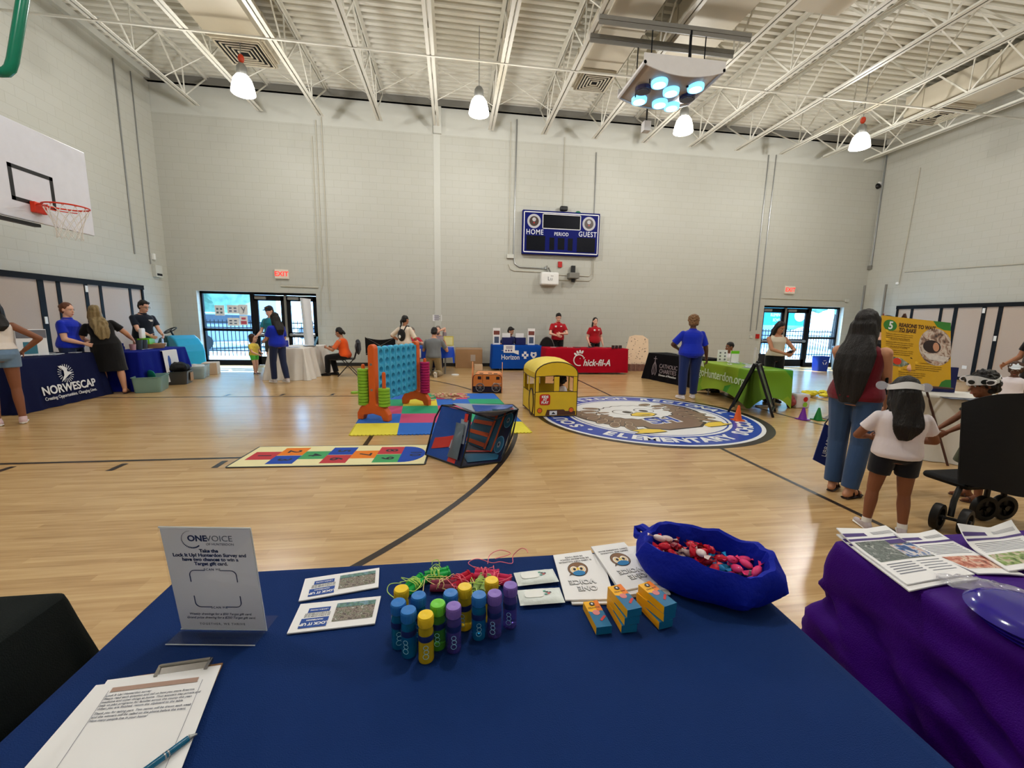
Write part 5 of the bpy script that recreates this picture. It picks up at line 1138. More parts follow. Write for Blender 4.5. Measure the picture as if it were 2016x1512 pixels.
for n, px_ in enumerate((0, Lg)):
    q = MB(); w_ = .052
    sh = [(-.26, 0), (-.26, .10), (-.20, .20), (-.07, .24), (-.055, .30), (-.055, 1.05), (-.04, 1.09), (0, 1.11), (.04, 1.09), (.055, 1.05), (.055, .30), (.07, .24), (.20, .20), (.26, .10), (.26, 0), (.17, 0), (.14, .07), (0, .10), (-.14, .07), (-.17, 0)]
    q.prism([(y, z) for y, z in sh][::1], -w_, w_, Matrix(((0, 0, 1, px_), (1, 0, 0, 0), (0, 1, 0, 0), (0, 0, 0, 1)))); po = q.build('post', M_or, r, smooth=False, bevel=.014)
    q = MB()
    for z in (.45, .82): q.lathe([(.018, 0), (.018, .112)], (px_ - .056, 0, z), 12, Ry(PI / 2))
    q.build('bolt', M_steelg, po)
    for s_ in (-1, 1): q = MB(); q.tube([(px_, s_ * .17, .18), (px_, s_ * .17, .80 if s_ > 0 or n else .70), (px_, s_ * .17, .815 if s_ > 0 or n else .715)], [.028, .026, .012], n=14); q.build('peg', M_or, po)
MR = Matrix.Rotation(rzg, 3, 'Z')
def ring_stack(px_, sy, n, m, lab, grp, z0=.215, h=.045):
    for k in range(n):
        q = MB(); q.lathe([(.032, 0), (.075, .0), (.083, .006), (.083, h - .010), (.075, h - .004), (.032, h - .004), (.032, 0)], n=22)
        p = MR @ V((px_, sy * .17, 0)) + a0; tag(q.build('game_ring', m, loc=(p.x, p.y, z0 + .012 + h * k)), lab, 'game ring', grp)
M_lime = mat('ring_lime', (136, 188, 52), rough=.45); M_mag = mat('ring_magenta', (176, 26, 92), rough=.45)
ring_stack(0, 1, 12, M_lime, 'lime green game ring in the tall stack on the left peg', 'lime rings on the far left peg'); ring_stack(0, -1, 6, M_lime, 'lime green game ring in the short stack on the near peg', 'lime rings on the near peg')
ring_stack(Lg, -1, 12, M_mag, 'magenta game ring in the stack on the right peg', 'magenta rings on the right peg'); ring_stack(Lg, 1, 1, M_lime, 'lime green ring alone on the hidden far peg', 'ring on the far peg')
tag((lambda q: q.lathe([(.02, 0), (.075, 0), (.08, .03), (.02, .03)], tuple(at(699, 774, .001))).build('game_ring', M_lime))(MB()), 'flat lime ring lying on the floor left of the game', 'game ring')

# wooden blocks on the mat
M_wood = mat('block_wood', (214, 184, 146), rough=.6, var=.15, vscale=30)
gr = random.Random(5); bc = at(882, 782, .012); placed = []
for k in range(42):
    lay = 0 if k < 20 else (1 if k < 33 else 2)
    for tr in range(60):
        rr_ = abs(gr.gauss(0, (.19, .12, .07)[lay])); a = gr.uniform(0, 2 * PI); x, y = bc.x + rr_ * math.cos(a) * 1.35, bc.y + rr_ * math.sin(a) * .8
        if all(math.hypot(x - p[0], y - p[1]) > .07 for p in placed if p[2] == lay): break
    placed.append((x, y, lay)); q = MB(); q.box((0, 0, .012), (.105, .034, .022)); tag(q.build('wooden_block', M_wood, smooth=False, bevel=.002, loc=(x, y, .012 + lay * .0245), rz=gr.uniform(0, PI)), 'small plain wooden block in the scattered pile on the foam mat', 'wooden block', 'wooden blocks on the play mat')

# cones
for x, y, c, n, hh_ in ((1452, 828, (222, 92, 34), 'orange', .24), (1580, 826, (112, 36, 160), 'purple', .20), (1610, 827, (20, 120, 50), 'green', .20), (1632, 825, (150, 150, 150), 'grey', .07)):
    p = at(x, y); q = MB(); q.bb((-.075, -.075, 0), (.075, .075, .012)); q.lathe([(.062, .012), (.058, .02), (.016, hh_ - .008), (.014, hh_), (.006, hh_ + .001)], n=24)
    tag(q.build('floor_cone', mat('cone_' + n, c, rough=.45), loc=(p.x, p.y, .0045 if n == 'orange' else .0015)), 'small %s floor cone %s' % (n, 'on the painted emblem' if n == 'orange' else 'on the court floor near the green table'), 'cone')

# sandwich board
b1, b2 = at(1434, 811), at(1522, 822); b1.z = b2.z = 0; ap = (b1 + b2) / 2; zt = .86; dirb = (b2 - b1).normalized(); perp = V((-dirb.y, dirb.x, 0)); hw = (b2 - b1).length / 2
r = thing('sandwich_board', 'black A-frame sandwich board seen edge on before the green table', 'sign board', (ap.x, ap.y, 0), math.atan2(dirb.y, dirb.x)); 
for s_, nm in ((-1, 'panel'), (1, 'panel')):
    q = MB(); A_ = V((s_ * hw, 0, .0)); B_ = V((s_ * .015, 0, zt))
    for y in (0, .58): q.bar(A_ + V((0, y, 0)), B_ + V((0, y, 0)), .04, .035)
    for t in (.10, .95): P_ = A_.lerp(B_, t); q.bar(P_, P_ + V((0, .58, 0)), .035, .035)
    fr = q.build('frame', M_black, r, smooth=False, bevel=.003); q = MB(); p1_, p2_ = A_.lerp(B_, .12), A_.lerp(B_, .94); q.add([p1_, p1_ + V((0, .58, 0)), p2_ + V((0, .58, 0)), p2_], [(0, 1, 2, 3)]); q.build('poster_sheet', mat('board_grey', (92, 96, 98), rough=.2), fr, smooth=False)

# orange train tent
def frame_tube(q, pts, r_=.008, closed=True): q.tube(pts, r_, n=6, closed=closed)
p = at(931, 773); p2 = at(987, 774); w = (p2 - p).length; rzt = math.atan2((p2 - p).y, (p2 - p).x); r = thing('train_tent', 'orange train car play tent with grey spoked wheels on the foam mat', 'play tent', (p.x, p.y, .013), rzt)
M_tor = mat('tent_orange', (214, 124, 52), rough=.6, bump=.2, bscale=20); M_tto = mat('tent_orange_light', (222, 150, 98), rough=.6); M_trim = mat('tent_trim', (40, 20, 20), rough=.6); M_wh = mat('wheel_grey', (120, 116, 116), rough=.6); M_und = mat('tent_under', (30, 20, 40), rough=.7)
H1, D_ = .40, .62; n = 14
fprof = [(0, .12), (0, .27)] + [(.07 * (1 - math.cos(a)), .27 + .10 * math.sin(a)) for a in [PI / 2 * k / 5 for k in range(1, 6)]] + [(w - .07 * (1 - math.cos(a)), .27 + .10 * math.sin(a)) for a in [PI / 2 * k / 5 for k in range(5, 0, -1)]] + [(w, .27), (w, .12)]
MX = M4(Rx(PI / 2), (0, 0, 0)); q = MB(); q.prism(fprof, 0, .006, MX); q.build('side_panel', M_tor, r, smooth=False); q = MB(); q.prism(fprof, -D_, -D_ + .006, MX); q.build('side_panel', M_tor, r, smooth=False)
q = MB(); k = len(fprof); q.add([V((x, y, z)) for y in (0, D_) for x, z in fprof], [(i, i + 1, k + i + 1, k + i) for i in range(k - 1)]); q.build('roof_panel', M_tto, r)
q = MB(); q.bb((0, 0, 0), (w, D_, .12)); q.build('under_panel', M_und, r, smooth=False)
q = MB()
for y in (-.004, D_): q.tube([V((x, y, z)) for x, z in fprof], .006, n=6); 
q.tube([(0, -.008, .12), (w, -.008, .12)], .005, n=6); q.tube([(.2, -.008, .12), (.2, -.008, .36)], .003, n=5); q.build('trim', M_trim, r)
for x in (.10, .27, .48):
    q = MB(); q.bb((x, -.012, .27), (x + .07, -.004, .33)); q.build('window', M_trim, r, smooth=False)
q = MB(); q.bb((.12, .15, .368), (.20, .22, .376)); q.bb((.30, .2, .368), (.38, .27, .376)); q.bb((.42, .12, .368), (.50, .19, .376)); q.build('roof_window', M_trim, r, smooth=False)
for x in (.15, .48):
    q = MB(); q.tube([(x + .085 * math.cos(a), -.014, .10 + .085 * math.sin(a)) for a in [2 * PI * k / 20 for k in range(20)]], .011, n=6, closed=True); q.ell((x, -.014, .10), (.018, .01, .018))
    for k in range(8): a = PI * k / 4; q.tube([(x, -.014, .10), (x + .08 * math.cos(a), -.014, .10 + .08 * math.sin(a))], .004, n=5)
    q.build('wheel', M_wh, r)
for x, y in ((-.02, .02), (w + .01, .0)):
    q = MB(); q.prism([(-.03, .0), (.32, .0), (.30, .40), (.20, .56), (.13, .62), (.06, .56), (-.02, .40)], -.006, .006, Matrix(((0, 0, 1, x), (1, 0, 0, y), (0, 1, 0, .0), (0, 0, 0, 1)))); q.build('end_panel', M_tto, r, smooth=False)
letters('Discovery', .04, M4(Rx(PI / 2), (.50, -.012, .19)), M_wht, r, shear=.3)

# yellow bus tent
p = at(1052, 822); p2 = at(1139, 825); w = (p2 - p).length; rzb = .05; r = thing('bus_tent', 'yellow school bus play tent with red KIDS AT PLAY sign', 'play tent', (p.x, p.y, .0), rzb)
M_ty = mat('tent_yellow', (222, 186, 40), rough=.5, bump=.5, bscale=9, var=.1, vscale=6); M_tyl = mat('tent_yellow_roof', (238, 214, 92), rough=.5, bump=.6, bscale=9); M_tyd = mat('tent_brown_print', (84, 52, 34), rough=.6)
D_ = .82; H_ = .87
def arch_prof(w, zb, zs, zt, n=10): return [(0, zb), (0, zs)] + [(w / 2 - w / 2 * math.cos(a), zs + (zt - zs) * math.sin(a)) for a in [PI * k / n for k in range(1, n)]] + [(w, zs), (w, zb)]
def side(y, th, face=True):
    q = MB(); 
    q.prism([(0, .02), (w, .02), (w, .40), (w * .5, .41), (0, .40)], -y, -y + th, MX)
    for a, b in ((0, .06), (w * .5 - .045, w * .5 + .045), (w - .07, w)): q.prism([(a, .40), (b, .40), (b, .64), (a, .64)], -y, -y + th, MX)
    ap_ = arch_prof(w, .64, .68, H_, 14); low = [(w * (1 - t), .64 + .02 * math.sin(PI * t)) for t in (.25, .5, .75)]; q.prism(ap_ + low, -y, -y + th, MX); return q
side(0, .006).build('front_panel', M_ty, r, smooth=False); side(D_, .006).build('rear_panel', M_ty, r, smooth=False)
for x in (0, w):
    q = MB(); M_ = Matrix(((0, 0, 1, x), (1, 0, 0, 0), (0, 1, 0, 0), (0, 0, 0, 1)))
    q.prism([(0, .04), (D_, .04), (D_, .36), (0, .36)], -.003, .003, M_)
    for a, b in ((0, .07), (D_ / 2 - .03, D_ / 2 + .03), (D_ - .07, D_)): q.prism([(a, .36), (b, .36), (b, .66), (a, .66)], -.003, .003, M_)
    q.prism([(0, .58), (.1, .62), (D_ / 2, .60), (D_ - .1, .62), (D_, .58), (D_, .70), (0, .70)], -.003, .003, M_); q.build('side_panel', M_ty, r, smooth=False)
    if x == 0:
        q = MB(); q.ell((-.006, .20, .22), (.006, .13, .20), n=24, m=12); q.build('wheel_print', M_ty, r); q = MB(); q.tube([(-.008, .20 + .14 * math.cos(a), .22 + .21 * math.sin(a)) for a in [2 * PI * k / 24 for k in range(24)]], .010, n=6, closed=True); q.build('wheel_edge', M_trim, r)
ap_ = arch_prof(w, .70, .70, H_, 14)[1:-1]; k = len(ap_); q = MB()
def rooff(u, v):
    i = u * (k - 1); i0 = min(int(i), k - 2); f = i - i0; x = ap_[i0][0] * (1 - f) + ap_[i0 + 1][0] * f; z = ap_[i0][1] * (1 - f) + ap_[i0 + 1][1] * f; return (x, v * D_, z + .05 * math.sin(PI * min(1, v * 1.0)) * (1 if v < .99 else 0) * math.sin(PI * u) + .012 * noise.noise(V((u * 4, v * 4, 1))) * math.sin(PI * v))
q.grid(rooff, 28, 14, thick=.004); q.build('roof_panel', M_tyl, r)
q = MB()
for y in (-.004, D_ + .004):
    q.tube([V((x, y, z)) for x, z in arch_prof(w, .02, .68, H_, 14)], .008, n=6, closed=True); q.tube([(0, y, .40), (w * .5, y, .41), (w, y, .40)], .006, n=5); q.tube([(0, y, .64), (w * .5, y, .66), (w, y, .64)], .005, n=5)
    for a in (.06, w * .5 - .045, w * .5 + .045, w - .07): q.tube([(a, y, .40), (a, y, .65)], .004, n=5)
for x in (-.004, w + .004): q.tube([(x, 0, .04), (x, D_, .04)], .008, n=6); q.tube([(x, 0, .36), (x, D_, .36)], .005, n=5); q.tube([(x, 0, .62), (x, D_ / 2, .60), (x, D_, .62)], .005, n=5)
q.build('trim', M_trim, r)
q = MB(); q.prism([(x + .16, z + .28) for x, z, a, b in rrect(.17, .17, .035)], .006, .010, MX); sg = q.build('play_sign', mat('sign_red', (196, 40, 32), rough=.5), r, smooth=False)
for t, z in (('KIDS', .325), ('AT', .28), ('PLAY', .235)): letters(t, .05, M4(Rx(PI / 2), (.16, -.0115, z)), M_wht, sg, bold=.003)
for x in (.08, w - .09): q = MB(); q.lathe([(.036, 0), (.036, .004)], (x, -.006, .11), 20, Rx(PI / 2)); q.build('headlight_print', mat('head_orange', (232, 104, 40)), r, smooth=False); q = MB(); q.tube([(x + .038 * math.cos(a), -.009, .11 + .038 * math.sin(a)) for a in [2 * PI * k / 16 for k in range(16)]], .004, n=5, closed=True); q.build('headlight_edge', M_trim, r)
q = MB(); q.prism([(.17, .03), (w - .02, .03), (w - .02, .09), (.50, .095), (.47, .12), (.20, .12)], .006, .009, MX); q.build('bumper_print', M_tyd, r, smooth=False); q = MB(); q.prism([(.24, .035), (.36, .035), (.36, .10), (.24, .10)], .009, .012, MX); pl = q.build('plate_print', M_wht, r, smooth=False); q = MB(); q.prism([(.27, .05), (.34, .05), (.30, .085)], .012, .014, MX); q.build('mark', M_ink, pl, smooth=False)

# fallen blue play tent: quads with drooping fabric
M_fb = mat('tent_blue', (14, 66, 150), rough=.4, bump=.4, bscale=10); M_fn = mat('tent_navy', (20, 22, 52), rough=.5, bump=.3, bscale=10); M_fr = mat('tent_red', (188, 44, 34), rough=.5); M_fo = mat('tent_orange2', (206, 84, 36), rough=.5); M_ft = mat('tent_teal', (38, 96, 128), rough=.5); M_fg = mat('tent_grey', (140, 150, 166), rough=.45); M_fl = mat('tent_lightblue', (96, 150, 190), rough=.5)
K = dict(A=at(838, 897), B=at(907, 922), C=at(986, 911), D=at(1000, 880), E=atY(842, 838, 4.55), F=atY(870, 798, 4.72), G=atY(928, 812, 4.30), Hh=atY(1020, 806, 4.42), J=atY(935, 796, 5.0), Kk=atY(1010, 797, 4.95))
K['A'].z = K['B'].z = K['C'].z = K['D'].z = .012; org = K['B'].copy(); org.z = 0
for k_ in K: K[k_] = K[k_] - org
r = thing('fallen_tent', 'blue and red vehicle play tent tipped on its side before the foam mat', 'play tent', (org.x, org.y, 0))
def patch(a, b, c, d, sag=.0):      # a-b bottom edge, d-c top edge
    n_ = (b - a).cross(d - a).normalized()
    if n_.dot(V((0, 0, EYE)) - org - (a + b + c + d) / 4) < 0: n_ = -n_
    return lambda u, v, o=0.0: (a * (1 - u) * (1 - v) + b * u * (1 - v) + c * u * v + d * (1 - u) * v) + n_ * (sag * math.sin(PI * u) * math.sin(PI * v) + o)
def sheet(name, f, m, parent=r, nu=14, nv=12, th=.003): q = MB(); q.grid(lambda u, v: f(u, v), nu, nv, thick=th); return q.build(name, m, parent)
def decal(name, f, poly, m, parent, o=.004):
    q = MB(); q.add([f(u, v, o) for u, v in poly], [tuple(range(len(poly)))]); return q.build(name, m, parent, smooth=False)
f1 = patch(K['A'], K['B'], K['G'], K['F'], -.04); s1 = sheet('end_panel', f1, M_fb)
def band(f, u0, u1, v0, v1, n=8, sk=0): return [(u0 + (u1 - u0) * i / n, v0 + sk * i / n) for i in range(n + 1)] + [(u0 + (u1 - u0) * i / n, v1 + sk * i / n) for i in range(n, -1, -1)]
def strip(name, f, u0, u1, v0, v1, m, par, o=.005, sk=0.0, n=8): q = MB(); q.grid(lambda u, v: f(u0 + (u1 - u0) * u, v0 + (v1 - v0) * v + sk * u, o), n, 3); return q.build(name, m, par, smooth=False)
strip('red_stripe', f1, .10, .78, .14, .36, M_fr, s1, sk=.22, o=.006); strip('red_patch', f1, .62, .84, .02, .16, M_fr, s1, o=.006); strip('grey_window', f1, .72, .97, .40, .84, M_fg, s1, o=.006); strip('dark_edge', f1, .86, .99, .02, .98, M_fn, s1, o=.0045); strip('red_corner', f1, .84, .95, .80, .95, M_fr, s1, o=.012); strip('silver_patch', f1, .55, .80, .26, .42, M_fg, s1, o=.012)
q = MB(); q.grid(lambda u, v: f1(.62 + .3 * u, .10 + .65 * v, .03 + .05 * math.sin(PI * u) * math.sin(PI * v)), 8, 8, thick=.003); q.build('loose_flap', mat('tent_smoke', (96, 110, 122), rough=.3, alpha=.8), s1)
f2 = patch(K['B'], K['C'], K['D'], K['A'] + V((.18, .42, 0)), .0); s2 = sheet('floor_panel', lambda u, v: f2(u, v) + V((0, 0, .004)), M_fn)
strip('floor_print', f2, .2, .9, .1, .45, M_ft, s2, o=.012); strip('floor_print_red', f2, .1, .8, .55, .62, M_fr, s2, o=.012)
f3 = patch(K['C'], K['D'] + V((.10, .42, .02)), K['Kk'] + V((.0, .05, 0)), K['Hh'], .0); s3 = sheet('side_panel', f3, M_fn)
f4 = patch(K['D'] + V((-.52, .22, 0)), K['C'] + V((.02, .16, 0)), K['Hh'] + V((.0, .06, -.02)), K['J'] + V((.04, 0, -.05)), .0); s4 = sheet('back_panel', f4, M_ft)
for v0, mm in ((.05, M_fo), (.30, M_fo), (.58, M_fo), (.80, M_fo)): strip('orange_stripe', f4, .05, .55, v0, v0 + .10, mm, s4, o=.008)
strip('stripe_long', f4, .56, .61, .02, .98, M_fo, s4, o=.009); strip('stripe_long', f4, .74, .78, .02, .98, M_fo, s4, o=.009); strip('dark_band', f4, .80, 1.0, .0, 1.0, M_fn, s4, o=.007)
def wheel_d(f, cu, cv, ru, rv, par, o):
    for k_, mm in ((1.0, M_fl), (.88, M_ft), (.36, M_fg), (.16, M_fn)): q = MB(); q.add([f(cu + ru * k_ * math.cos(a), cv + rv * k_ * math.sin(a), o) for a in [2 * PI * i / 24 for i in range(24)]], [tuple(range(24))]); q.build('wheel_print', mm, par, smooth=False); o += .002 * (1 if o > 0 else -1)
wheel_d(f4, .88, .22, .10, .19, s4, .010); wheel_d(f4, .90, .76, .09, .17, s4, .010)
f5 = patch(K['G'], K['Hh'], K['Kk'], K['F'] + V((.12, .12, .0)), -.10); s5 = sheet('top_panel', f5, M_fg, nu=20)
strip('top_red', f5, .12, .95, .25, .50, M_fr, s5, o=.006, n=16); strip('top_blue', f5, .3, .98, .70, .95, M_fb, s5, o=.006, n=16); strip('top_dark', f5, .05, .95, .53, .66, M_fn, s5, o=.006, n=16); strip('front_lip', f5, .03, .98, .0, .12, M_fg, s5, o=.007, n=16)
q = MB(); q.tube([K['A'], K['B'], K['B'].lerp(K['G'], .5) + V((.02, 0, 0)), K['G'], K['G'].lerp(K['F'], .6) + V((0, 0, .015)), K['F'] + V((0, 0, 0)), K['F'].lerp(K['A'], .25) + V((-.03, 0, .0)), K['A']], .010, n=8); q.tube([K['B'], K['C'], K['C'].lerp(K['Hh'], .5) + V((.03, 0, 0)), K['Hh'], K['G'].lerp(K['Hh'], .5) + V((0, 0, -.10)), K['G']], .010, n=8); q.tube([K['F'], K['J'], K['Kk'], K['Hh']], .009, n=8); q.tube([K['C'], K['D'], K['Kk']], .008, n=8); q.build('wire_rim', M_black, r)

# ---------------------------------------------------------------- foreground table and what lies on it
TZ = .7515
def T(x, y, z=TZ): return at(x, y, z)
CN = clothm('near_navy', (16, 44, 98), bump=.35, bs=420); cN = (.035, .83); wN, dN, rzN = 1.63, .75, -.012
drape('tablecloth', 'large smooth blue tablecloth of the nearest table, covered with giveaways', cN, wN, dN, .75, rzN, CN, fold=.015, flare=.06, seed=11, cfold=.06)
folding_table('folding table hidden under the nearest blue tablecloth', cN, wN - .03, dN - .03, .738, rzN)
CK = clothm('black_green', (14, 20, 20), bump=.3, bs=300)
drape('tablecloth', 'black tablecloth corner at the lower left edge', (-1.93, .79), 1.83, .76, .75, 0, CK, fold=.03, flare=.12, seed=12, cfold=.10, freq=6)
folding_table('folding table hidden under the black tablecloth at lower left', (-1.93, .79), 1.80, .73, .738, 0)
CP = clothm('purple', (58, 2, 118), rough=.55, bump=.3); cP = (2.215, .79); rzP = -.01
PU = drape('tablecloth', 'wrinkled purple tablecloth at the lower right beside the nearest table', cP, 1.83, .76, .75, rzP, CP, fold=.03, flare=.07, seed=13, cfold=.04, freq=4.5, crumple=.075)
folding_table('folding table hidden under the purple tablecloth', cP, 1.80, .73, .738, rzP)

# acrylic sign holder
a, b = T(357, 1241), T(525, 1243); w = (b - a).length; rzs = math.atan2((b - a).y, (b - a).x); r = thing('sign_holder', 'clear acrylic stand with a printed survey sheet on the nearest table', 'sign holder', (a.x, a.y, TZ), rzs)
def clear_mat(name, c, rough=.04, f0=1.45):
    m = bpy.data.materials.new(name); m.use_nodes = True; N = m.node_tree.nodes; L = m.node_tree.links; N.remove(N['Principled BSDF']); t = N.new('ShaderNodeBsdfTransparent'); t.inputs[0].default_value = c; g = N.new('ShaderNodeBsdfGlossy'); g.inputs['Roughness'].default_value = rough
    f = N.new('ShaderNodeFresnel'); f.inputs[0].default_value = f0; ge = N.new('ShaderNodeNewGeometry'); iv = N.new('ShaderNodeMath'); iv.operation = 'SUBTRACT'; iv.inputs[0].default_value = 1; L.new(ge.outputs['Backfacing'], iv.inputs[1]); mu = N.new('ShaderNodeMath'); mu.operation = 'MULTIPLY'; L.new(f.outputs[0], mu.inputs[0]); L.new(iv.outputs[0], mu.inputs[1])
    mx = N.new('ShaderNodeMixShader'); L.new(mu.outputs[0], mx.inputs[0]); L.new(t.outputs[0], mx.inputs[1]); L.new(g.outputs[0], mx.inputs[2]); L.new(mx.outputs[0], N['Material Output'].inputs[0]); return m
M_acr = clear_mat('acrylic', (.985, .99, .995, 1))
hs_ = .272; lean_ = math.radians(6); up_v = V((0, math.sin(lean_) * -1, math.cos(lean_)))
def sp(x, z, o): return V((x, 0, .002)) + up_v * z + V((0, -1, -.1)) * o
MS = plane_M((0, 0, .002), (1, 0, 0), up_v)        # local z points towards the camera side
q = MB(); q.prism([(0, 0), (w, 0), (w, hs_), (0, hs_)], .0015, .0035, MS); q.prism([(0, 0), (w, 0), (w, hs_), (0, hs_)], -.0035, -.0015, MS); q.bb((0, -.045, .0), (w, .05, .002)); q.build('acrylic_body', M_acr, r, smooth=False)
M_edge = mat('acrylic_edge', (214, 220, 226), rough=.15, alpha=.75)
q = MB(); q.tube([MS @ V((0, hs_, 0)), MS @ V((w, hs_, 0))], .002, n=6); q.tube([MS @ V((w, 0, 0)), MS @ V((w, hs_, 0))], .0016, n=6); q.tube([(0, -.045, .002), (w, -.045, .002)], .0012, n=5); q.tube([(0, 0, .004), (w, 0, .004)], .0018, n=6); q.build('edge', M_edge, r)
q = MB(); q.prism([(.002, .004), (w - .002, .004), (w - .002, hs_ - .002), (.002, hs_ - .002)], -.0005, .0005, MS); pg = q.build('printed_sheet', mat('sheet_lilac', (232, 233, 246), rough=.6, var=.02), r, smooth=False)
M_navyp = mat('print_navy', (34, 50, 100), rough=.7); k = w / .216
def st_(t, sz, x, z, **kw): letters(t, sz * k, MS @ Matrix.Translation((w / 2 + x * k, z, .0008)), kw.pop('m', M_navyp), pg, th=.0002, **kw)
st_('ONE', .022, -.022, .245, bold=.0006); st_('VOICE', .022, .030, .245, m=mat('print_grey', (110, 118, 140))); st_('OF HUNTERDON', .0085, .030, .231, m=mat('print_grey', (110, 118, 140)))
for t, z in (('Take the', .214), ('Lock It Up! Hunterdon Survey and', .203), ('have two chances to win a', .192), ('Target gift card.', .181)): st_(t, .0125, 0, z, bold=.0004)
for t, z in (('SCAN ME', .166), ('SCAN ME', .064)): st_(t, .0085, 0, z, space=1.2)
for t, z in (('Weekly drawings for a $50 Target gift card.', .046), ('Grand prize drawing for a $250 Target gift card.', .036)): st_(t, .0088, 0, z, shear=.3)
st_('TOGETHER, WE THRIVE', .0085, 0, .018, space=1.3, m=mat('print_grey', (110, 118, 140)))
q = MB(); C0, C1, z0_, z1_ = w / 2 - .052, w / 2 + .052, .066, .164
for sx_ in (-1, 1):
    for sz_ in (-1, 1):
        cx_, cz_ = w / 2 + sx_ * .052, .115 + sz_ * .049; rr_ = .012
        pts = [(cx_ - sx_ * .035, cz_), (cx_ - sx_ * rr_, cz_)] + [(cx_ - sx_ * rr_ + sx_ * rr_ * math.sin(t), cz_ - sz_ * rr_ + sz_ * rr_ * math.cos(t)) for t in (.4, .8, 1.2)] + [(cx_, cz_ - sz_ * rr_), (cx_, cz_ - sz_ * .03)]
        q.tube([MS @ V((x, z, .0012)) for x, z in pts], .0009, n=5)
q.build('scan_bracket', M_navyp, pg)
q = MB()
for i in range(24):
    a_ = math.radians(95 + 215 * i / 23); s_ = .0006 + .0012 * i / 23; q.ell(MS @ V((w / 2 - .036 * k + .021 * math.cos(a_) , .243 + .021 * math.sin(a_), .001)), (s_, s_, s_), n=6, m=4)
q.build('dotted_ring', M_navyp, pg)

# postcards
def card_quad(name, label, cat, pts, m, z=TZ, th=.0015, group=None, lift=None, parent=None, curl=0.0):
    P = [T(x, y) for x, y in pts]; o = P[0].copy(); o.z = z; x_ = P[1] - P[0]; rz = math.atan2(x_.y, x_.x); R = Rz(-rz); L = [R @ (p - P[0]) for p in P]
    q = MB(); q.grid(lambda u, v: (L[0].lerp(L[1], u)).lerp(L[3].lerp(L[2], u), v) + V((0, 0, th + .001 + curl * (abs(u - .5) * 2) ** 3 * (v) ** 2)), 10, 6, thick=th)
    ob = q.build(name, m, None, smooth=False, loc=o, rz=rz); tag(ob, label, cat, group); return ob, L, (lambda u, v, h=.0: (L[0].lerp(L[1], u)).lerp(L[3].lerp(L[2], u), v) + V((0, 0, th + .0016 + h + curl * (abs(u - .5) * 2) ** 3 * v ** 2)))
def on_quad(fn, u0, u1, v0, v1, m, par, name, h=0.0, n=4):
    q = MB(); q.grid(lambda u, v: fn(u0 + (u1 - u0) * u, v0 + (v1 - v0) * v, h), n, n); return q.build(name, m, par, smooth=False)
def txt_quad(fn, u, v, du, dv, s, size, m, par, **kw):       # lettering at (u,v); du/dv give the reading and upward directions in quad space
    c = fn(u, v, .0006); x = fn(u + du[0] * .02, v + du[1] * .02, .0006) - c; y = fn(u + dv[0] * .02, v + dv[1] * .02, .0006) - c; return letters(s, size, plane_M(c, x, y), m, par, th=.0002, **kw)
M_photo1 = photo_mat('photo_print', [(40, 40, 44), (96, 84, 80), (150, 140, 132), (70, 84, 50), (200, 196, 196)], 90); M_photo2 = photo_mat('photo_sky', [(50, 80, 120), (90, 130, 110), (120, 150, 180)], 60)
for pts, lab in ((((588, 1186), (745, 1158), (747, 1120), (601, 1142)), 'white lock it up postcard with photo, the farther of two'), (((565, 1250), (738, 1230), (750, 1176), (592, 1192)), 'white lock it up postcard with photo, the nearer of two')):
    ob, L, fn = card_quad('postcard', lab, 'postcard', pts, M_paper, group='postcards on the nearest table', th=.003)
    on_quad(fn, .47, .95, .22, .86, M_photo1, ob, 'photo', .0004); on_quad(fn, .47, .95, .70, .86, M_photo2, ob, 'photo_top', .0008); on_quad(fn, .10, .42, .10, .42, mat('print_royal', (26, 70, 150)), ob, 'logo_block', .0004); on_quad(fn, .14, .40, .62, .78, mat('print_royal', (26, 70, 150)), ob, 'blue_bar', .0004)
    txt_quad(fn, .26, .22, (-1, 0), (0, -1), 'LOCK IT UP!', .012, M_paper, ob, bold=.0005); txt_quad(fn, .26, .35, (-1, 0), (0, -1), 'HUNTERDON', .006, M_paper, ob, bold=.0002)
    for k in range(3): txt_quad(fn, .27, .47 + .05 * k, (-1, 0), (0, -1), 'lock up firearms and keep kids safe', .0042, M_ink, ob)
    txt_quad(fn, .27, .70, (-1, 0), (0, -1), 'LEARN MORE', .007, M_paper, ob)

# clipboard, papers and pen
ob, L, fn = card_quad('clipboard', 'brown clipboard with clipped white form at the lower left of the nearest table', 'clipboard', ((40, 1575), (330, 1560), (439, 1308), (262, 1335)), mat('hardboard', (150, 112, 72), rough=.6), th=.003)
q = MB(); c = fn(.58, .96, .002); x = (fn(.7, .96) - fn(.4, .96)).normalized(); y = (fn(.5, 1) - fn(.5, .9)).normalized(); Mq = plane_M(c, x, y)
q.add([Mq @ V(p) for p in ((-.045, -.012, .002), (.045, -.012, .002), (.045, .012, .010), (-.045, .012, .010), (-.045, .014, .0), (.045, .014, .0))], [(0, 1, 2, 3), (3, 2, 5, 4)]); q.tube([Mq @ V((-.045, .011, .010)), Mq @ V((.045, .011, .010))], .0035, n=8)
for s_ in (-1, 1): q.bar(Mq @ V((s_ * .044, -.01, .003)), Mq @ V((s_ * .046, .014, .007)), .006, .008)
q.build('clip', mat('chrome', (150, 148, 146), rough=.2, metal=.9), ob)
ob, L, fn = card_quad('paper_form', 'loose white form under the clipped page, sticking out to the left', 'paper', ((-10, 1590), (300, 1570), (420, 1330), (190, 1356)), M_paper, z=TZ + .006, th=.0012)
ob, L, fn = card_quad('paper_form', 'white printed form with tan title bar on top of the clipboard', 'paper', ((60, 1570), (345, 1560), (436, 1318), (213, 1348)), M_paper, z=TZ + .0085, th=.0012)
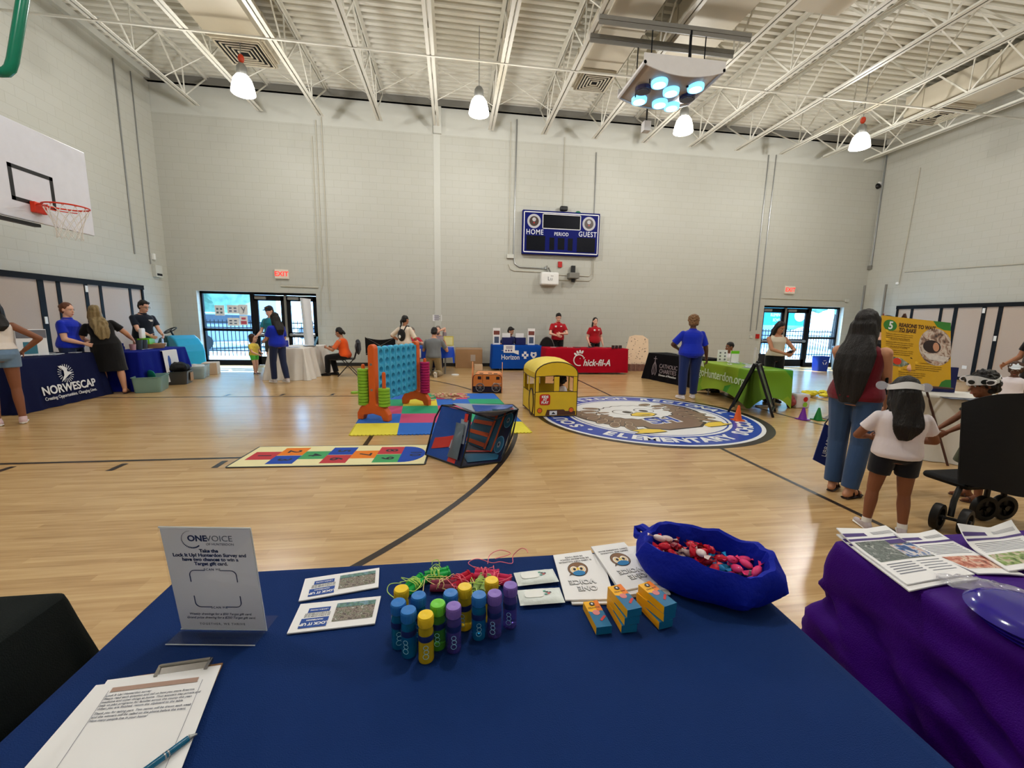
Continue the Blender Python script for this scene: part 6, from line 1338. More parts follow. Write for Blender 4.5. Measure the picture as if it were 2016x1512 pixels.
on_quad(fn, .10, .84, .84, .89, mat('tan_bar', (170, 140, 126)), ob, 'title_bar', .0003); M_pt = mat('form_text', (120, 124, 138))
tx = ['Lock It Up! Hunterdon survey', 'Please read each question and tell us how you store firearms,', 'medicine and other things at home. Your answers stay private and', 'help us plan programs for families across the county this year.', 'When you are finished, return the clipboard to the table.', 'Thank you for taking part. Two names will be drawn each week', 'and the winners will be called on the phone before the event.', 'How many people live in your home?']
for i, t in enumerate(tx): txt_quad(fn, .09, .80 - .034 * i - (.012 if i > 4 else 0), (1, 0), (0, 1), t, .0062, M_pt, ob, align='LEFT')
for u in (.08, .88): on_quad(fn, u, u + .004, .05, .86, M_pt, ob, 'ruled_edge', .0003)
p0, p1 = T(283, 1519, TZ + .02), T(372, 1453, TZ + .016); p2 = T(388, 1445, TZ + .014); q = MB(); q.mi(0).tube([p0, p0.lerp(p1, .98)], .0052, n=12); q.mi(1).tube([p1, p1.lerp(p2, .5), p2], [.005, .003, .0014], n=12)
for t in (.42, .50): q.tube([p0.lerp(p1, t), p0.lerp(p1, t + .03)], .0056, n=12)
q.build('x', M_white); o = bpy.data.objects['x']; o.name = 'ballpoint_pen'; o.data.materials.clear(); o.data.materials.append(mat('pen_teal', (10, 92, 128), rough=.25)); o.data.materials.append(M_steelg)
o.data.polygons.foreach_set('material_index', q.m); tag(o, 'teal ballpoint pen with silver tip lying across the form', 'pen')

# bubble bottles
def tint(n, c, a=.78): return mat('bubble_' + n, c, rough=.08, spec=.6, trans=.6, ior=1.15, var=.12, vscale=40)
BC = dict(b=((44, 120, 200), (30, 130, 190)), y=((240, 204, 40), (236, 206, 50)), g=((110, 204, 60), (90, 170, 70)), p=((132, 104, 190), (96, 88, 180)))
spots = [(790, 1157, 'y'), (824, 1170, 'b'), (784, 1184, 'b'), (804, 1199, 'b'), (838, 1208, 'y'), (862, 1186, 'g'), (887, 1165, 'b'), (893, 1191, 'p'), (915, 1153, 'y'), (943, 1169, 'b'), (974, 1166, 'p'), (1005, 1150, 'p'), (968, 1140, 'y')]
wd_ = ['yellow', 'blue', 'blue', 'blue', 'yellow', 'green', 'blue', 'purple', 'yellow', 'blue', 'purple', 'purple', 'yellow']
blab = ['yellow capped bubble bottle at the back left of the group', 'blue capped bubble bottle behind the front left blue pair', 'blue capped bubble bottle, leftmost of all', 'blue capped bubble bottle directly left of the front yellow one', 'yellow capped bubble bottle at the very front', 'green capped bubble bottle, the only green one', 'blue capped bubble bottle behind the front purple one', 'purple capped bubble bottle at the front right of the green one', 'yellow capped bubble bottle in the middle of the back', 'blue capped bubble bottle, rightmost blue one', 'purple capped bubble bottle second from the right', 'purple capped bubble bottle, rightmost of all', 'yellow capped bubble bottle at the back right behind a purple one']
protos = {}
for (x, y, c), lab in zip(spots, blab):
    HB = .108; p = T(x, y, TZ + HB); loc = (p.x, p.y, TZ); capc, bc = BC[c]
    lab_group = 'bubble bottles on the nearest table'
    if c not in protos:
        r = thing('bubble_bottle', lab, 'bubble bottle', loc, rnd.uniform(-.4, .4), lab_group); tm = tint(c, bc)
        q = MB(); q.lathe([(.0135, .0015), (.0165, .001), (.0172, .006), (.0165, .012), (.0165, .066), (.0160, .074), (.013, .082), (.0125, .084)], n=24); q.build('bottle_body', tm, r)
        q = MB(); q.lathe([(.0168, .051), (.0170, .052), (.0170, .064), (.0168, .065)], n=24, c=(0, 0, 0)); q.build('label_band', mat('bubble_label', (24, 40, 100), rough=.4), r)
        q = MB(); q.lathe([(.0158, .083), (.0165, .084), (.0165, .104), (.0155, .1065), (.006, .1072), (.001, .106)], n=26)
        for k in range(26): a_ = 2 * PI * k / 26; q.bar((.0166 * math.cos(a_), .0166 * math.sin(a_), .086), (.0166 * math.cos(a_), .0166 * math.sin(a_), .103), .0012, .0012)
        q.build('cap', mat('bubble_cap_' + c, capc, rough=.35), r)
        q = MB(); ring = lambda cx, cz, R_: q.tube([(cx + R_ * math.cos(t), -.0168 - .0002, cz + R_ * math.sin(t)) for t in [2 * PI * k / 10 for k in range(10)]], .0006, n=4, closed=True); ring(0, .040, .005); ring(.001, .030, .005); ring(0, .019, .006); q.build('bubble_print', mat('bubble_print', (140, 200, 220), rough=.4), r); protos[c] = r
    else: dup(protos[c], loc, rnd.uniform(-.4, .4), lab, lab_group)

# whistles on cords
def loopcord(pts, c, lab, par=None, r_=.0011):
    P = []; n = len(pts)
    for i in range(n - 1):
        p0_, p1_, p2_, p3_ = pts[max(i - 1, 0)], pts[i], pts[i + 1], pts[min(i + 2, n - 1)]
        for k in range(6):
            t = k / 6; P.append(.5 * ((2 * p1_) + (p2_ - p0_) * t + (2 * p0_ - 5 * p1_ + 4 * p2_ - p3_) * t * t + (3 * p1_ - p0_ - 3 * p2_ + p3_) * t ** 3))
    P.append(pts[-1]); q = MB(); q.tube(P, r_, n=6); return q
def whistle(label, x, y, ang, c, cc, loops, seed, tail=None):
    g = random.Random(seed); p = T(x, y, TZ + .012); r = thing('cord_whistle', label, 'whistle', (p.x, p.y, TZ), ang, 'toy whistles on cords'); wm = mat('whistle_%d' % sum(c), c, rough=.2, trans=.35, ior=1.2); cm_ = mat('cord_%d' % sum(cc), cc, rough=.4)
    q = MB()
    for dy, dz in ((-.010, .0105), (.010, .0105)): q.tube([(-.03, dy, dz), (.035, dy, dz)], .0095, n=14); q.lathe([(.0095, 0), (.0112, .001), (.0112, .006), (.0095, .007)], (.033, dy, dz), 14, Ry(PI / 2))
    q.build('tube', wm, r); pts = []
    for k in range(loops * 8):
        a_ = 2 * PI * k / 8; R_ = .017 + .004 * g.random(); pts.append(V((-.006 + .010 * math.sin(k * .31) + .006 * g.random(), R_ * math.cos(a_), .014 + .013 * math.sin(a_) + .001)))
    for k in range(7): a_ = g.uniform(0, 2 * PI); R_ = g.uniform(.03, .055); pts.append(V((-.01 + R_ * math.cos(a_ + k), R_ * math.sin(a_ + k), .004 + .02 * g.random())))
    loopcord(pts, cc, '').build('cord', cm_, r)
    if tail:
        pts = [Rz(-ang) @ (T(a, b, TZ + z) - V((p.x, p.y, TZ))) for a, b, z in tail]; loopcord(pts, cc, '').build('cord_tail', cm_, r)
LG, YG, PK, SP = (40, 190, 90), (196, 228, 110), (232, 60, 110), (240, 110, 130)
whistle('green toy whistle wrapped in yellow green cord, farthest back', 858, 1130, .25, LG, YG, 6, 1, [(850, 1112, .02), (853, 1104, .03), (863, 1103, .03), (866, 1118, .01)])
whistle('green toy whistle under a tangle of pale cord, left of the other green one', 815, 1150, .9, LG, YG, 6, 2, [(790, 1148, .02), (768, 1150, .02), (763, 1165, .01), (780, 1180, .01)])
whistle('dull rose toy whistle with pale cord loops between green and pink ones', 870, 1152, -.1, (150, 66, 90), (220, 200, 140), 2, 3, [(865, 1160, .01), (862, 1150, .03), (880, 1138, .03), (893, 1130, .03), (896, 1140, .01)])
whistle('bright pink toy whistle with a long loose pink cord', 955, 1130, -.2, PK, SP, 3, 4, [(935, 1118, .01), (922, 1108, .015), (940, 1100, .01), (968, 1108, .01), (985, 1106, .01), (1008, 1109, .006), (1010, 1094, .006), (1025, 1080, .03), (1036, 1082, .03), (1039, 1088, .03)])
whistle('bright pink toy whistle at the right of the pink pair', 978, 1138, -.35, PK, SP, 2, 5, [(960, 1110, .01), (965, 1092, .02), (985, 1083, .02), (1005, 1090, .005), (975, 1100, .01)])
whistle('small red pink cord bundle behind the yellow bottle', 905, 1142, .6, (214, 40, 70), SP, 3, 6)
whistle('yellow green cord bundle between the two yellow bottles', 948, 1150, 1.2, (170, 200, 120), YG, 3, 7)

# wet wipe packs
def pack(name, label, cx, cy, w, h, rz, z=TZ, th=.016, m=None):
    p = T(cx, cy, z); q = MB()
    def f(u, v, s_): x = (u - .5) * w; y = (v - .5) * h; k_ = (max(0, 1 - abs(2 * u - 1) ** 6) * max(0, 1 - abs(2 * v - 1) ** 4)); return (x, y, th / 2 + .001 + s_ * th / 2 * k_ + .0012 * noise.noise(V((u * 7, v * 7, s_))) * k_)
    q.grid(lambda u, v: f(u, v, 1), 24, 14); q.grid(lambda u, v: f(1 - u, v, -1), 24, 14); return tag(q.build(name, m or mat('foil_white', (222, 230, 228), rough=.3, bump=.3, bscale=60), loc=(p.x, p.y, z), rz=rz), label, 'wipes')
for cx, cy, rz_, lab in ((1055, 1142, .06, 'white packet of wipes, the farther of two'), (1064, 1180, -.01, 'white packet of wipes, the nearer of two')):
    o = pack('wipes_packet', lab, cx, cy, .118, .062, rz_); q = MB(); q.prism([(x - .018, y) for x, y, a, b in rrect(.05, .028, .008)], .0175, .0180); q.build('sticker', mat('sticker', (236, 238, 236), rough=.4), o, smooth=False)
    for i, (dx, dy, cc) in enumerate(((.012, .008, (90, 170, 150)), (.018, .004, (70, 80, 90)), (.022, -.002, (220, 110, 110)), (.014, -.004, (90, 160, 150)), (.026, .002, (80, 80, 90)))): q = MB(); q.bb((dx - .004, dy - .002, .0176), (dx + .003, dy + .002, .0184)); q.build('logo_mark', mat('wm%d' % i, cc), o, smooth=False)

# colouring books
def book(label, pts, z, rot=True, spanish=False, m=None, plain=False):
    ob, L, fn = card_quad('colouring_book', label, 'colouring book', pts, M_paper, z=z, th=.004)
    if plain: return ob
    dk, br_, bl, yl = M_darkbr, mat('owl_brown', (126, 90, 62)), mat('owl_mask', (30, 120, 178)), M_yel; 
    def pl(n_, poly, m_, h): q = MB(); q.add([fn(u, v, h) for u, v in poly], [tuple(range(len(poly)))]); q.build(n_, m_, ob, smooth=False)
    el = lambda cu, cv, ru, rv, n=20: [(cu + ru * math.cos(2 * PI * k / n), cv + rv * math.sin(2 * PI * k / n)) for k in range(n)]
    # the picture is upside down for the viewer: feet of the page point away
    pl('owl_outline', el(.5, .60, .25, .155, 26), dk, .0003); pl('owl_head', el(.5, .60, .235, .145, 26), br_, .0005)
    for s_ in (-1, 1): pl('owl_eye', el(.5 + s_ * .10, .59, .095, .075), M_wht, .0008); pl('owl_eye_ring', el(.5 + s_ * .10, .59, .075, .06), mat('owl_cream', (232, 206, 160)), .0010); pl('owl_pupil', el(.5 + s_ * .085, .595, .035, .028), M_ink, .0012)
    pl('owl_mask', el(.5, .505, .15, .055), bl, .0014); pl('owl_beak', el(.5, .60, .03, .028), yl, .0014); pl('owl_brow', [(.28, .50), (.5, .56), (.5, .545), (.24, .46)], dk, .0013)
    txt_quad(fn, .5, .33, (-1, 0), (0, -1), 'VOICE', .026, mat('outline_grey', (86, 90, 96)), ob, bold=.0012); txt_quad(lambda u, v, h=0.0: fn(u, v, h + .0005), .5, .33, (-1, 0), (0, -1), 'VOICE', .026, M_paper, ob, bold=.0003); txt_quad(fn, .58, .20, (-1, 0), (0, -1), 'ONE', .026, mat('outline_grey', (86, 90, 96)), ob, bold=.0012); txt_quad(lambda u, v, h=0.0: fn(u, v, h + .0005), .58, .20, (-1, 0), (0, -1), 'ONE', .026, M_paper, ob, bold=.0003)
    for i, t in enumerate(('EL LIBRO PARA COLOREAR', 'DE SEGURIDAD MEDICA', 'DE ONE VOICE') if spanish else ('GRAPH AND COLORING', 'SAFETY COLORING BOOK')): txt_quad(fn, .5, .78 + .055 * i, (-1, 0), (0, -1), t, .0085, M_ink, ob)
    return ob
book('plain white booklet under the left colouring book', ((1126, 1192), (1212, 1191), (1184, 1092), (1090, 1098)), TZ, plain=True)
book('Spanish owl colouring book, left of the two visible covers', ((1113, 1188), (1200, 1186), (1163, 1089), (1089, 1099)), TZ + .0055, spanish=True)
book('plain white booklet at the bottom of the right colouring book pile', ((1228, 1178), (1320, 1172), (1262, 1086), (1180, 1090)), TZ, plain=True)
book('second booklet in the right colouring book pile', ((1224, 1180), (1312, 1166), (1255, 1080), (1170, 1088)), TZ + .0055, plain=True)
book('English owl colouring book on top of the right pile', ((1222, 1174), (1304, 1156), (1228, 1076), (1163, 1085)), TZ + .011)

# crayon boxes
cb_p = None
def crayon(label, x, y, k, rz_, grp='crayon boxes on the nearest table', flat=False):
    global cb_p
    p = T(x, y, TZ); p.x += .0022 * (k - 1); loc = (p.x, p.y, TZ + .0003 + k * .0205)
    if cb_p is None:
        r = thing('crayon_box', label, 'crayon box', loc, rz_, grp); q = MB(); q.bb((-.019, -.046, 0), (.019, .046, .020)); q.build('carton', mat('box_yellow', (244, 180, 20), rough=.4), r, smooth=False, bevel=.0008)
        q = MB(); q.prism([(-.019, -.0462), (.019, -.0462), (.019, .006), (.006, .012), (-.006, .004), (-.019, .010)], .0201, .0206); q.bb((-.0195, -.0466, .001), (.0195, -.0455, .0206)); q.build('blue_panel', mat('box_blue', (20, 104, 150), rough=.4), r, smooth=False)
        q = MB(); q.prism([(.004, .006), (.019, .010), (.019, .046), (.008, .046)], .0201, .0207); q.build('orange_panel', mat('box_orange', (228, 120, 24), rough=.4), r, smooth=False)
        q = MB(); q.lathe([(.007, 0), (.007, .0006)], (0, .034, .0206), 16); q.build('logo_ring', M_darkbr, r, smooth=False); q = MB(); q.ell((0, .034, .0213), (.0025, .0035, .0006), n=8, m=6); q.build('logo_flame', M_wht, r)
        q = MB(); q.lathe([(.009, 0), (.009, .0007)], (-.001, .002, .0206), 16); q.build('seal', mat('box_pink', (214, 130, 130)), r, smooth=False)
        q = MB(); q.bar((0, -.026, .0212), (.016, -.012, .0212), .006, .0006); q.build('crayon_print', mat('crayon_red', (196, 60, 60)), r, smooth=False); letters('CRAYONS', .0065, Matrix.Translation((0, .020, .0209)), M_darkbr, r, th=.0001); cb_p = r; return r
    return dup(cb_p, loc, rz_, label, grp)
crayon('single yellow and blue crayon box, leftmost', 1176, 1222, 0, .04)
crayon('bottom crayon box of the middle pile', 1224, 1219, 0, .02); crayon('middle crayon box of the middle pile', 1224, 1219, 1, .10); crayon('top crayon box of the middle pile, showing its front', 1224, 1219, 2, .16)
crayon('bottom crayon box of the right pile', 1288, 1212, 0, .18); crayon('second crayon box of the right pile', 1288, 1212, 1, .34); crayon('top crayon box of the right pile, showing its front', 1288, 1212, 2, .28)

# drawstring bag with candy
pc = T(1383, 1152); M_bag = mat('bag_blue', (8, 30, 160), rough=.6, bump=.6, bscale=30, spec=.15); r = thing('drawstring_bag', 'open royal blue drawstring bag lying on the table, filled with sweets', 'bag', (pc.x, pc.y, TZ), -.62)
q = MB(); n = 72; lay = [(.0, .0), (.75, .001), (1.0, .012), (1.13, .040), (1.16, .07), (1.10, .098), (1.02, .112), (.94, .108), (.88, .085), (.84, .05), (.80, .018), (.4, .014)]
def bagp(a, f, z):
    rx, ry = .165, .098; w_ = 1 + .03 * math.sin(5 * a + z * 30) + .10 * noise.noise(V((math.cos(a) * 2.2, math.sin(a) * 2.2, z * 16))) + .04 * noise.noise(V((math.cos(a) * 7, math.sin(a) * 7, z * 40))); lift = 1 + .18 * max(0, math.sin(a + .35)) + .08 * math.sin(3 * a + 1) + .12 * noise.noise(V((math.cos(a) * 3, math.sin(a) * 3, 5)))
    return V((rx * f * w_ * math.cos(a), ry * f * w_ * math.sin(a), max(.002, z * (lift if z > .03 else 1) + (.006 * noise.noise(V((a * 3, z * 20, 2))) if z > .03 else 0))))
for f, z in lay: q.v += [bagp(2 * PI * k / n, f, z) for k in range(n)]
for i in range(len(lay) - 1):
    for k in range(n): q.f.append((i * n + k, i * n + (k + 1) % n, (i + 1) * n + (k + 1) % n, (i + 1) * n + k)); q.m.append(0)
q.f.append(tuple(range(n - 1, -1, -1))); q.f.append(tuple((len(lay) - 1) * n + k for k in range(n))); q.m += [0, 0]; q.build('bag_shell', M_bag, r)
q = MB(); q.tube([(-.15, .05, .09), (-.185, .09, .085), (-.205, .105, .07), (-.20, .08, .06), (-.17, .06, .07)], [.012, .013, .012, .013, .012], n=8); q.build('strap_loop', M_bag, r)
candm = [mat('candy_red', (196, 24, 50), rough=.15), mat('candy_dark_red', (130, 20, 40), rough=.15), mat('candy_blue', (40, 150, 214), rough=.15), mat('candy_pink', (226, 60, 120), rough=.15), mat('candy_clear', (224, 206, 206), rough=.15), mat('candy_green', (120, 196, 90), rough=.2)]
cn = ['red', 'dark red', 'light blue', 'pink', 'clear', 'green']; gr = random.Random(9); cprot = {}; cpl = []
for k in range(420):
    u = gr.uniform(-.78, .78); lim = .62 * math.sqrt(max(0, 1 - (u / .86) ** 2)); v = gr.uniform(-lim, lim); ci = (0 if gr.random() < .55 else (1 if gr.random() < .5 else 4)) if u < .1 else gr.choice([2, 2, 4, 3, 0] if u < .45 else [3, 3, 4, 1, 5])
    z = .030 + .014 * (k % 4) + (.030 if u < .1 else .010) * (1 - abs(v) / .7); lp = Rz(-.62) @ V((u * .165, v * .098, z)) + V((pc.x, pc.y, TZ)); a_ = gr.uniform(0, PI)
    if any((lp - p_).length < .0245 for p_ in cpl): continue
    cpl.append(lp)
    if ci not in cprot:
        q = MB(); q.ell((0, 0, 0), (.016, .010, .008), n=10, m=8)
        for s_ in (-1, 1): q.add([V((s_ * .013, 0, 0)), V((s_ * .028, -.008, .003)), V((s_ * .029, .002, -.003)), V((s_ * .027, .009, .004)), V((s_ * .013, .001, .001))], [(0, 1, 2), (0, 2, 3), (4, 2, 1), (4, 3, 2)])
        o = q.build('wrapped_candy', candm[ci]); cprot[ci] = o
    else: o = cprot[ci].copy(); col.objects.link(o)
    o.scale = (1.2, 1.2, 1.15); o.location = lp + V((0, 0, .008)); o.rotation_euler = (gr.uniform(-.6, .6), gr.uniform(-.6, .6), a_); tag(o, '%s wrapped sweet inside the blue drawstring bag' % cn[ci], 'sweet', '%s sweets in the blue bag' % cn[ci])

# brochures and discs on the purple table
def brochure(label, pts, z, curl=.03, kind=0):
    P = [T(x, y, TZ) for x, y in pts]; o = P[0].copy(); L = [p - o for p in P]; 
    def fn(u, v, h=0.0): return L[0].lerp(L[1], u).lerp(L[3].lerp(L[2], u), v) + V((0, 0, .002 + h + curl * max(0, v - .55) ** 2 * 3 * (.4 + .6 * abs(u - .6) * 1.6) + .004 * (1 - v) * math.sin(3 * u)))
    q = MB(); q.grid(lambda u, v: fn(u, v), 16, 16, thick=.004); ob = tag(q.build('brochure', M_paper, loc=(o.x, o.y, z)), label, 'brochure'); up_ = mat('print_purple', (66, 44, 116))
    on_quad(fn, .0, .42, .84, .90, up_, ob, 'title_tab', .0006, 10); on_quad(fn, .0, 1.0, .76, .80, up_, ob, 'title_line', .0006, 12)
    for k_ in range(5): on_quad(fn, .55, .95, .88 - .0 + k_ * .012 - .02, .884 - .02 + k_ * .012, M_pt, ob, 'print_line', .0006, 6)
    if kind == 0:
        on_quad(fn, .05, .95, .36, .74, photo_mat('photo_hall', [(36, 44, 44), (110, 120, 116), (70, 80, 78), (190, 194, 190)], 40), ob, 'photo', .0006, 10); on_quad(fn, .55, .95, .38, .64, photo_mat('photo_blue', [(14, 40, 90), (30, 90, 160), (214, 214, 216), (190, 110, 70)], 34), ob, 'photo_side', .0009, 10); on_quad(fn, .60, .95, .66, .74, up_, ob, 'photo_title', .0010, 6)
        for k_ in range(5): on_quad(fn, .08, .48, .30 - k_ * .04, .315 - k_ * .04, M_pt, ob, 'print_line', .0006, 4); on_quad(fn, .55, .92, .30 - k_ * .045, .312 - k_ * .045, M_pt, ob, 'print_line', .0006, 4)
    else:
        on_quad(fn, .05, .95, .12, .42, photo_mat('photo_food%d' % kind, [(90, 30, 26), (190, 110, 90), (230, 200, 180), (120, 60, 46)] if kind == 1 else [(40, 60, 30), (130, 160, 80), (200, 190, 170), (150, 70, 60)], 34), ob, 'photo', .0006, 8)
        for k_ in range(7): on_quad(fn, .08, .90, .70 - k_ * .035, .712 - k_ * .035, M_pt, ob, 'print_line', .0006, 6)
    return ob
brochure('lowest brochure of the left pile on the purple table', ((1790, 1165), (1925, 1142), (1744, 1050), (1646, 1056)), TZ + .001, .01, 0)
brochure('brochure with blue and green photos, left pile on the purple table', ((1785, 1156), (1918, 1136), (1742, 1046), (1645, 1053)), TZ + .007, .03, 0)
brochure('brochure with red brown food photo, middle of the purple table', ((1925, 1132), (2020, 1136), (1838, 1052), (1758, 1062)), TZ + .003, .03, 1)
brochure('curled brochure with green leaf photo, right side of the purple table', ((1985, 1132), (2110, 1120), (1985, 1052), (1880, 1066)), TZ + .012, .09, 2)
p = T(2045, 1222, TZ + .03); M_disc = mat('disc_purple', (38, 22, 140), rough=.12, spec=.7)
for k in range(3):
    q = MB(); q.lathe([(.0, .020), (.085, .021), (.105, .016), (.118, .004), (.122, .0), (.118, -.004), (.105, .010), (.02, .014)], n=48); o = q.build('flying_disc', M_disc, loc=(p.x - .01 * k + .01, p.y - .012 * (2 - k), TZ + .006 + k * .013)); tag(o, 'glossy purple flying disc, %s of the stack on the purple table' % ('bottom', 'middle', 'top')[k], 'flying disc', 'purple discs on the purple table')
q = MB(); p = T(1925, 1165)
def crum(u, v): a_ = u * 2 * PI; R_ = .075 * (v) * (1 + .3 * noise.noise(V((math.cos(a_) * 2, math.sin(a_) * 2, v * 3)))); return V((R_ * 1.25 * math.cos(a_), R_ * .62 * math.sin(a_), .022 * (1 - v) + .014 * noise.noise(V((math.cos(a_) * 5, math.sin(a_) * 5, v * 6))) * v + .012))
q.grid(crum, 40, 10); tag(q.build('plastic_bag', mat('clear_plastic', (206, 206, 214), rough=.12, alpha=.42, spec=.8), loc=(p.x, p.y, TZ + .006), rz=-.5, smooth=True), 'crumpled clear plastic bag beside the purple discs', 'plastic bag')

# ---------------------------------------------------------------- hoop, poster, stroller and other furniture
r = thing('basketball_hoop', 'white backboard with black square, orange rim and net at the left', 'basketball hoop', (-5.55, 6.72, 2.68))
q = MB(); q.bb((-.04, -.915, 0), (0, .915, 1.22)); q.build('backboard', mat('backboard_white', (214, 216, 226), rough=.25), r, smooth=False, bevel=.01)
q = MB(); y, z0, z1, t = .305, .22, .67, .05
for a_, b_ in (((-y, z0), (y, z0 + t)), ((-y, z1 - t), (y, z1)), ((-y, z0), (-y + t, z1)), ((y - t, z0), (y, z1))): q.bb((0, a_[0], a_[1]), (.003, b_[0], b_[1]))
q.build('target_square', M_black, r, smooth=False)
q = MB(); q.bb((.004, -.09, .12), (.07, .09, .26)); M_rim = mat('rim_orange', (206, 52, 28), rough=.4); q.build('rim_mount', M_rim, r, smooth=False, bevel=.01)
q = MB(); cx_, cz_, R_ = .36, .225, .228; q.tube([(cx_ + R_ * math.cos(a), R_ * math.sin(a), cz_) for a in [2 * PI * k / 40 for k in range(40)]], .010, n=8, closed=True); q.tube([(cx_ + R_ * .98 * math.cos(a), R_ * math.sin(a) * .98, cz_ - .035) for a in [math.radians(100 + 160 * k / 16) for k in range(17)]], .007, n=6)
for k in range(12): a = 2 * PI * k / 12; q.tube([(cx_ + (R_) * math.cos(a + d), R_ * math.sin(a + d), cz_ - .02 * math.sin(t)) for d, t in ((-.05, 0), (-.03, 1), (0, 1.6), (.03, 1), (.05, 0))], .0035, n=5)
for s_ in (-1, 1): q.bar((.06, s_ * .07, .22), (.16, s_ * .12, .225), .015, .01)
q.build('rim', M_rim, r); q = MB()
lv = [(1.0, -.015), (.86, -.10), (.70, -.18), (.60, -.26), (.56, -.34), (.58, -.42)]
for i in range(len(lv) - 1):
    for k in range(12):
        for d in (1, -1):
            a, b = 2 * PI * (k + .5 * (i % 2)) / 12, 2 * PI * (k + .5 * (i % 2) + .5 * d) / 12; r0, z0 = lv[i]; r1, z1 = lv[i + 1]
            q.tube([(cx_ + R_ * r0 * math.cos(a), R_ * r0 * math.sin(a), cz_ + z0), (cx_ + R_ * r1 * math.cos(b), R_ * r1 * math.sin(b), cz_ + z1)], .0038, n=5)
q.build('net', mat('net_white', (224, 220, 216), rough=.8), r)
q = MB()
for y in (-.45, .45): q.tube([(-.04, y, .9), (-2.55, y, 1.2)], .035, n=10); q.tube([(-.04, y, .2), (-2.55, y, .5)], .03, n=10); q.bar((-.3, y, .25), (-2.3, y, 1.15), .03, .03)
q.bb((-2.57, -.6, .3), (-2.53, .6, 1.4)); q.build('wall_arm', M_grey, r)
q = MB(); q.bb((-.05, -.9, -.06), (.03, .0, -.02)); q.build('lower_pad', M_black, r, smooth=False)

# poster on an easel
pa, pb, pc_, pd = (atY(x, y, Y) for x, y, Y in ((1735, 752, 3.80), (1872, 763, 3.80), (1902, 628, 3.95), (1762, 624, 3.95)))
ex = (pb - pa).normalized(); ez = ((pd - pa) + (pc_ - pb)).normalized(); wz = (pb - pa).length * .97; hz_ = (pd - pa).length
r = thing('easel', 'thin dark metal tripod easel standing before the white table', 'easel', (5.1, 3.95, 0)); q = MB(); o3 = V((5.1, 3.95, 0)); topp = (pc_ + pd) / 2 + V((0, .28, .05)) - o3
legs_ = [at(1866, 917), at(1826, 905), V((5.0, 4.75, 0))]
for k, p_ in enumerate(legs_):
    q = MB(); q.tube([topp, V((p_.x, p_.y, .0)) - o3], .011, n=8); q.build('leg', M_gold, r)
q = MB(); q.tube([pa - o3 + V((0, -.02, -.0)) - ez * .012, pb - o3 + V((0, -.02, .0)) - ez * .012], .010, n=8); q.build('ledge', M_gold, r)
MP = plane_M(pa, ex, ez); wz = (pb - pa).length; hz_ = (pd - pa).dot(MP.to_3x3() @ V((0, 1, 0)))
q = MB(); q.prism([(0, 0), (wz, 0), (wz, hz_), (0, hz_)], -.004, 0, Matrix.Identity(4)); po = q.build('poster_board', mat('poster_mustard', (206, 160, 22), rough=.5, var=.03), None, smooth=False); po.matrix_world = MP; tag(po, 'mustard yellow poster about five reasons to wait to bake, on the easel', 'poster')
def pshape(n, poly, m_, z=.0004): q = MB(); q.prism(poly, z, z + .0006); q.build(n, m_, po, smooth=False)
ellp = lambda cx, cy, rx, ry, n=32: [(cx + rx * math.cos(2 * PI * k / n), cy + ry * math.sin(2 * PI * k / n)) for k in range(n)]
M_pg = mat('poster_green', (46, 120, 40), rough=.5); M_pd = mat('poster_dark', (70, 42, 10), rough=.6); k = wz
pshape('number_disc', ellp(.12 * k, hz_ - .11 * k, .095 * k, .068 * k), M_pg); letters('5', .13 * k, Matrix.Translation((.12 * k, hz_ - .115 * k, .0014)), M_wht, po, bold=.003, shear=.2, th=.0003)
letters('REASONS TO WAIT', .064 * k, Matrix.Translation((.24 * k, hz_ - .095 * k, .0010)), M_pd, po, align='LEFT', bold=.0028, shear=.2, th=.0003, squeeze=.94); letters('TO BAKE', .064 * k, Matrix.Translation((.24 * k, hz_ - .155 * k, .0010)), M_pd, po, align='LEFT', bold=.0028, shear=.2, th=.0003, squeeze=.94)
pshape('green_corner', [(.74 * k, hz_), (.80 * k, hz_ - .07 * k), (.90 * k, hz_ - .10 * k), (k, hz_ - .10 * k), (k, hz_)], M_pg); pshape('green_corner', [(.82 * k, 0), (.86 * k, .06 * k), (.92 * k, .09 * k), (k, .095 * k), (k, 0)], M_pg)
pshape('photo_oval', [(min(x, k), y) for x, y in ellp(.78 * k, .60 * hz_, .25 * k, .23 * k)], photo_mat('poster_photo', [(60, 50, 48), (150, 120, 104), (206, 196, 186), (176, 140, 124)], 12)); pshape('photo_figure', ellp(.72 * k, .60 * hz_, .13 * k, .08 * k), mat('poster_figure', (40, 26, 26)), .0008); pshape('photo_face', ellp(.78 * k, .60 * hz_, .045 * k, .055 * k), SKIN['tan'], .0014); pshape('photo_papers', [(.58 * k, .50 * hz_), (k * .98, .46 * hz_), (k * .9, .38 * hz_), (.68 * k, .40 * hz_)], mat('poster_paper', (206, 200, 196), var=.3, vscale=30), .0012)
pshape('photo_small', [(0.005, .36 * hz_), (.12 * k, .40 * hz_), (.28 * k, .38 * hz_), (.40 * k, .30 * hz_), (.28 * k, .25 * hz_), (.005, .27 * hz_)], photo_mat('poster_small', [(50, 70, 40), (120, 130, 110), (196, 202, 210)], 16)); pshape('photo_child', ellp(.22 * k, .33 * hz_, .06 * k, .04 * k), M_rim, .0010)
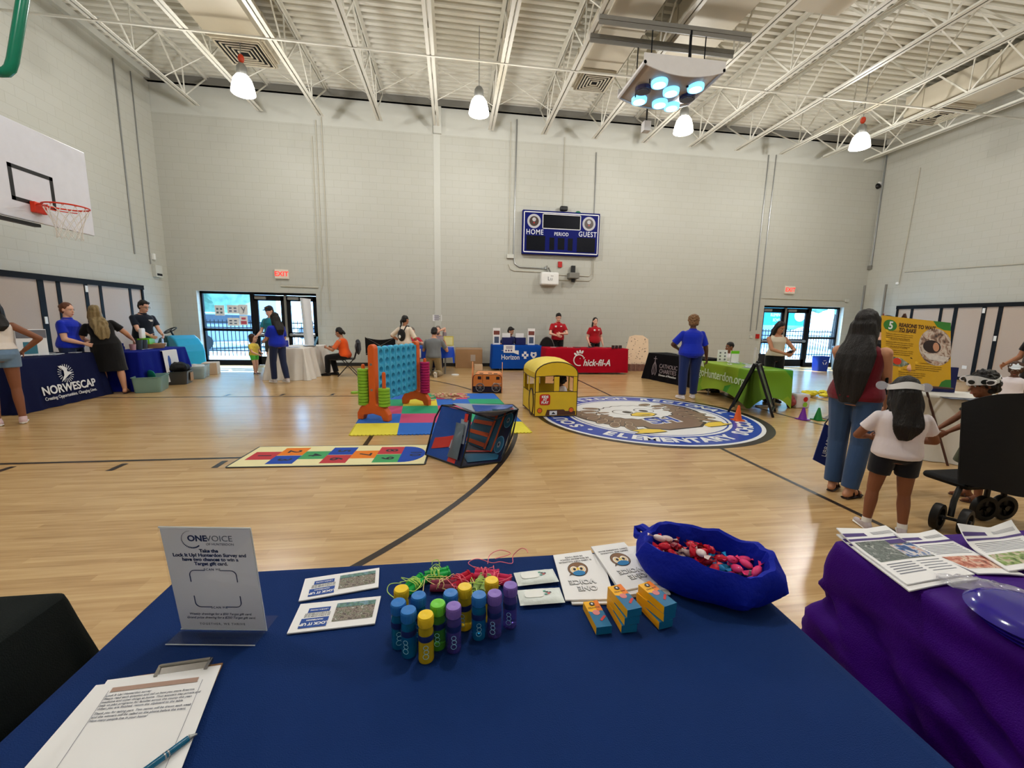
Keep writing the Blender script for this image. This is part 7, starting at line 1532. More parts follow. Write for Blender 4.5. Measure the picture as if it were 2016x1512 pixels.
for i, (x, y, tl) in enumerate(((.06, .78, 'Physical Development'), (.06, .655, 'Academic Performance'), (.06, .535, 'Emotional Problems'), (.48, .335, 'Connected with Family'), (.24, .215, 'Overall Health'))):
    letters(tl, .030 * k, Matrix.Translation(((x + .06) * k, y * hz_, .0009)), mat('poster_heading', (132, 96, 14)), po, align='LEFT', shear=.2, th=.0002); pshape('bullet', ellp((x + .015) * k, y * hz_, .022 * k, .016 * k, 12), mat('bullet_gold', (228, 184, 40)))
    for j in range(3): letters(('Waiting gives children more time to grow, rest, learn', 'and play before they bake by themselves in a kitchen', 'with an adult near the oven and a helping hand')[j], .0195 * k, Matrix.Translation((x * k, y * hz_ - (.034 + .024 * j) * k, .0009)), M_pd, po, align='LEFT', th=.0002, squeeze=.92)

# stroller
sw = at(1905, 1048); r = thing('stroller', 'black fabric stroller seen from behind with dark rubber wheels', 'stroller', (4.0, 2.42, 0), 0.0); o3 = V((4.0, 2.42, 0)); M_fab = mat('stroller_fabric', (13, 13, 16), rough=.8, bump=.4, bscale=14); M_rub = mat('rubber', (16, 15, 15), rough=.5)
def wl_(x, y, z, R_, yaw, nm='wheel', ww=.045):
    q = MB(); RR = Rz(yaw) @ Rx(PI / 2); q.lathe([(R_ * .66, -ww / 2), (R_ * .96, -ww / 2), (R_, 0), (R_ * .96, ww / 2), (R_ * .66, ww / 2), (R_ * .62, 0)], V((x, y, z)), 28, RR); wo = q.build(nm, M_rub, r); q = MB(); q.lathe([(.02, -.03), (.02, .03)], V((x, y, z)), 12, RR)
    for k in range(5): a = 2 * PI * k / 5; q.bar(V((x, y, z)), V((x, y, z)) + RR @ V((R_ * .68 * math.cos(a), R_ * .68 * math.sin(a), 0)), .014, .02)
    q.build('hub', M_black, wo)
wl_(-.42, .02, .10, .10, .35); wl_(-.33, -.09, .10, .10, .35); wl_(.12, .10, .10, .10, -.1); wl_(.30, .10, .10, .10, -.1); wl_(.50, -.30, .12, .12, .2)
q = MB()
def shell(u, v):
    a = (u - .5) * 2; x = .12 + a * (.36 + .05 * (1 - v)); y = .12 - .16 * (1 - a * a) - .10 * (1 - v); z = .34 + v * .70 - .10 * abs(a) ** 3 * v ** 2 - (.05 + .06 * a) * (1 - v); return V((x, y, z + .01 * noise.noise(V((u * 4, v * 4, 0)))))
q.grid(shell, 24, 20, thick=.02); q.build('canopy', M_fab, r)
q = MB(); q.ell((.26, .12, .62), (.26, .16, .30), n=24, m=14); q.build('seat', M_fab, r)
q = MB(); q.tube([(-.38, -.03, .12), (-.33, -.0, .22), (-.24, .04, .30), (-.14, .08, .40)], .018, n=10); q.tube([(.12, .10, .12), (.12, .10, .34)], .018, n=8); q.tube([(.30, .10, .12), (.26, .10, .34)], .018, n=8); q.tube([(-.42, .02, .10), (-.33, -.09, .10)], .012); q.tube([(.10, .10, .10), (.32, .10, .10)], .012); q.tube([(.50, -.30, .12), (.40, -.1, .35), (.36, .05, .5)], .02); q.tube([(-.16, .06, .36), (.40, -.02, .30)], .016); q.build('frame', M_black, r)
q = MB(); q.bb((-.25, -.02, .30), (.30, .30, .36)); q.build('basket', M_fab, r, bevel=.03)

# recycling bin and trash can, scrubber machine
def tub(name, label, cat, x, y, w, d, h, m, flare=1.15, rz=0, lab2=None, X=None):
    p = at(x, y) if X is None else V((X[0], X[1], 0)); r = thing(name, label, cat, (p.x, p.y, 0), rz); q = MB(); P = rrect(w, d, .04); Q = rrect(w * flare, d * flare, .05); n = min(len(P), len(Q)); R2 = []
    def rs(L, N): return [L[int(i * len(L) / N)] for i in range(N)]
    P, Q = rs(P, 60), rs(Q, 60); rows = [[(a[0] * .98, a[1] * .98, .0) for a in P], [(a[0], a[1], .01) for a in P], [(a[0], a[1], h * .97) for a in Q], [(a[0] * 1.05, a[1] * 1.05, h * .97) for a in Q], [(a[0] * 1.05, a[1] * 1.05, h) for a in Q], [(a[0] * .96, a[1] * .96, h) for a in Q], [(a[0] * .94, a[1] * .94, .02) for a in P]]
    for row in rows: q.v += [V(v_) for v_ in row]
    for i in range(len(rows) - 1):
        for k in range(60): q.f.append((i * 60 + k, i * 60 + (k + 1) % 60, (i + 1) * 60 + (k + 1) % 60, (i + 1) * 60 + k)); q.m.append(0)
    q.f += [tuple(range(59, -1, -1)), tuple(6 * 60 + k for k in range(60))]; q.m += [0, 0]; q.build('tub_body', m, r); return r
rb = tub('recycling_bin', 'blue recycling bin with white arrows by the right glass door', 'bin', 1613, 730, .36, .28, .50, mat('bin_blue', (14, 56, 170), rough=.4), 1.18)
q = MB()
for k in range(3): a = 2 * PI * k / 3 + PI / 2; c0, c1 = V((.075 * math.cos(a - .55), -.163, .30 + .075 * math.sin(a - .55))), V((.075 * math.cos(a + .75), -.163, .30 + .075 * math.sin(a + .75))); q.bar(c0, c1, .03, .008)
q.build('recycle_mark', M_white, rb)
tub('trash_can', 'tall grey round trash can beside the blue recycling bin', 'bin', 1650, 728, .44, .44, .82, mat('bin_grey', (150, 164, 172), rough=.5), 1.15, X=(13.55, 12.75))
tote_m = mat('tote_clear', (176, 196, 196), rough=.25, alpha=.55)
t1 = tub('storage_tote', 'clear plastic tote with green lid leaning inside, before the blue table', 'storage box', 0, 0, .62, .40, .30, mat('tote_green', (132, 166, 156), rough=.3, alpha=.85), 1.1, rz=PI / 2 + .35, X=(-5.88, 9.0))
q = MB(); q.ell((.02, .0, .30), (.24, .03, .10), Rz(.5)); q.build('green_lid', mat('lid_green', (18, 120, 92), rough=.4), t1)
t2 = tub('storage_tote', 'dark tote with black bag on top beside the blue table', 'storage box', 0, 0, .50, .38, .28, mat('tote_smoke', (74, 74, 72), rough=.3, alpha=.9), 1.08, rz=PI / 2 + .3, X=(-5.95, 9.95))
q = MB(); q.ell((0, 0, .36), (.26, .2, .10), n=16, m=8); fuse(q, 'black_bag', M_fab, t2, voxel=.02, smooth=1, disp=(.04, 9, 9)); q = MB(); q.bb((-.05, -.225, .05), (.17, -.215, .23)); q.build('cardboard_patch', mat('cardboard', (170, 132, 94), rough=.8), t2, smooth=False)
t3 = tub('storage_tote', 'clear tote with white bags, nearest the glass door', 'storage box', 0, 0, .62, .42, .30, tote_m, 1.08, rz=PI / 2 + .3, X=(-6.10, 10.85)); q = MB(); q.ell((0, 0, .24), (.25, .17, .08)); fuse(q, 'white_bag', M_wu, t3, voxel=.02, smooth=1, disp=(.04, 10, 10))
o = tag((lambda q: q.bb((-.16, -.2, 0), (.16, .2, .30)).build('cardboard_box', mat('cardboard_light', (206, 178, 148), rough=.8), smooth=False, bevel=.01, loc=(-6.16, 11.6, 0), rz=.3))(MB()), 'light cardboard box at the end of the row of totes', 'box')
# ride-on floor scrubber
r = thing('floor_scrubber', 'turquoise ride-on floor scrubber with black steering wheel in the left corner', 'floor scrubber', (-7.42, 12.55, 0), -.62); r.scale = (.80, .80, .86); M_scr = mat('scrub_turq', (36, 164, 206), rough=.3, coat=.3); M_scd = mat('scrub_dark', (14, 84, 88), rough=.4)
q = MB(); q.prism([(-.75, .18), (-.75, .55), (-.60, .82), (-.42, 1.0), (-.12, 1.08), (.12, 1.06), (.12, .18)], -.38, .38, M4(Rx(PI / 2), (0, 0, 0))); q.build('front_hood', M_scd, r, smooth=False, bevel=.05, seg=3)
q = MB(); q.prism([(.12, .12), (.12, 1.07), (.30, 1.10), (.55, 1.0), (.75, .82), (.86, .62), (.88, .15)], -.38, .38, M4(Rx(PI / 2), (0, 0, 0))); q.build('tank', M_scr, r, smooth=False, bevel=.05, seg=3)
q = MB(); q.bb((.20, -.386, .50), (.80, -.380, .51)); q.bb((.20, -.386, .2), (.21, -.38, .95)); q.build('seam', M_scd, r, smooth=False); q = MB(); q.bb((-.7, -.36, .06), (.9, .36, .2)); q.build('chassis', M_black, r, smooth=False, bevel=.02)
q = MB(); RR = Rx(.5); q.tube([V((-.20, -.12, 1.24)) + RR @ V((.19 * math.cos(a), .19 * math.sin(a), 0)) for a in [2 * PI * k / 28 for k in range(28)]], .017, n=8, closed=True)
for k in range(3): a = 2 * PI * k / 3; q.tube([V((-.20, -.12, 1.24)), V((-.20, -.12, 1.24)) + RR @ V((.18 * math.cos(a), .18 * math.sin(a), 0))], .013, n=6)
q.tube([(-.20, -.12, 1.24), (-.20, .0, .98)], .03, n=8); q.build('steering_wheel', M_black, r)
for x in (-.45, .55): q = MB(); q.lathe([(.05, -.05), (.15, -.05), (.15, .05), (.05, .05)], (x, -.36, .15), 20, Rx(PI / 2)); q.build('wheel', M_rub, r)

# rolled white banner leaning at the left door
q = MB(); b0, b1_, b2_, b3_ = atY(590, 586, 12.95), atY(612, 589, 12.95), atY(622, 720, 12.55), atY(604, 720, 12.55); b2_.z = b3_.z = .0
q.grid(lambda u, v: b3_.lerp(b2_, u).lerp(b0.lerp(b1_, u), v) + V((0, -.05 * math.sin(PI * u) + .02 * math.sin(9 * u + v * 2), 0)), 14, 20, thick=.01); tag(q.build('banner', clothm('white3', (214, 214, 216), bump=.2)), 'folded white banner leaning against the left double door', 'banner')

# things on the far tables
def standbox(name, label, cat, x, y, z, w, h, m, d=.05, rz=0, parent=None, Y=None):
    p = at(x, y, z); q = MB(); q.bb((-w / 2, -d / 2, 0), (w / 2, d / 2, h)); return tag(q.build(name, m, smooth=False, bevel=.003, loc=(p.x, p.y, z), rz=rz), label, cat)
zE = hE + .004
for x, lab in ((975, 'tall white leaflet stand at the left end of the medium blue table'), (1039, 'tall white leaflet stand at the right end of the medium blue table')):
    o = standbox('leaflet_stand', lab, 'leaflet stand', x, 677, zE, .22, .50, M_paper, .04); q = MB(); q.mi(0).bb((-.09, -.024, .30), (.09, -.021, .42)); q.mi(1).bb((-.07, -.024, .05), (.07, -.021, .24)); q.build('print', [mat('leaf_brown', (120, 64, 56)), mat('leaf_slate', (70, 84, 110))], o, smooth=False); o.location.y = 12.62
for x, lab in ((995, 'dark blue carton with leaflets, left of two on the medium blue table'), (1020, 'dark blue carton with leaflets, right of two on the medium blue table')):
    o = standbox('carton', lab, 'box', x, 677, zE, .30, .22, mat('carton_navy', (14, 24, 84), rough=.5), .2); o.location.y = 12.68; q = MB(); q.bb((-.15, .0, .22), (.10, .02, .35)); q.build('leaflet', M_paper, o, smooth=False)
r = thing('folding_chair', 'black round backed folded chair leaning between the blue and red tables', 'chair', (2.85, 12.5, 0)); q = MB()
q.prism([(x, z) for x, z in [(.23 * math.cos(a), .62 + .40 * math.sin(a)) for a in [PI * k / 14 for k in range(15)]] + [(-.23, .08), (.23, .08)]], -.02, .02, M4(Rx(PI / 2), (0, 0, 0))); q.build('backrest', M_black, r, smooth=False); q = MB()
for s_ in (-1, 1): q.tube([(s_ * .25, 0, 0), (s_ * .25, 0, .62)] + [(s_ * .25 * math.cos(a), 0, .62 + .42 * math.sin(a)) for a in (.4, .8, 1.2, 1.57)], .012, n=8)
q.build('frame', M_steelg, r)
gr = random.Random(3)
def scatter(n, cx, cy, w, d, z, rz, name, lab, cat, cols, grp, hmax=.012, smin=.08, smax=.2):
    R = Rz(rz)
    for k in range(n):
        u = -.5 + (k + .5) / n; lp = R @ V((u * w, gr.uniform(-.5, .5) * d, 0)) + V((cx, cy, 0)); q = MB(); a, b = gr.uniform(smin, smax), gr.uniform(smin, smax) * .8; hh_ = gr.uniform(.002, hmax); q.bb((-a / 2, -b / 2, 0), (a / 2, b / 2, hh_)); q.mi(1).bb((-a * .35, -b * .3, hh_), (a * .25, b * .1, hh_ + .0008)); c_ = gr.choice(cols)
        tag(q.build(name, [mat('item%d_%d_%d' % c_, c_, rough=.5), mat('item_print', (110, 116, 130))], smooth=False, loc=(lp.x, lp.y, z), rz=rz + gr.uniform(-.5, .5)), lab, cat, grp)
scatter(12, cF[0], cF[1], 2.1, .35, hF + .004, 0, 'leaflet', 'small leaflet laid out on the crimson red table', 'leaflet', [(226, 226, 228), (196, 60, 60), (210, 210, 212), (60, 60, 66)], 'leaflets on the red table')
for i, x in enumerate((1207, 1214, 1221)): o = standbox('cup', 'small dark patterned cup at the right end of the red table, %s of three' % ('left', 'middle', 'right')[i], 'cup', x, 686, hF + .004, .07, .09, mat('cup_dark', (60, 40, 46)), .07)
scatter(9, cA[0], cA[1], 1.3, .4, hA + .004, rzA, 'leaflet', 'paper leaflet lying on the dark navy table', 'leaflet', [(230, 230, 232), (214, 216, 222), (190, 200, 210)], 'leaflets on the dark navy table')
o = standbox('leaflet_stand', 'white display with blue bird shaped print on the dark navy table', 'leaflet stand', 66, 700, hA + .004, .34, .42, M_paper, .05, rz=PI / 2 - .6); q = MB(); q.mi(0).bb((-.165, -.03, .28), (.165, -.026, .41)); q.mi(1).bb((-.10, -.03, .03), (.05, -.026, .22)); q.build('print', [mat('disp_grey', (110, 110, 118), var=.4), mat('disp_teal', (60, 120, 140))], o, smooth=False)
zB = hB + .006
def onB(u, v): p_ = Rz(rzB) @ V((u, v, 0)); return (p_.x + cB[0], p_.y + cB[1], zB)
def put(name, label, cat, q, m, u, v, rz=0, base=onB, **kw): x = base(u, v); return tag(q.build(name, m, loc=x, rz=rz, **kw), label, cat)
put('basket', 'tan woven basket with snacks on the royal blue table', 'basket', MB().lathe([(.16, 0), (.20, .09), (.19, .09), (.15, .02)], n=24), mat('wicker', (176, 136, 96), rough=.8, bump=.6, bscale=60), .32, 0)
put('gift_box', 'bright green box behind the basket on the royal blue table', 'box', MB().bb((-.18, -.1, 0), (.18, .1, .20)), mat('lime_box', (110, 196, 30), rough=.35), .42, .2, .3 + PI / 2, smooth=False)
put('gift_bag', 'small white pouch standing on the green box', 'bag', MB().bb((-.11, -.03, .20), (.11, .03, .42)), M_paper, .30, .2, PI / 2 + .3, smooth=False, bevel=.02)
for u, lab in ((-.05, 'dark grey tumbler, right of two on the royal blue table'), (-.22, 'dark grey tumbler, left of two on the royal blue table')): put('tumbler', lab, 'tumbler', MB().lathe([(.05, 0), (.065, .19), (.06, .19), (.045, .01)], n=20), mat('tumbler_grey', (58, 66, 74), rough=.4), u, .0)
put('mug', 'white and red cup on the royal blue table', 'cup', MB().lathe([(.045, 0), (.055, .12), (.05, .12), (.04, .01)], n=18), mat('mug_red', (200, 150, 150), rough=.4), -.38, .02)
put('spray_bottle', 'small dark bottle at the left end of the royal blue table', 'bottle', MB().lathe([(.03, 0), (.032, .08), (.018, .10), (.018, .15), (.006, .152)], n=14), M_sb, -.66, .03)
put('card_stand', 'small white card standing at the right end of the royal blue table', 'card', MB().bb((-.08, -.01, 0), (.08, .01, .20)), mat('card_blue', (190, 204, 224)), .72, .05, PI / 2 + .4, smooth=False)
put('snack_tub', 'small white tub at the right end of the royal blue table', 'tub', MB().lathe([(.05, 0), (.065, .08), (.055, .08), (.045, .01)], n=18), M_white, .84, .1)
zc = hC + .006
p = at(617, 686, zc); r = thing('laptop', 'open dark laptop on the white table in front of the seated woman', 'laptop', (-3.60, 11.15, zc), -1.15); q = MB(); q.bb((-.17, -.12, 0), (.17, .12, .018)); q.build('keyboard_base', M_grey, r, smooth=False, bevel=.004); q = MB(); q.add([V(v_) for v_ in ((-.17, .12, .018), (.17, .12, .018), (.17, .20, .24), (-.17, .20, .24), (-.17, .128, .016), (.17, .128, .016), (.17, .208, .238), (-.17, .208, .238))], [(0, 1, 2, 3), (7, 6, 5, 4), (0, 4, 5, 1), (2, 6, 7, 3), (0, 3, 7, 4), (1, 5, 6, 2)]); q.build('screen', mat('laptop_lid', (60, 84, 90), rough=.3), r, smooth=False)
tag(MB().lathe([(.035, 0), (.035, .13), (.03, .14), (.03, .16), (.005, .165)], n=16).build('canister', mat('canister_blue', (20, 40, 150), rough=.3), loc=(-3.98, 10.75, zc)), 'blue canister on the white table', 'canister')
tag(MB().bb((-.10, -.01, 0), (.10, .01, .22)).build('card_stand', M_paper, smooth=False, loc=(-4.12, 11.0, zc)), 'white sign standing on the white table', 'card')
scatter(4, -3.85, 10.75, .35, .3, zc, 0, 'leaflet', 'paper leaflet lying on the white table by the laptop', 'leaflet', [(230, 230, 236), (200, 210, 226)], 'leaflets on the white table by the left door')
zD = hD + .006
o = tag(MB().bb((-.14, -.01, 0), (.14, .01, .28)).build('party_sign', mat('sign_gold', (206, 190, 92), rough=.5), smooth=False, loc=(-.12, 12.1, zD)), 'gold framed card standing on the party table', 'sign'); q = MB(); q.bb((-.11, -.013, .03), (.11, -.010, .25)); q.build('card_face', mat('sign_pale', (222, 214, 150)), o, smooth=False)
scatter(5, -.25, 11.75, .5, .4, zD, 0, 'paper_sheet', 'white colouring sheet on the party table', 'paper', [(236, 236, 238)], 'sheets on the party table', .003, .18, .26)
scatter(4, -1.2, 11.7, .7, .3, zD, 0, 'coloured_tray', 'small craft tray on the left half of the party table', 'tray', [(60, 120, 200), (220, 180, 190), (230, 230, 230)], 'craft trays on the party table', .05)
o = tag(MB().bb((-.15, -.004, -.12), (.15, .0, .12)).build('taped_notice', M_paper, smooth=False, loc=(-1.0, 11.43, .58)), 'white notice taped on the front edge of the party table', 'notice'); q = MB(); q.bb((-.10, -.006, -.02), (.10, -.0042, .08)); q.build('print', mat('notice_print', (96, 84, 130)), o, smooth=False)
o = tag(MB().bb((-.42, -.16, 0), (.42, .16, .62)).build('cardboard_box', mat('cardboard', (170, 132, 94), rough=.8), smooth=False, bevel=.01, loc=(.50, 13.2, 0)), 'large brown cardboard box standing against the back wall', 'box'); q = MB(); q.bb((.05, -.166, .22), (.2, -.161, .42)); q.bb((-.42, -.165, .59), (.42, -.161, .61)); q.build('flap_mark', M_pan, o, smooth=False)
tag(MB().bb((-.12, -.12, 0), (.12, .12, .16)).build('small_carton', mat('cardboard_light', (206, 178, 148), rough=.8), smooth=False, loc=(.77, 12.6, 0)), 'small open carton before the large cardboard box', 'box')
tag(MB().lathe([(.11, 0), (.10, .02), (.02, .025)], n=20).build('paper_plate', M_white, loc=(.06, 11.35, .0015)), 'white plate lying on the floor under the party table edge', 'plate')
# camp chair and folding chair at the left group
r = thing('camp_chair', 'black folding camp chair by the back wall left of the party table', 'chair', (-2.1, 12.6, 0), .1); q = MB(); q.grid(lambda u, v: ((u - .5) * .85, .12 - .1 * v, .42 + .52 * v - .07 * math.sin(PI * u) * v), 12, 8, thick=.01); q.build('backrest', M_fab, r); q = MB(); q.grid(lambda u, v: ((u - .5) * .6, -.35 + .46 * v, .42 - .05 * math.sin(PI * u)), 10, 6, thick=.01); q.build('seat', M_fab, r)
for s_ in (-1, 1):
    for t in (-1, 1): q = MB(); q.tube([(s_ * .4, t * .3 - .05, 0), (-s_ * .32, t * .3 - .05, .45)], .011, n=6); q.build('leg', M_steelg, r)
q = MB(); q.tube([(-.42, .02, .95), (.42, .1, .45)], .008, n=6); q.tube([(.42, .02, .95), (-.42, .1, .45)], .008, n=6); q.build('brace', M_grey, r)
def fchair(label, x, y, rz):
    r = thing('folding_chair', label, 'chair', (x, y, 0), rz); q = MB(); q.bb((-.2, -.2, .43), (.2, .2, .455)); q.build('seat', M_black, r, smooth=False, bevel=.01); q = MB(); q.grid(lambda u, v: ((u - .5) * .42, -.24 - .03 * math.sin(PI * u) - .04 * v, .62 + .22 * v), 10, 4, thick=.015); q.build('backrest', M_black, r)
    for s_ in (-1, 1): q = MB(); q.tube([(s_ * .21, -.30, .86), (s_ * .21, -.18, .45), (s_ * .21, .22, 0)], .011, n=6); q.build('leg', M_black, r); q = MB(); q.tube([(s_ * .19, .12, .44), (s_ * .19, -.26, 0)], .011, n=6); q.build('leg', M_black, r)
    return r
c1 = fchair('black folding chair under the seated woman in orange', -2.72, 11.25, PI / 2 + .15); q = MB(); q.ell((0, -.28, .74), (.24, .07, .20)); fuse(q, 'draped_jacket', cloth('jacket', (34, 38, 48)), c1, voxel=.02, smooth=1, disp=(.03, 9, 9))
fchair('folding chair under the seated person in red glasses at the party table', -1.20, 12.72, PI); fchair('folding chair under the bearded seated person at the party table', -.42, 12.75, PI); fchair('folding chair behind the medium blue table', 1.75, 13.22, PI); fchair('folding chair under the boy behind the green table', 6.70, 8.45, PI / 2)
# spotted board and things on the right
pz = at(1245, 735); q = MB(); R_ = Rx(.18); sh = [(-.36, 0), (.36, 0), (.42, .5), (.40, 1.0), (.22, 1.12), (-.02, 1.13), (-.20, 1.08), (-.30, .7)]
r = thing('spotted_board', 'pale pink board with small black spots leaning at the back wall', 'display board', (5.70, 12.35, 0), -.1); q.prism([(x, z) for x, z in sh], -.03, .0, M4(Rx(PI / 2 - .12), (0, 0, 0))); q.build('board', mat('spot_cream', (232, 206, 176), rough=.7), r, smooth=False); q = MB(); g2 = random.Random(4)
for k in range(60):
    x, z = g2.uniform(-.30, .36), g2.uniform(.05, 1.05); q.prism(ellp(x, z, g2.uniform(.008, .018), g2.uniform(.006, .014), 7), .0005, .004, M4(Rx(PI / 2 - .12), (0, 0, 0)))
q.build('spots', M_black, r, smooth=False); q = MB(); q.grid(lambda u, v: (-.38 + .76 * u, -.05 - .03 * math.sin(30 * u), .0 + .22 * v), 20, 3, thick=.01); q.build('fringe', mat('fringe', (130, 96, 84), var=.8, vscale=40), r)
scatter(10, cH[0], cH[1], 1.4, .5, hH + .004, rzH, 'leaflet', 'white leaflet lying on the green table', 'leaflet', [(230, 232, 236), (210, 216, 226), (60, 66, 74), (180, 190, 210)], 'leaflets on the green table')
scatter(4, cG[0], cG[1], 1.2, .3, hG + .004, rzG, 'leaflet', 'grey leaflet lying on the black table', 'leaflet', [(190, 190, 196), (150, 150, 160)], 'leaflets on the black table')
scatter(6, cI[0] - .35, cI[1] - .1, .9, .5, hI + .004, rzI, 'leaflet', 'white sheet with dark headings on the right white table', 'leaflet', [(236, 236, 238), (226, 228, 236), (50, 54, 66)], 'sheets on the right white table', .006, .2, .3)
o = standbox('card_stand', 'white sign with six round pictures on the green table', 'card', 1421, 712, hH + .004, .20, .25, M_paper, .02, rz=-.2); q = MB()
for k in range(6): q.lathe([(.02, 0), (.02, .002)], (-.05 + .1 * (k % 2), -.0105, .05 + .07 * (k // 2)), 12, Rx(PI / 2))
q.build('print', mat('disp_grey', (110, 110, 118), var=.4), o, smooth=False)
o = standbox('card_stand', 'sign with green top and blank square on the green table', 'card', 1445, 714, hH + .004, .17, .25, M_paper, .02, rz=-.2); q = MB(); q.mi(0).bb((-.085, -.013, .19), (.085, -.0105, .25)); q.mi(1).bb((-.085, -.0125, .0), (-.075, -.0105, .19)); q.build('print', [mat('lime_box', (110, 196, 30)), M_grey], o, smooth=False)
q = MB(); p = at(1532, 729, hH); q.tube([(0, 0, 0), (0, 0, .38)], .018, n=10); q.lathe([(.06, 0), (.06, .012)], n=16); q.tube([(0, 0, .36), (.05, 0, .34), (.07, 0, .2), (.04, 0, .04)], .006, n=6); tag(q.build('phone_stand', M_unit, loc=(5.52, 6.95, hH + .004)), 'white post stand with looping cable on the green table', 'stand')
r = thing('game_bag', 'clear bag with red and green dots on the floor right of the green table', 'bag', tuple(at(1572, 802)), 0); q = MB(); q.bb((-.14, -.10, 0), (.14, .10, .26)); q.build('bag_body', mat('bag_pale', (206, 200, 204), rough=.3, bump=.5, bscale=12), r, smooth=False, bevel=.03)
for z, c_ in ((.17, M_red), (.07, M_lime)): q = MB(); q.lathe([(.045, 0), (.045, .004)], (.03, -.104, z), 16, Rx(PI / 2)); q.build('dot', c_, r)
q = MB(); q.ell((-.20, -.02, .12), (.07, .08, .12)); tag(fuse(q, 'red_bag', mat('red_plaid', (140, 60, 60), var=.5, vscale=30), None, voxel=.012, smooth=1, disp=(.03, 16, 16)), 'crumpled red patterned bag beside the clear dotted bag', 'bag').location = tuple(at(1572, 802))
q = MB(); g2 = random.Random(8)
for k in range(14): q.ell((g2.uniform(-.42, .42), g2.uniform(-.2, .2), .04 + g2.uniform(0, .05)), (g2.uniform(.08, .14), .07, .035), n=10, m=7)
o = fuse(q, 'beanbag_pile', mat('yellow_cloth', (214, 200, 50), rough=.7, var=.5, vscale=9), None, voxel=.014, smooth=1, disp=(.03, 14, 14)); p = at(1600, 780); o.location = (p.x + .25, p.y, 0); tag(o, 'heap of yellow and orange cloth on the floor right of the green table', 'cloth')
tag(MB().bb((-.12, -.03, 0), (.12, .03, .02)).build('snack_packet', M_paper, smooth=False, loc=tuple(at(1500, 800, .0015))), 'small pale packet on the floor under the green table', 'packet')
q = MB(); q.bb((-.2, -.02, 0), (.2, .02, .30)); tag(q.build('framed_card', mat('carton_navy', (14, 24, 84), rough=.5), smooth=False, loc=(5.75, 4.2, hI + .004), rz=-.5), 'dark blue framed board standing on the right white table', 'sign')

# ---------------------------------------------------------------- the people
C_ = cloth
def F(x, y): p = at(x, y); return (p.x, p.y)
def FY(x, y, Y): p = atY(x, y, Y); return (p.x, p.y)
NAVY, BLK = C_('navy_jean', (30, 40, 72)), C_('black', (14, 14, 17)); JEAN = C_('jean', (52, 78, 118), var=.2); SHB = C_('shirt_blue', (20, 44, 180)); REDP = C_('polo_red', (168, 16, 30)); WTEE = C_('tee_white', (226, 218, 224))

I = person('person with white top and frayed denim shorts at the left edge, hand on hip', F(20, 836), -52, 1.66, 'brown', ('long', 'black', .12), fem=True, top=('tank', C_('top_white', (222, 214, 208)), .10), bottom=('shorts', C_('denim_light', (104, 130, 158), var=.3), .34), shoes=('sneaker', (196, 168, 170)),
           feet=((-.10, .02, 0, -10), (.12, -.03, 0, 14)), hands=((-.20, .14, .98), (.24, .05, 1.0)), elbow=((-1, -.6, 0), (1, -.5, 0)), palm=((1, 0, 0), (-1, 0, 0)))
I = person('person in blue polo with hair in a bun behind the dark navy table', FY(141, 690, 8.45), 82, 1.66, 'fair', ('bun', 'auburn', 0), g=1.18, fem=True, top=('polo', SHB, -.03), bottom=('trousers', NAVY), shoes=('sneaker', (40, 40, 44)), hands=((-.20, .22, .96), (.12, .26, .98)), head=(15, 6))
I = person('person in black dress with long wavy blond hair leaning on the dark navy table', FY(229, 768, 8.66), -38, 1.66, 'tan', ('wavy', 'blond', .36), g=1.2, fem=True, top=('dress', BLK, .02, 1.12), shoes=('sandal', (60, 34, 30)), pel=(-.06, 0, .92), lean=(14, -12), hands=((-.34, .36, .98), (.34, .30, 1.02)), feet=((-.14, .06, 0, -8), (.12, -.12, 0, 20)), voxel=.0075)
I = person('person in dark polo with glasses and name sticker behind the royal blue table', FY(283, 668, 10.45), 118, 1.80, 'fair', ('short', 'black', 0), top=('polo', C_('polo_dark', (16, 26, 42)), -.02), bottom=('trousers', C_('khaki_dark', (70, 70, 66))), lean=(8, 0), head=(-12, 18), hands=((-.16, .36, .98), (.10, .38, .98)), shoes=('sneaker', (30, 30, 32)))
glasses(I); badge(I, -.07, .37, .075, .04)
I = person('small child in yellow shirt and green shorts by the left glass door', F(503, 737), 112, 1.05, 'fair', ('bob', 'brown', 0), hs=1.42, lf=.86, top=('tee', C_('tee_yellow', (232, 206, 84)), -.01), bottom=('shorts', C_('green_shorts', (90, 200, 80)), .55), shoes=('sneaker', (110, 100, 100)), head=(-20, -4), hands=((-.14, .28, .86), (.10, .30, .84)), feet=((-.08, -.03, 0, -5), (.09, .08, 0, 10)))
badge(I, .05, .34, .06, .05, mat('print_dark', (50, 56, 40)), .13, 'shirt_print')
I = person('person in teal shirt and dark cap standing at the left glass door', F(541, 737), 196, 1.76, 'fair', ('short', 'brown', 0), top=('tee', C_('tee_teal', (22, 120, 140)), -.02), bottom=('shorts', C_('shorts_dark', (54, 56, 58)), .85), shoes=('sneaker', (60, 80, 110)), head=(10, 16), hands=((-.24, .16, .82), (.16, .30, .98)))
cap_hat(I, (22, 30, 40))
I = person('person in blue shirt and dark jeans walking before the white table', F(551, 754), -58, 1.58, 'tan', ('long', 'black', .22), g=1.08, fem=True, top=('tee', SHB, -.05, .75), bottom=('jeans', NAVY), shoes=('sneaker', (196, 190, 192)), feet=((-.06, .10, 0, 0), (.07, -.18, .02, 8)), hands=((-.10, .34, 1.02), (.20, .30, 1.0)), head=(10, 14), voxel=.0075)
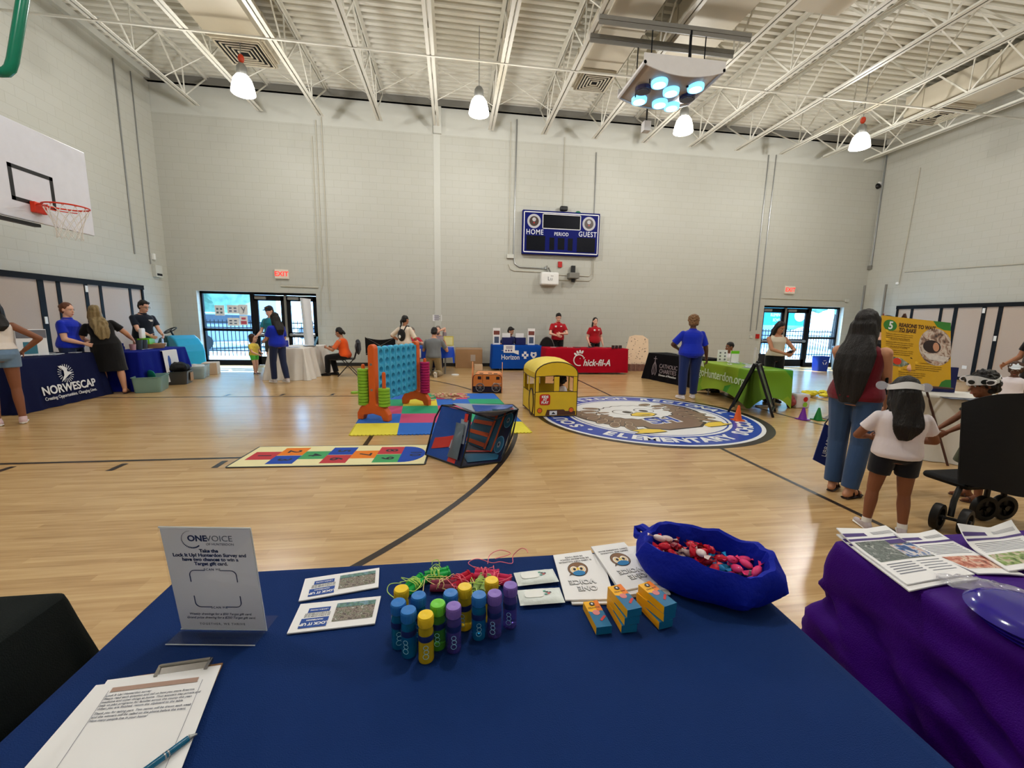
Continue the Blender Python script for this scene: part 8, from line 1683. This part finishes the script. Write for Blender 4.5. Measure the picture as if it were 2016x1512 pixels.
I = person('person in orange vest seated on a folding chair at the white table', (-2.78, 11.22), -78, 1.64, 'olive', ('pony', 'black', .02), g=1.1, fem=True, top=('vest', C_('vest_orange', (226, 84, 24)), -.05), bottom=('trousers', BLK), shoes=('boot', (20, 20, 22)), pel=(0, -.02, .53), lean=(12, 0), head=(0, 18), feet=((-.12, .42, 0, 0), (.12, .30, 0, 0)), knee=((0, 1, 1), (0, 1, 1)), hands=((-.16, .40, .76), (.14, .36, .74)))
I2 = I; q = MB()
for sd in (-1, 1): S, e, w_ = I['arm'][sd]; a, b = frame_from(e - S); q.loft([(S, a, b, .062, .062), (S.lerp(e, .8), a, b, .056, .056)], n=14)
q.build('sleeve', C_('sleeve_orange', (232, 110, 60)), I['root'])
I = person('person in white shirt with black backpack standing left of the party table', FY(797, 665, 11.0), 24, 1.58, 'olive', ('pony', 'black', .12), g=1.08, fem=True, top=('tee', C_('shirt_cream', (226, 212, 196)), -.06, 1.0), bottom=('trousers', BLK), shoes=('sneaker', (60, 60, 64)), hands=((-.20, .05, 1.0), (.22, .22, .98)), elbow=((-1, -.5, .1), (.6, -.8, 0)), head=(25, 10))
q = MB(); s = I['s']; c = I['pos'](.24) - V((0, .17 * s, 0)); q.ell(c, (.12 * s, .07 * s, .17 * s)); q.ell(c - V((0, .05 * s, .04 * s)), (.08 * s, .04 * s, .08 * s)); bp_ = fuse(q, 'backpack', C_('backpack', (22, 22, 24)), I['root'], voxel=.01, smooth=2)
q = MB(); q.ell(c - V((0, .095 * s, .04 * s)), (.035 * s, .01 * s, .045 * s)); q.build('backpack_badge', M_white, bp_); q = MB()
for sd in (-1, 1): q.tube([c + V((sd * .06 * s, .04 * s, .13 * s)), I['pos'](.47) + V((sd * .09 * s, -.06 * s, .02)), I['pos'](.46) + V((sd * .10 * s, .06 * s, .02))], .016, n=6)
q.build('backpack_strap', BLK, bp_)
I = person('person in red shirt and red glasses seated behind the party table', (-1.20, 12.72), 178, 1.66, 'fair', ('short', 'grey', 0), g=1.12, top=('tee', C_('tee_crimson', (190, 40, 60)), 0), bottom=('trousers', NAVY), pel=(0, 0, .53), lean=(16, 0), head=(-14, 14), feet=((-.12, .40, 0, 0), (.12, .40, 0, 0)), knee=((0, 1, 1), (0, 1, 1)), hands=((-.22, .46, .86), (.16, .50, .86)), shoes=('sneaker', (60, 60, 64)))
glasses(I)
I = person('seated bearded person with hand at the face behind the kneeling one', (-.42, 12.75), 186, 1.72, 'fair', ('buzz', 'grey', 0), top=('tee', C_('tee_grey_lilac', (150, 134, 140)), 0), bottom=('trousers', NAVY), pel=(0, 0, .53), lean=(10, 0), head=(4, 10), feet=((-.12, .40, 0, 0), (.12, .40, 0, 0)), knee=((0, 1, 1), (0, 1, 1)), hands=((-.07, .24, 1.16), (.16, .48, .88)), shoes=('sneaker', (60, 60, 64)))
q = MB(); hp = I['hp']; q.ell(hp(0, .052, -.085), (.052 * I['q'], .042 * I['q'], .045 * I['q']), I['RH']); fuse(q, 'beard', HAIR['grey'], I['root'], voxel=.008, smooth=2); glasses(I)
kx, ky = F(851, 741)
I = person('person in grey shirt and khaki trousers kneeling at the party table, seen from behind', (kx + .03, ky + .16), 8, 1.78, 'tan', ('short', 'black', 0), g=1.05, top=('tee', C_('tee_grey', (112, 116, 120)), -.02, .7), bottom=('trousers', C_('khaki', (140, 122, 88)), .035), pel=(0, 0, .47), lean=(14, 0), head=(-8, 22), feet=((-.13, -.36, .03, -4, -62), (.12, -.36, .03, 6, -62)), knee=((-.15, .9, -.9), (.15, .9, -.9)), hands=((-.20, .34, .80), (.26, .32, .80)), elbow=((-.5, -.3, -1), (.5, -.3, -1)), shoes=('sneaker', (150, 146, 140)))
q = MB(); s = I['s']; q.loft([(I['pos'](.03), V((1, 0, 0)), V((0, 1, 0)), .182 * s, .132 * s), (I['pos'](.06), V((1, 0, 0)), V((0, 1, 0)), .180 * s, .130 * s)], n=24); q.build('belt', M_darkbr, I['root'])
I = person('person in navy shirt seated behind the medium blue table', (1.74, 13.12), 160, 1.72, 'tan', ('short', 'black', 0), top=('tee', C_('tee_navy', (24, 36, 88)), 0), bottom=('trousers', BLK), pel=(0, 0, .53), lean=(10, 0), head=(-30, 24), feet=((-.12, .34, 0, 0), (.12, .34, 0, 0)), knee=((0, 1, 1), (0, 1, 1)), shoes=('sneaker', (40, 40, 44)), hands=((-.2, .25, .8), (.2, .25, .8)))
I = person('person with dark curly hair and red polo, hands together, behind the crimson table', FY(1097, 690, 12.62), 184, 1.76, 'fair', ('short', 'black', 0), top=('polo', REDP, -.02), bottom=('trousers', BLK), head=(0, 20), hands=((-.04, .26, 1.10), (.06, .27, 1.04)), elbow=((-1, -.4, -.2), (1, -.4, -.2)), shoes=('sneaker', (20, 20, 22)))
badge(I, .09, .38, .055, .05); badge(I, -.07, .385, .05, .025, name='shirt_logo')
I = person('person with long dark tied hair and red polo standing behind the crimson table', FY(1169, 690, 12.62), 172, 1.64, 'fair', ('pony', 'black', .10), g=1.08, fem=True, top=('polo', REDP, -.05), bottom=('trousers', BLK), head=(8, -2), hands=((-.26, .10, .86), (.25, .14, .88)), shoes=('sneaker', (20, 20, 22)))
badge(I, .08, .38, .06, .055, off=.15); badge(I, -.07, .385, .04, .03, off=.15, name='shirt_logo'); q = MB(); q.tube([I['hp'](.05, -.09, -.02), I['hp'](.085, -.04, -.14), I['pos'](.36) + V((.10 * I['s'], .04, 0))], [.03, .028, .012], n=8); q.build('hair_lock', HAIR['black'], I['root'])
I = person('small child in white shirt sitting inside the yellow bus tent', (1.80, 6.56), 300, 1.14, 'brown', ('curly', 'black', 0), hs=1.38, lf=.86, top=('tee', WTEE, .0), bottom=('shorts', NAVY, .6), pel=(0, 0, .16), lean=(10, 0), head=(0, 10), feet=((-.12, .42, 0, 0), (.12, .38, 0, 0)), knee=((0, .4, 1), (0, .4, 1)), hands=((-.15, .3, .3), (.15, .3, .3)), shoes=('sneaker', (60, 60, 64)))
I = person('person in blue polo and navy trousers seen from behind at the green table', (4.66, 7.62), 14, 1.66, 'deep', ('curly', 'copper', 0), g=1.26, fem=True, top=('polo', SHB, -.07, .85), bottom=('trousers', C_('trouser_navy', (26, 42, 92)), .03), shoes=('sneaker', (216, 210, 216)), feet=((-.13, -.06, 0, -22), (.13, .08, 0, 6)), hands=((-.20, .24, 1.02), (.36, .12, .82)), elbow=((-1, -.5, -.2), (1, -.4, 0)), head=(12, 8), voxel=.007)
I = person('boy with short hair seated behind the green table, facing left', FY(1438, 690, 8.4), -84, 1.36, 'brown', ('buzz', 'black', 0), hs=1.12, top=('tee', WTEE, 0), bottom=('trousers', BLK), pel=(0, 0, .62), head=(0, 8), feet=((-.12, .34, 0, 0), (.12, .34, 0, 0)), knee=((0, 1, 1), (0, 1, 1)), hands=((-.15, .28, .78), (.15, .28, .78)), shoes=('sneaker', (40, 40, 44)))
q = MB(); q.ell(I['hp'](0, -.02, .07), (.078 * I['q'], .088 * I['q'], .07 * I['q']), I['RH']); q.build('hair_top', HAIR['black'], I['root'])
I = person('person in cream tank top with long dark hair looking down behind the green table', FY(1524, 720, 7.25), 196, 1.58, 'olive', ('long', 'black', .20), fem=True, top=('tank', C_('tank_cream', (206, 196, 178)), .06), bottom=('trousers', BLK), shoes=('sneaker', (30, 30, 32)), head=(-14, 26), hands=((-.14, .36, 1.06), (.0, .36, 1.06)), elbow=((-1, -.3, -.4), (1, -.3, -.4)), voxel=.0075)
q = MB(); a = I['arm'][-1][2]; q.box(a + V((.06, .06, .03)), (.08, .14, .01), Rx(.5)); q.build('phone', M_black, I['root'], smooth=False)

# nearest group at the right
I = person('person with waist length black hair, maroon top and blue jeans at the right', (3.44, 3.08), 66, 1.63, 'tan', ('long', 'black', .50), g=1.10, fem=True, top=('vest', C_('vest_maroon', (104, 18, 34)), -.02), bottom=('jeans', JEAN, .03), shoes=('sandal', (44, 26, 22)), feet=((-.09, .04, 0, -8), (.07, -.05, 0, 12)), hands=((-.12, .34, .90), (.14, .30, .84)), elbow=((-.6, -.9, -.2), (.6, -1, -.2)), head=(14, 4), voxel=.0065, curl=(.7, .8))
q = MB(); s = I['s']; q.tube([I['pos'](.47) + V((.03, .06, .02)), I['pos'](.30) + V((.16, .10, 0)) * 1.0, I['pos'](.05) + V((.19, .04, 0))], .012, n=6); q.build('bag_strap', BLK, I['root'])
o = MB(); b0 = [at(1600, 905, .05), at(1632, 925, .03), atY(1645, 850, 3.35), atY(1622, 838, 3.35)]; q = MB(); c4 = [atY(1601, 905, 3.35), atY(1634, 922, 3.30), atY(1652, 850, 3.30), atY(1624, 834, 3.35)]
q.grid(lambda u, v: c4[0].lerp(c4[1], u).lerp(c4[3].lerp(c4[2], u), v), 6, 6, thick=.012); o = tag(q.build('carrier_bag', mat('bag_navy', (24, 40, 108), rough=.5, bump=.3, bscale=10)), 'navy blue carrier bag with pale lettering behind the legs in blue jeans', 'bag')
cm = (c4[0] + c4[1] + c4[2] + c4[3]) / 4 + V((-.004, -.006, 0)); letters('LIBRARY', .055, plane_M(cm + V((0, -.003, 0)), c4[3] - c4[0], -(c4[1] - c4[0])), M_wht, o)
q = MB(); q.tube([c4[3], I['root'].matrix_basis @ (I['arm'][-1][2] * 1.0) if False else V((3.50, 3.26, .80)), c4[2]], .006, n=5); q.build('bag_handle', M_ink, o)
I = person('person in dark shirt mostly hidden behind the long black hair', FY(1738, 690, 4.15), 70, 1.62, 'fair', ('short', 'black', 0), g=1.05, top=('tee', C_('tee_black', (16, 18, 24)), -.04), bottom=('trousers', BLK), shoes=('sneaker', (30, 30, 32)), head=(0, 10))
def headband(I, cow, tilt=0):
    q = MB(); hp = I['hp']; n = 40
    def bp(u, v): a = 2 * PI * u; wv = .5 + .5 * math.sin(3 * a + 1); f = 1 if math.sin(a) < .2 else 1 + .35 * math.sin(a); return hp(.108 * math.cos(a), -.018 + .122 * math.sin(a), .020 + v * (.042 + .014 * wv + (.045 if cow and math.sin(a) > -.1 else 0) * max(0, math.sin(a) + .1)) + .006 * wv)
    q.grid(bp, n, 3, thick=-.0025); o = q.build('paper_headband', M_wht, I['root']); 
    for sd in (-1, 1):
        q = MB(); R = I['RH']; p0_ = hp(sd * .150, .0, .055)
        if not cow: q.loft([(p0_ + R @ V((0, -.002, 0)), R @ V((1, 0, 0)), R @ V((0, 0, 1)), .040 * I['q'], .036 * I['q']), (p0_ + R @ V((0, .002, 0)), R @ V((1, 0, 0)), R @ V((0, 0, 1)), .040 * I['q'], .036 * I['q'])], n=22); q.build('paper_ear', mat('ear_grey', (176, 176, 186), rough=.6), I['root'])
        else:
            p0_ = hp(sd * .160, .03, .055); q.loft([(p0_ + R @ V((0, -.002, 0)), R @ V((1, 0, -.25)), R @ V((.2, 0, 1)), .07 * I['q'], .028 * I['q']), (p0_ + R @ V((0, .002, 0)), R @ V((1, 0, -.25)), R @ V((.2, 0, 1)), .07 * I['q'], .028 * I['q'])], n=22); q.build('paper_ear', M_wht, I['root']); q = MB(); q.loft([(p0_ + R @ V((0, t_, 0)), R @ V((1, 0, -.25)), R @ V((.2, 0, 1)), .046 * I['q'], .018 * I['q']) for t_ in (-.004, .004)], n=20); q.build('ear_patch', M_black, I['root'])
    if cow:
        for a, z, r_ in ((.35, .055, .028), (1.15, .075, .030), (1.9, .060, .026), (2.7, .055, .028)):
            q = MB(); c0 = hp(.112 * math.cos(a), -.018 + .127 * math.sin(a), z); tdir = (I['RH'] @ V((-math.sin(a), math.cos(a), 0))).normalized(); nd = (I['RH'] @ V((math.cos(a), math.sin(a), 0))).normalized(); q.loft([(c0 + nd * t_, tdir, I['RH'] @ V((0, 0, 1)), r_ * I['q'], r_ * .85 * I['q']) for t_ in (-.006, .004)], n=16); q.build('black_spot', mat('spot_black', (24, 28, 26)), o)
g0, g1 = at(1712, 1046), at(1778, 1052)
I = person('girl in white shirt and black shorts with paper ears, seen from behind', ((g0.x + g1.x) / 2, (g0.y + g1.y) / 2 + .02), 32, 1.15, 'brown', ('wavy', 'black', .26), g=1.12, hs=1.26, lf=.92, fem=False, top=('tee', WTEE, -.01, .62), bottom=('shorts', C_('short_black', (14, 16, 26)), .52), shoes=('sock', (186, 176, 180)), feet=((-.16, .0, 0, -14), (.14, -.02, 0, 16)), hands=((-.16, .26, .98), (.20, .30, .98)), elbow=((-1, -.5, -.5), (1, -.6, -.5)), head=(-6, 12), voxel=.006)
headband(I, False)
I = person('girl with black spotted paper headband and green skirt behind the stroller', (4.52, 2.86), -62, 1.14, 'brown', ('curly', 'black', 0), hs=1.26, lf=.92, fem=True, top=('tee', C_('tee_olive', (26, 28, 24)), 0), bottom=('skirt', C_('skirt_olive', (56, 64, 40)), .95, .07), shoes=('sandal', (70, 44, 36)), lean=(8, 0), head=(-6, 16), hands=((-.14, .50, .84), (.06, .50, .82)), voxel=.0065)
headband(I, True)
I = person('child in white cap beyond the spotted headband at the right edge', FY(1996, 745, 4.75), -120, 1.04, 'deep', ('curly', 'brown', 0), hs=1.2, lf=.92, top=('tee', WTEE, 0), bottom=('trousers', NAVY), shoes=('sneaker', (60, 60, 64)), head=(0, 16))
cap_hat(I, (214, 222, 230))
I = person('person in black sleeves at the right edge of the photo, only an arm showing', FY(2046, 700, 5.2), -70, 1.70, 'olive', ('short', 'black', 0), top=('tee', BLK, -.02), bottom=('trousers', BLK), shoes=('sneaker', (30, 30, 32)), hands=((-.34, .18, 1.05), (.2, .25, .95)))
bpy.data.scenes.remove(tmp_scene)
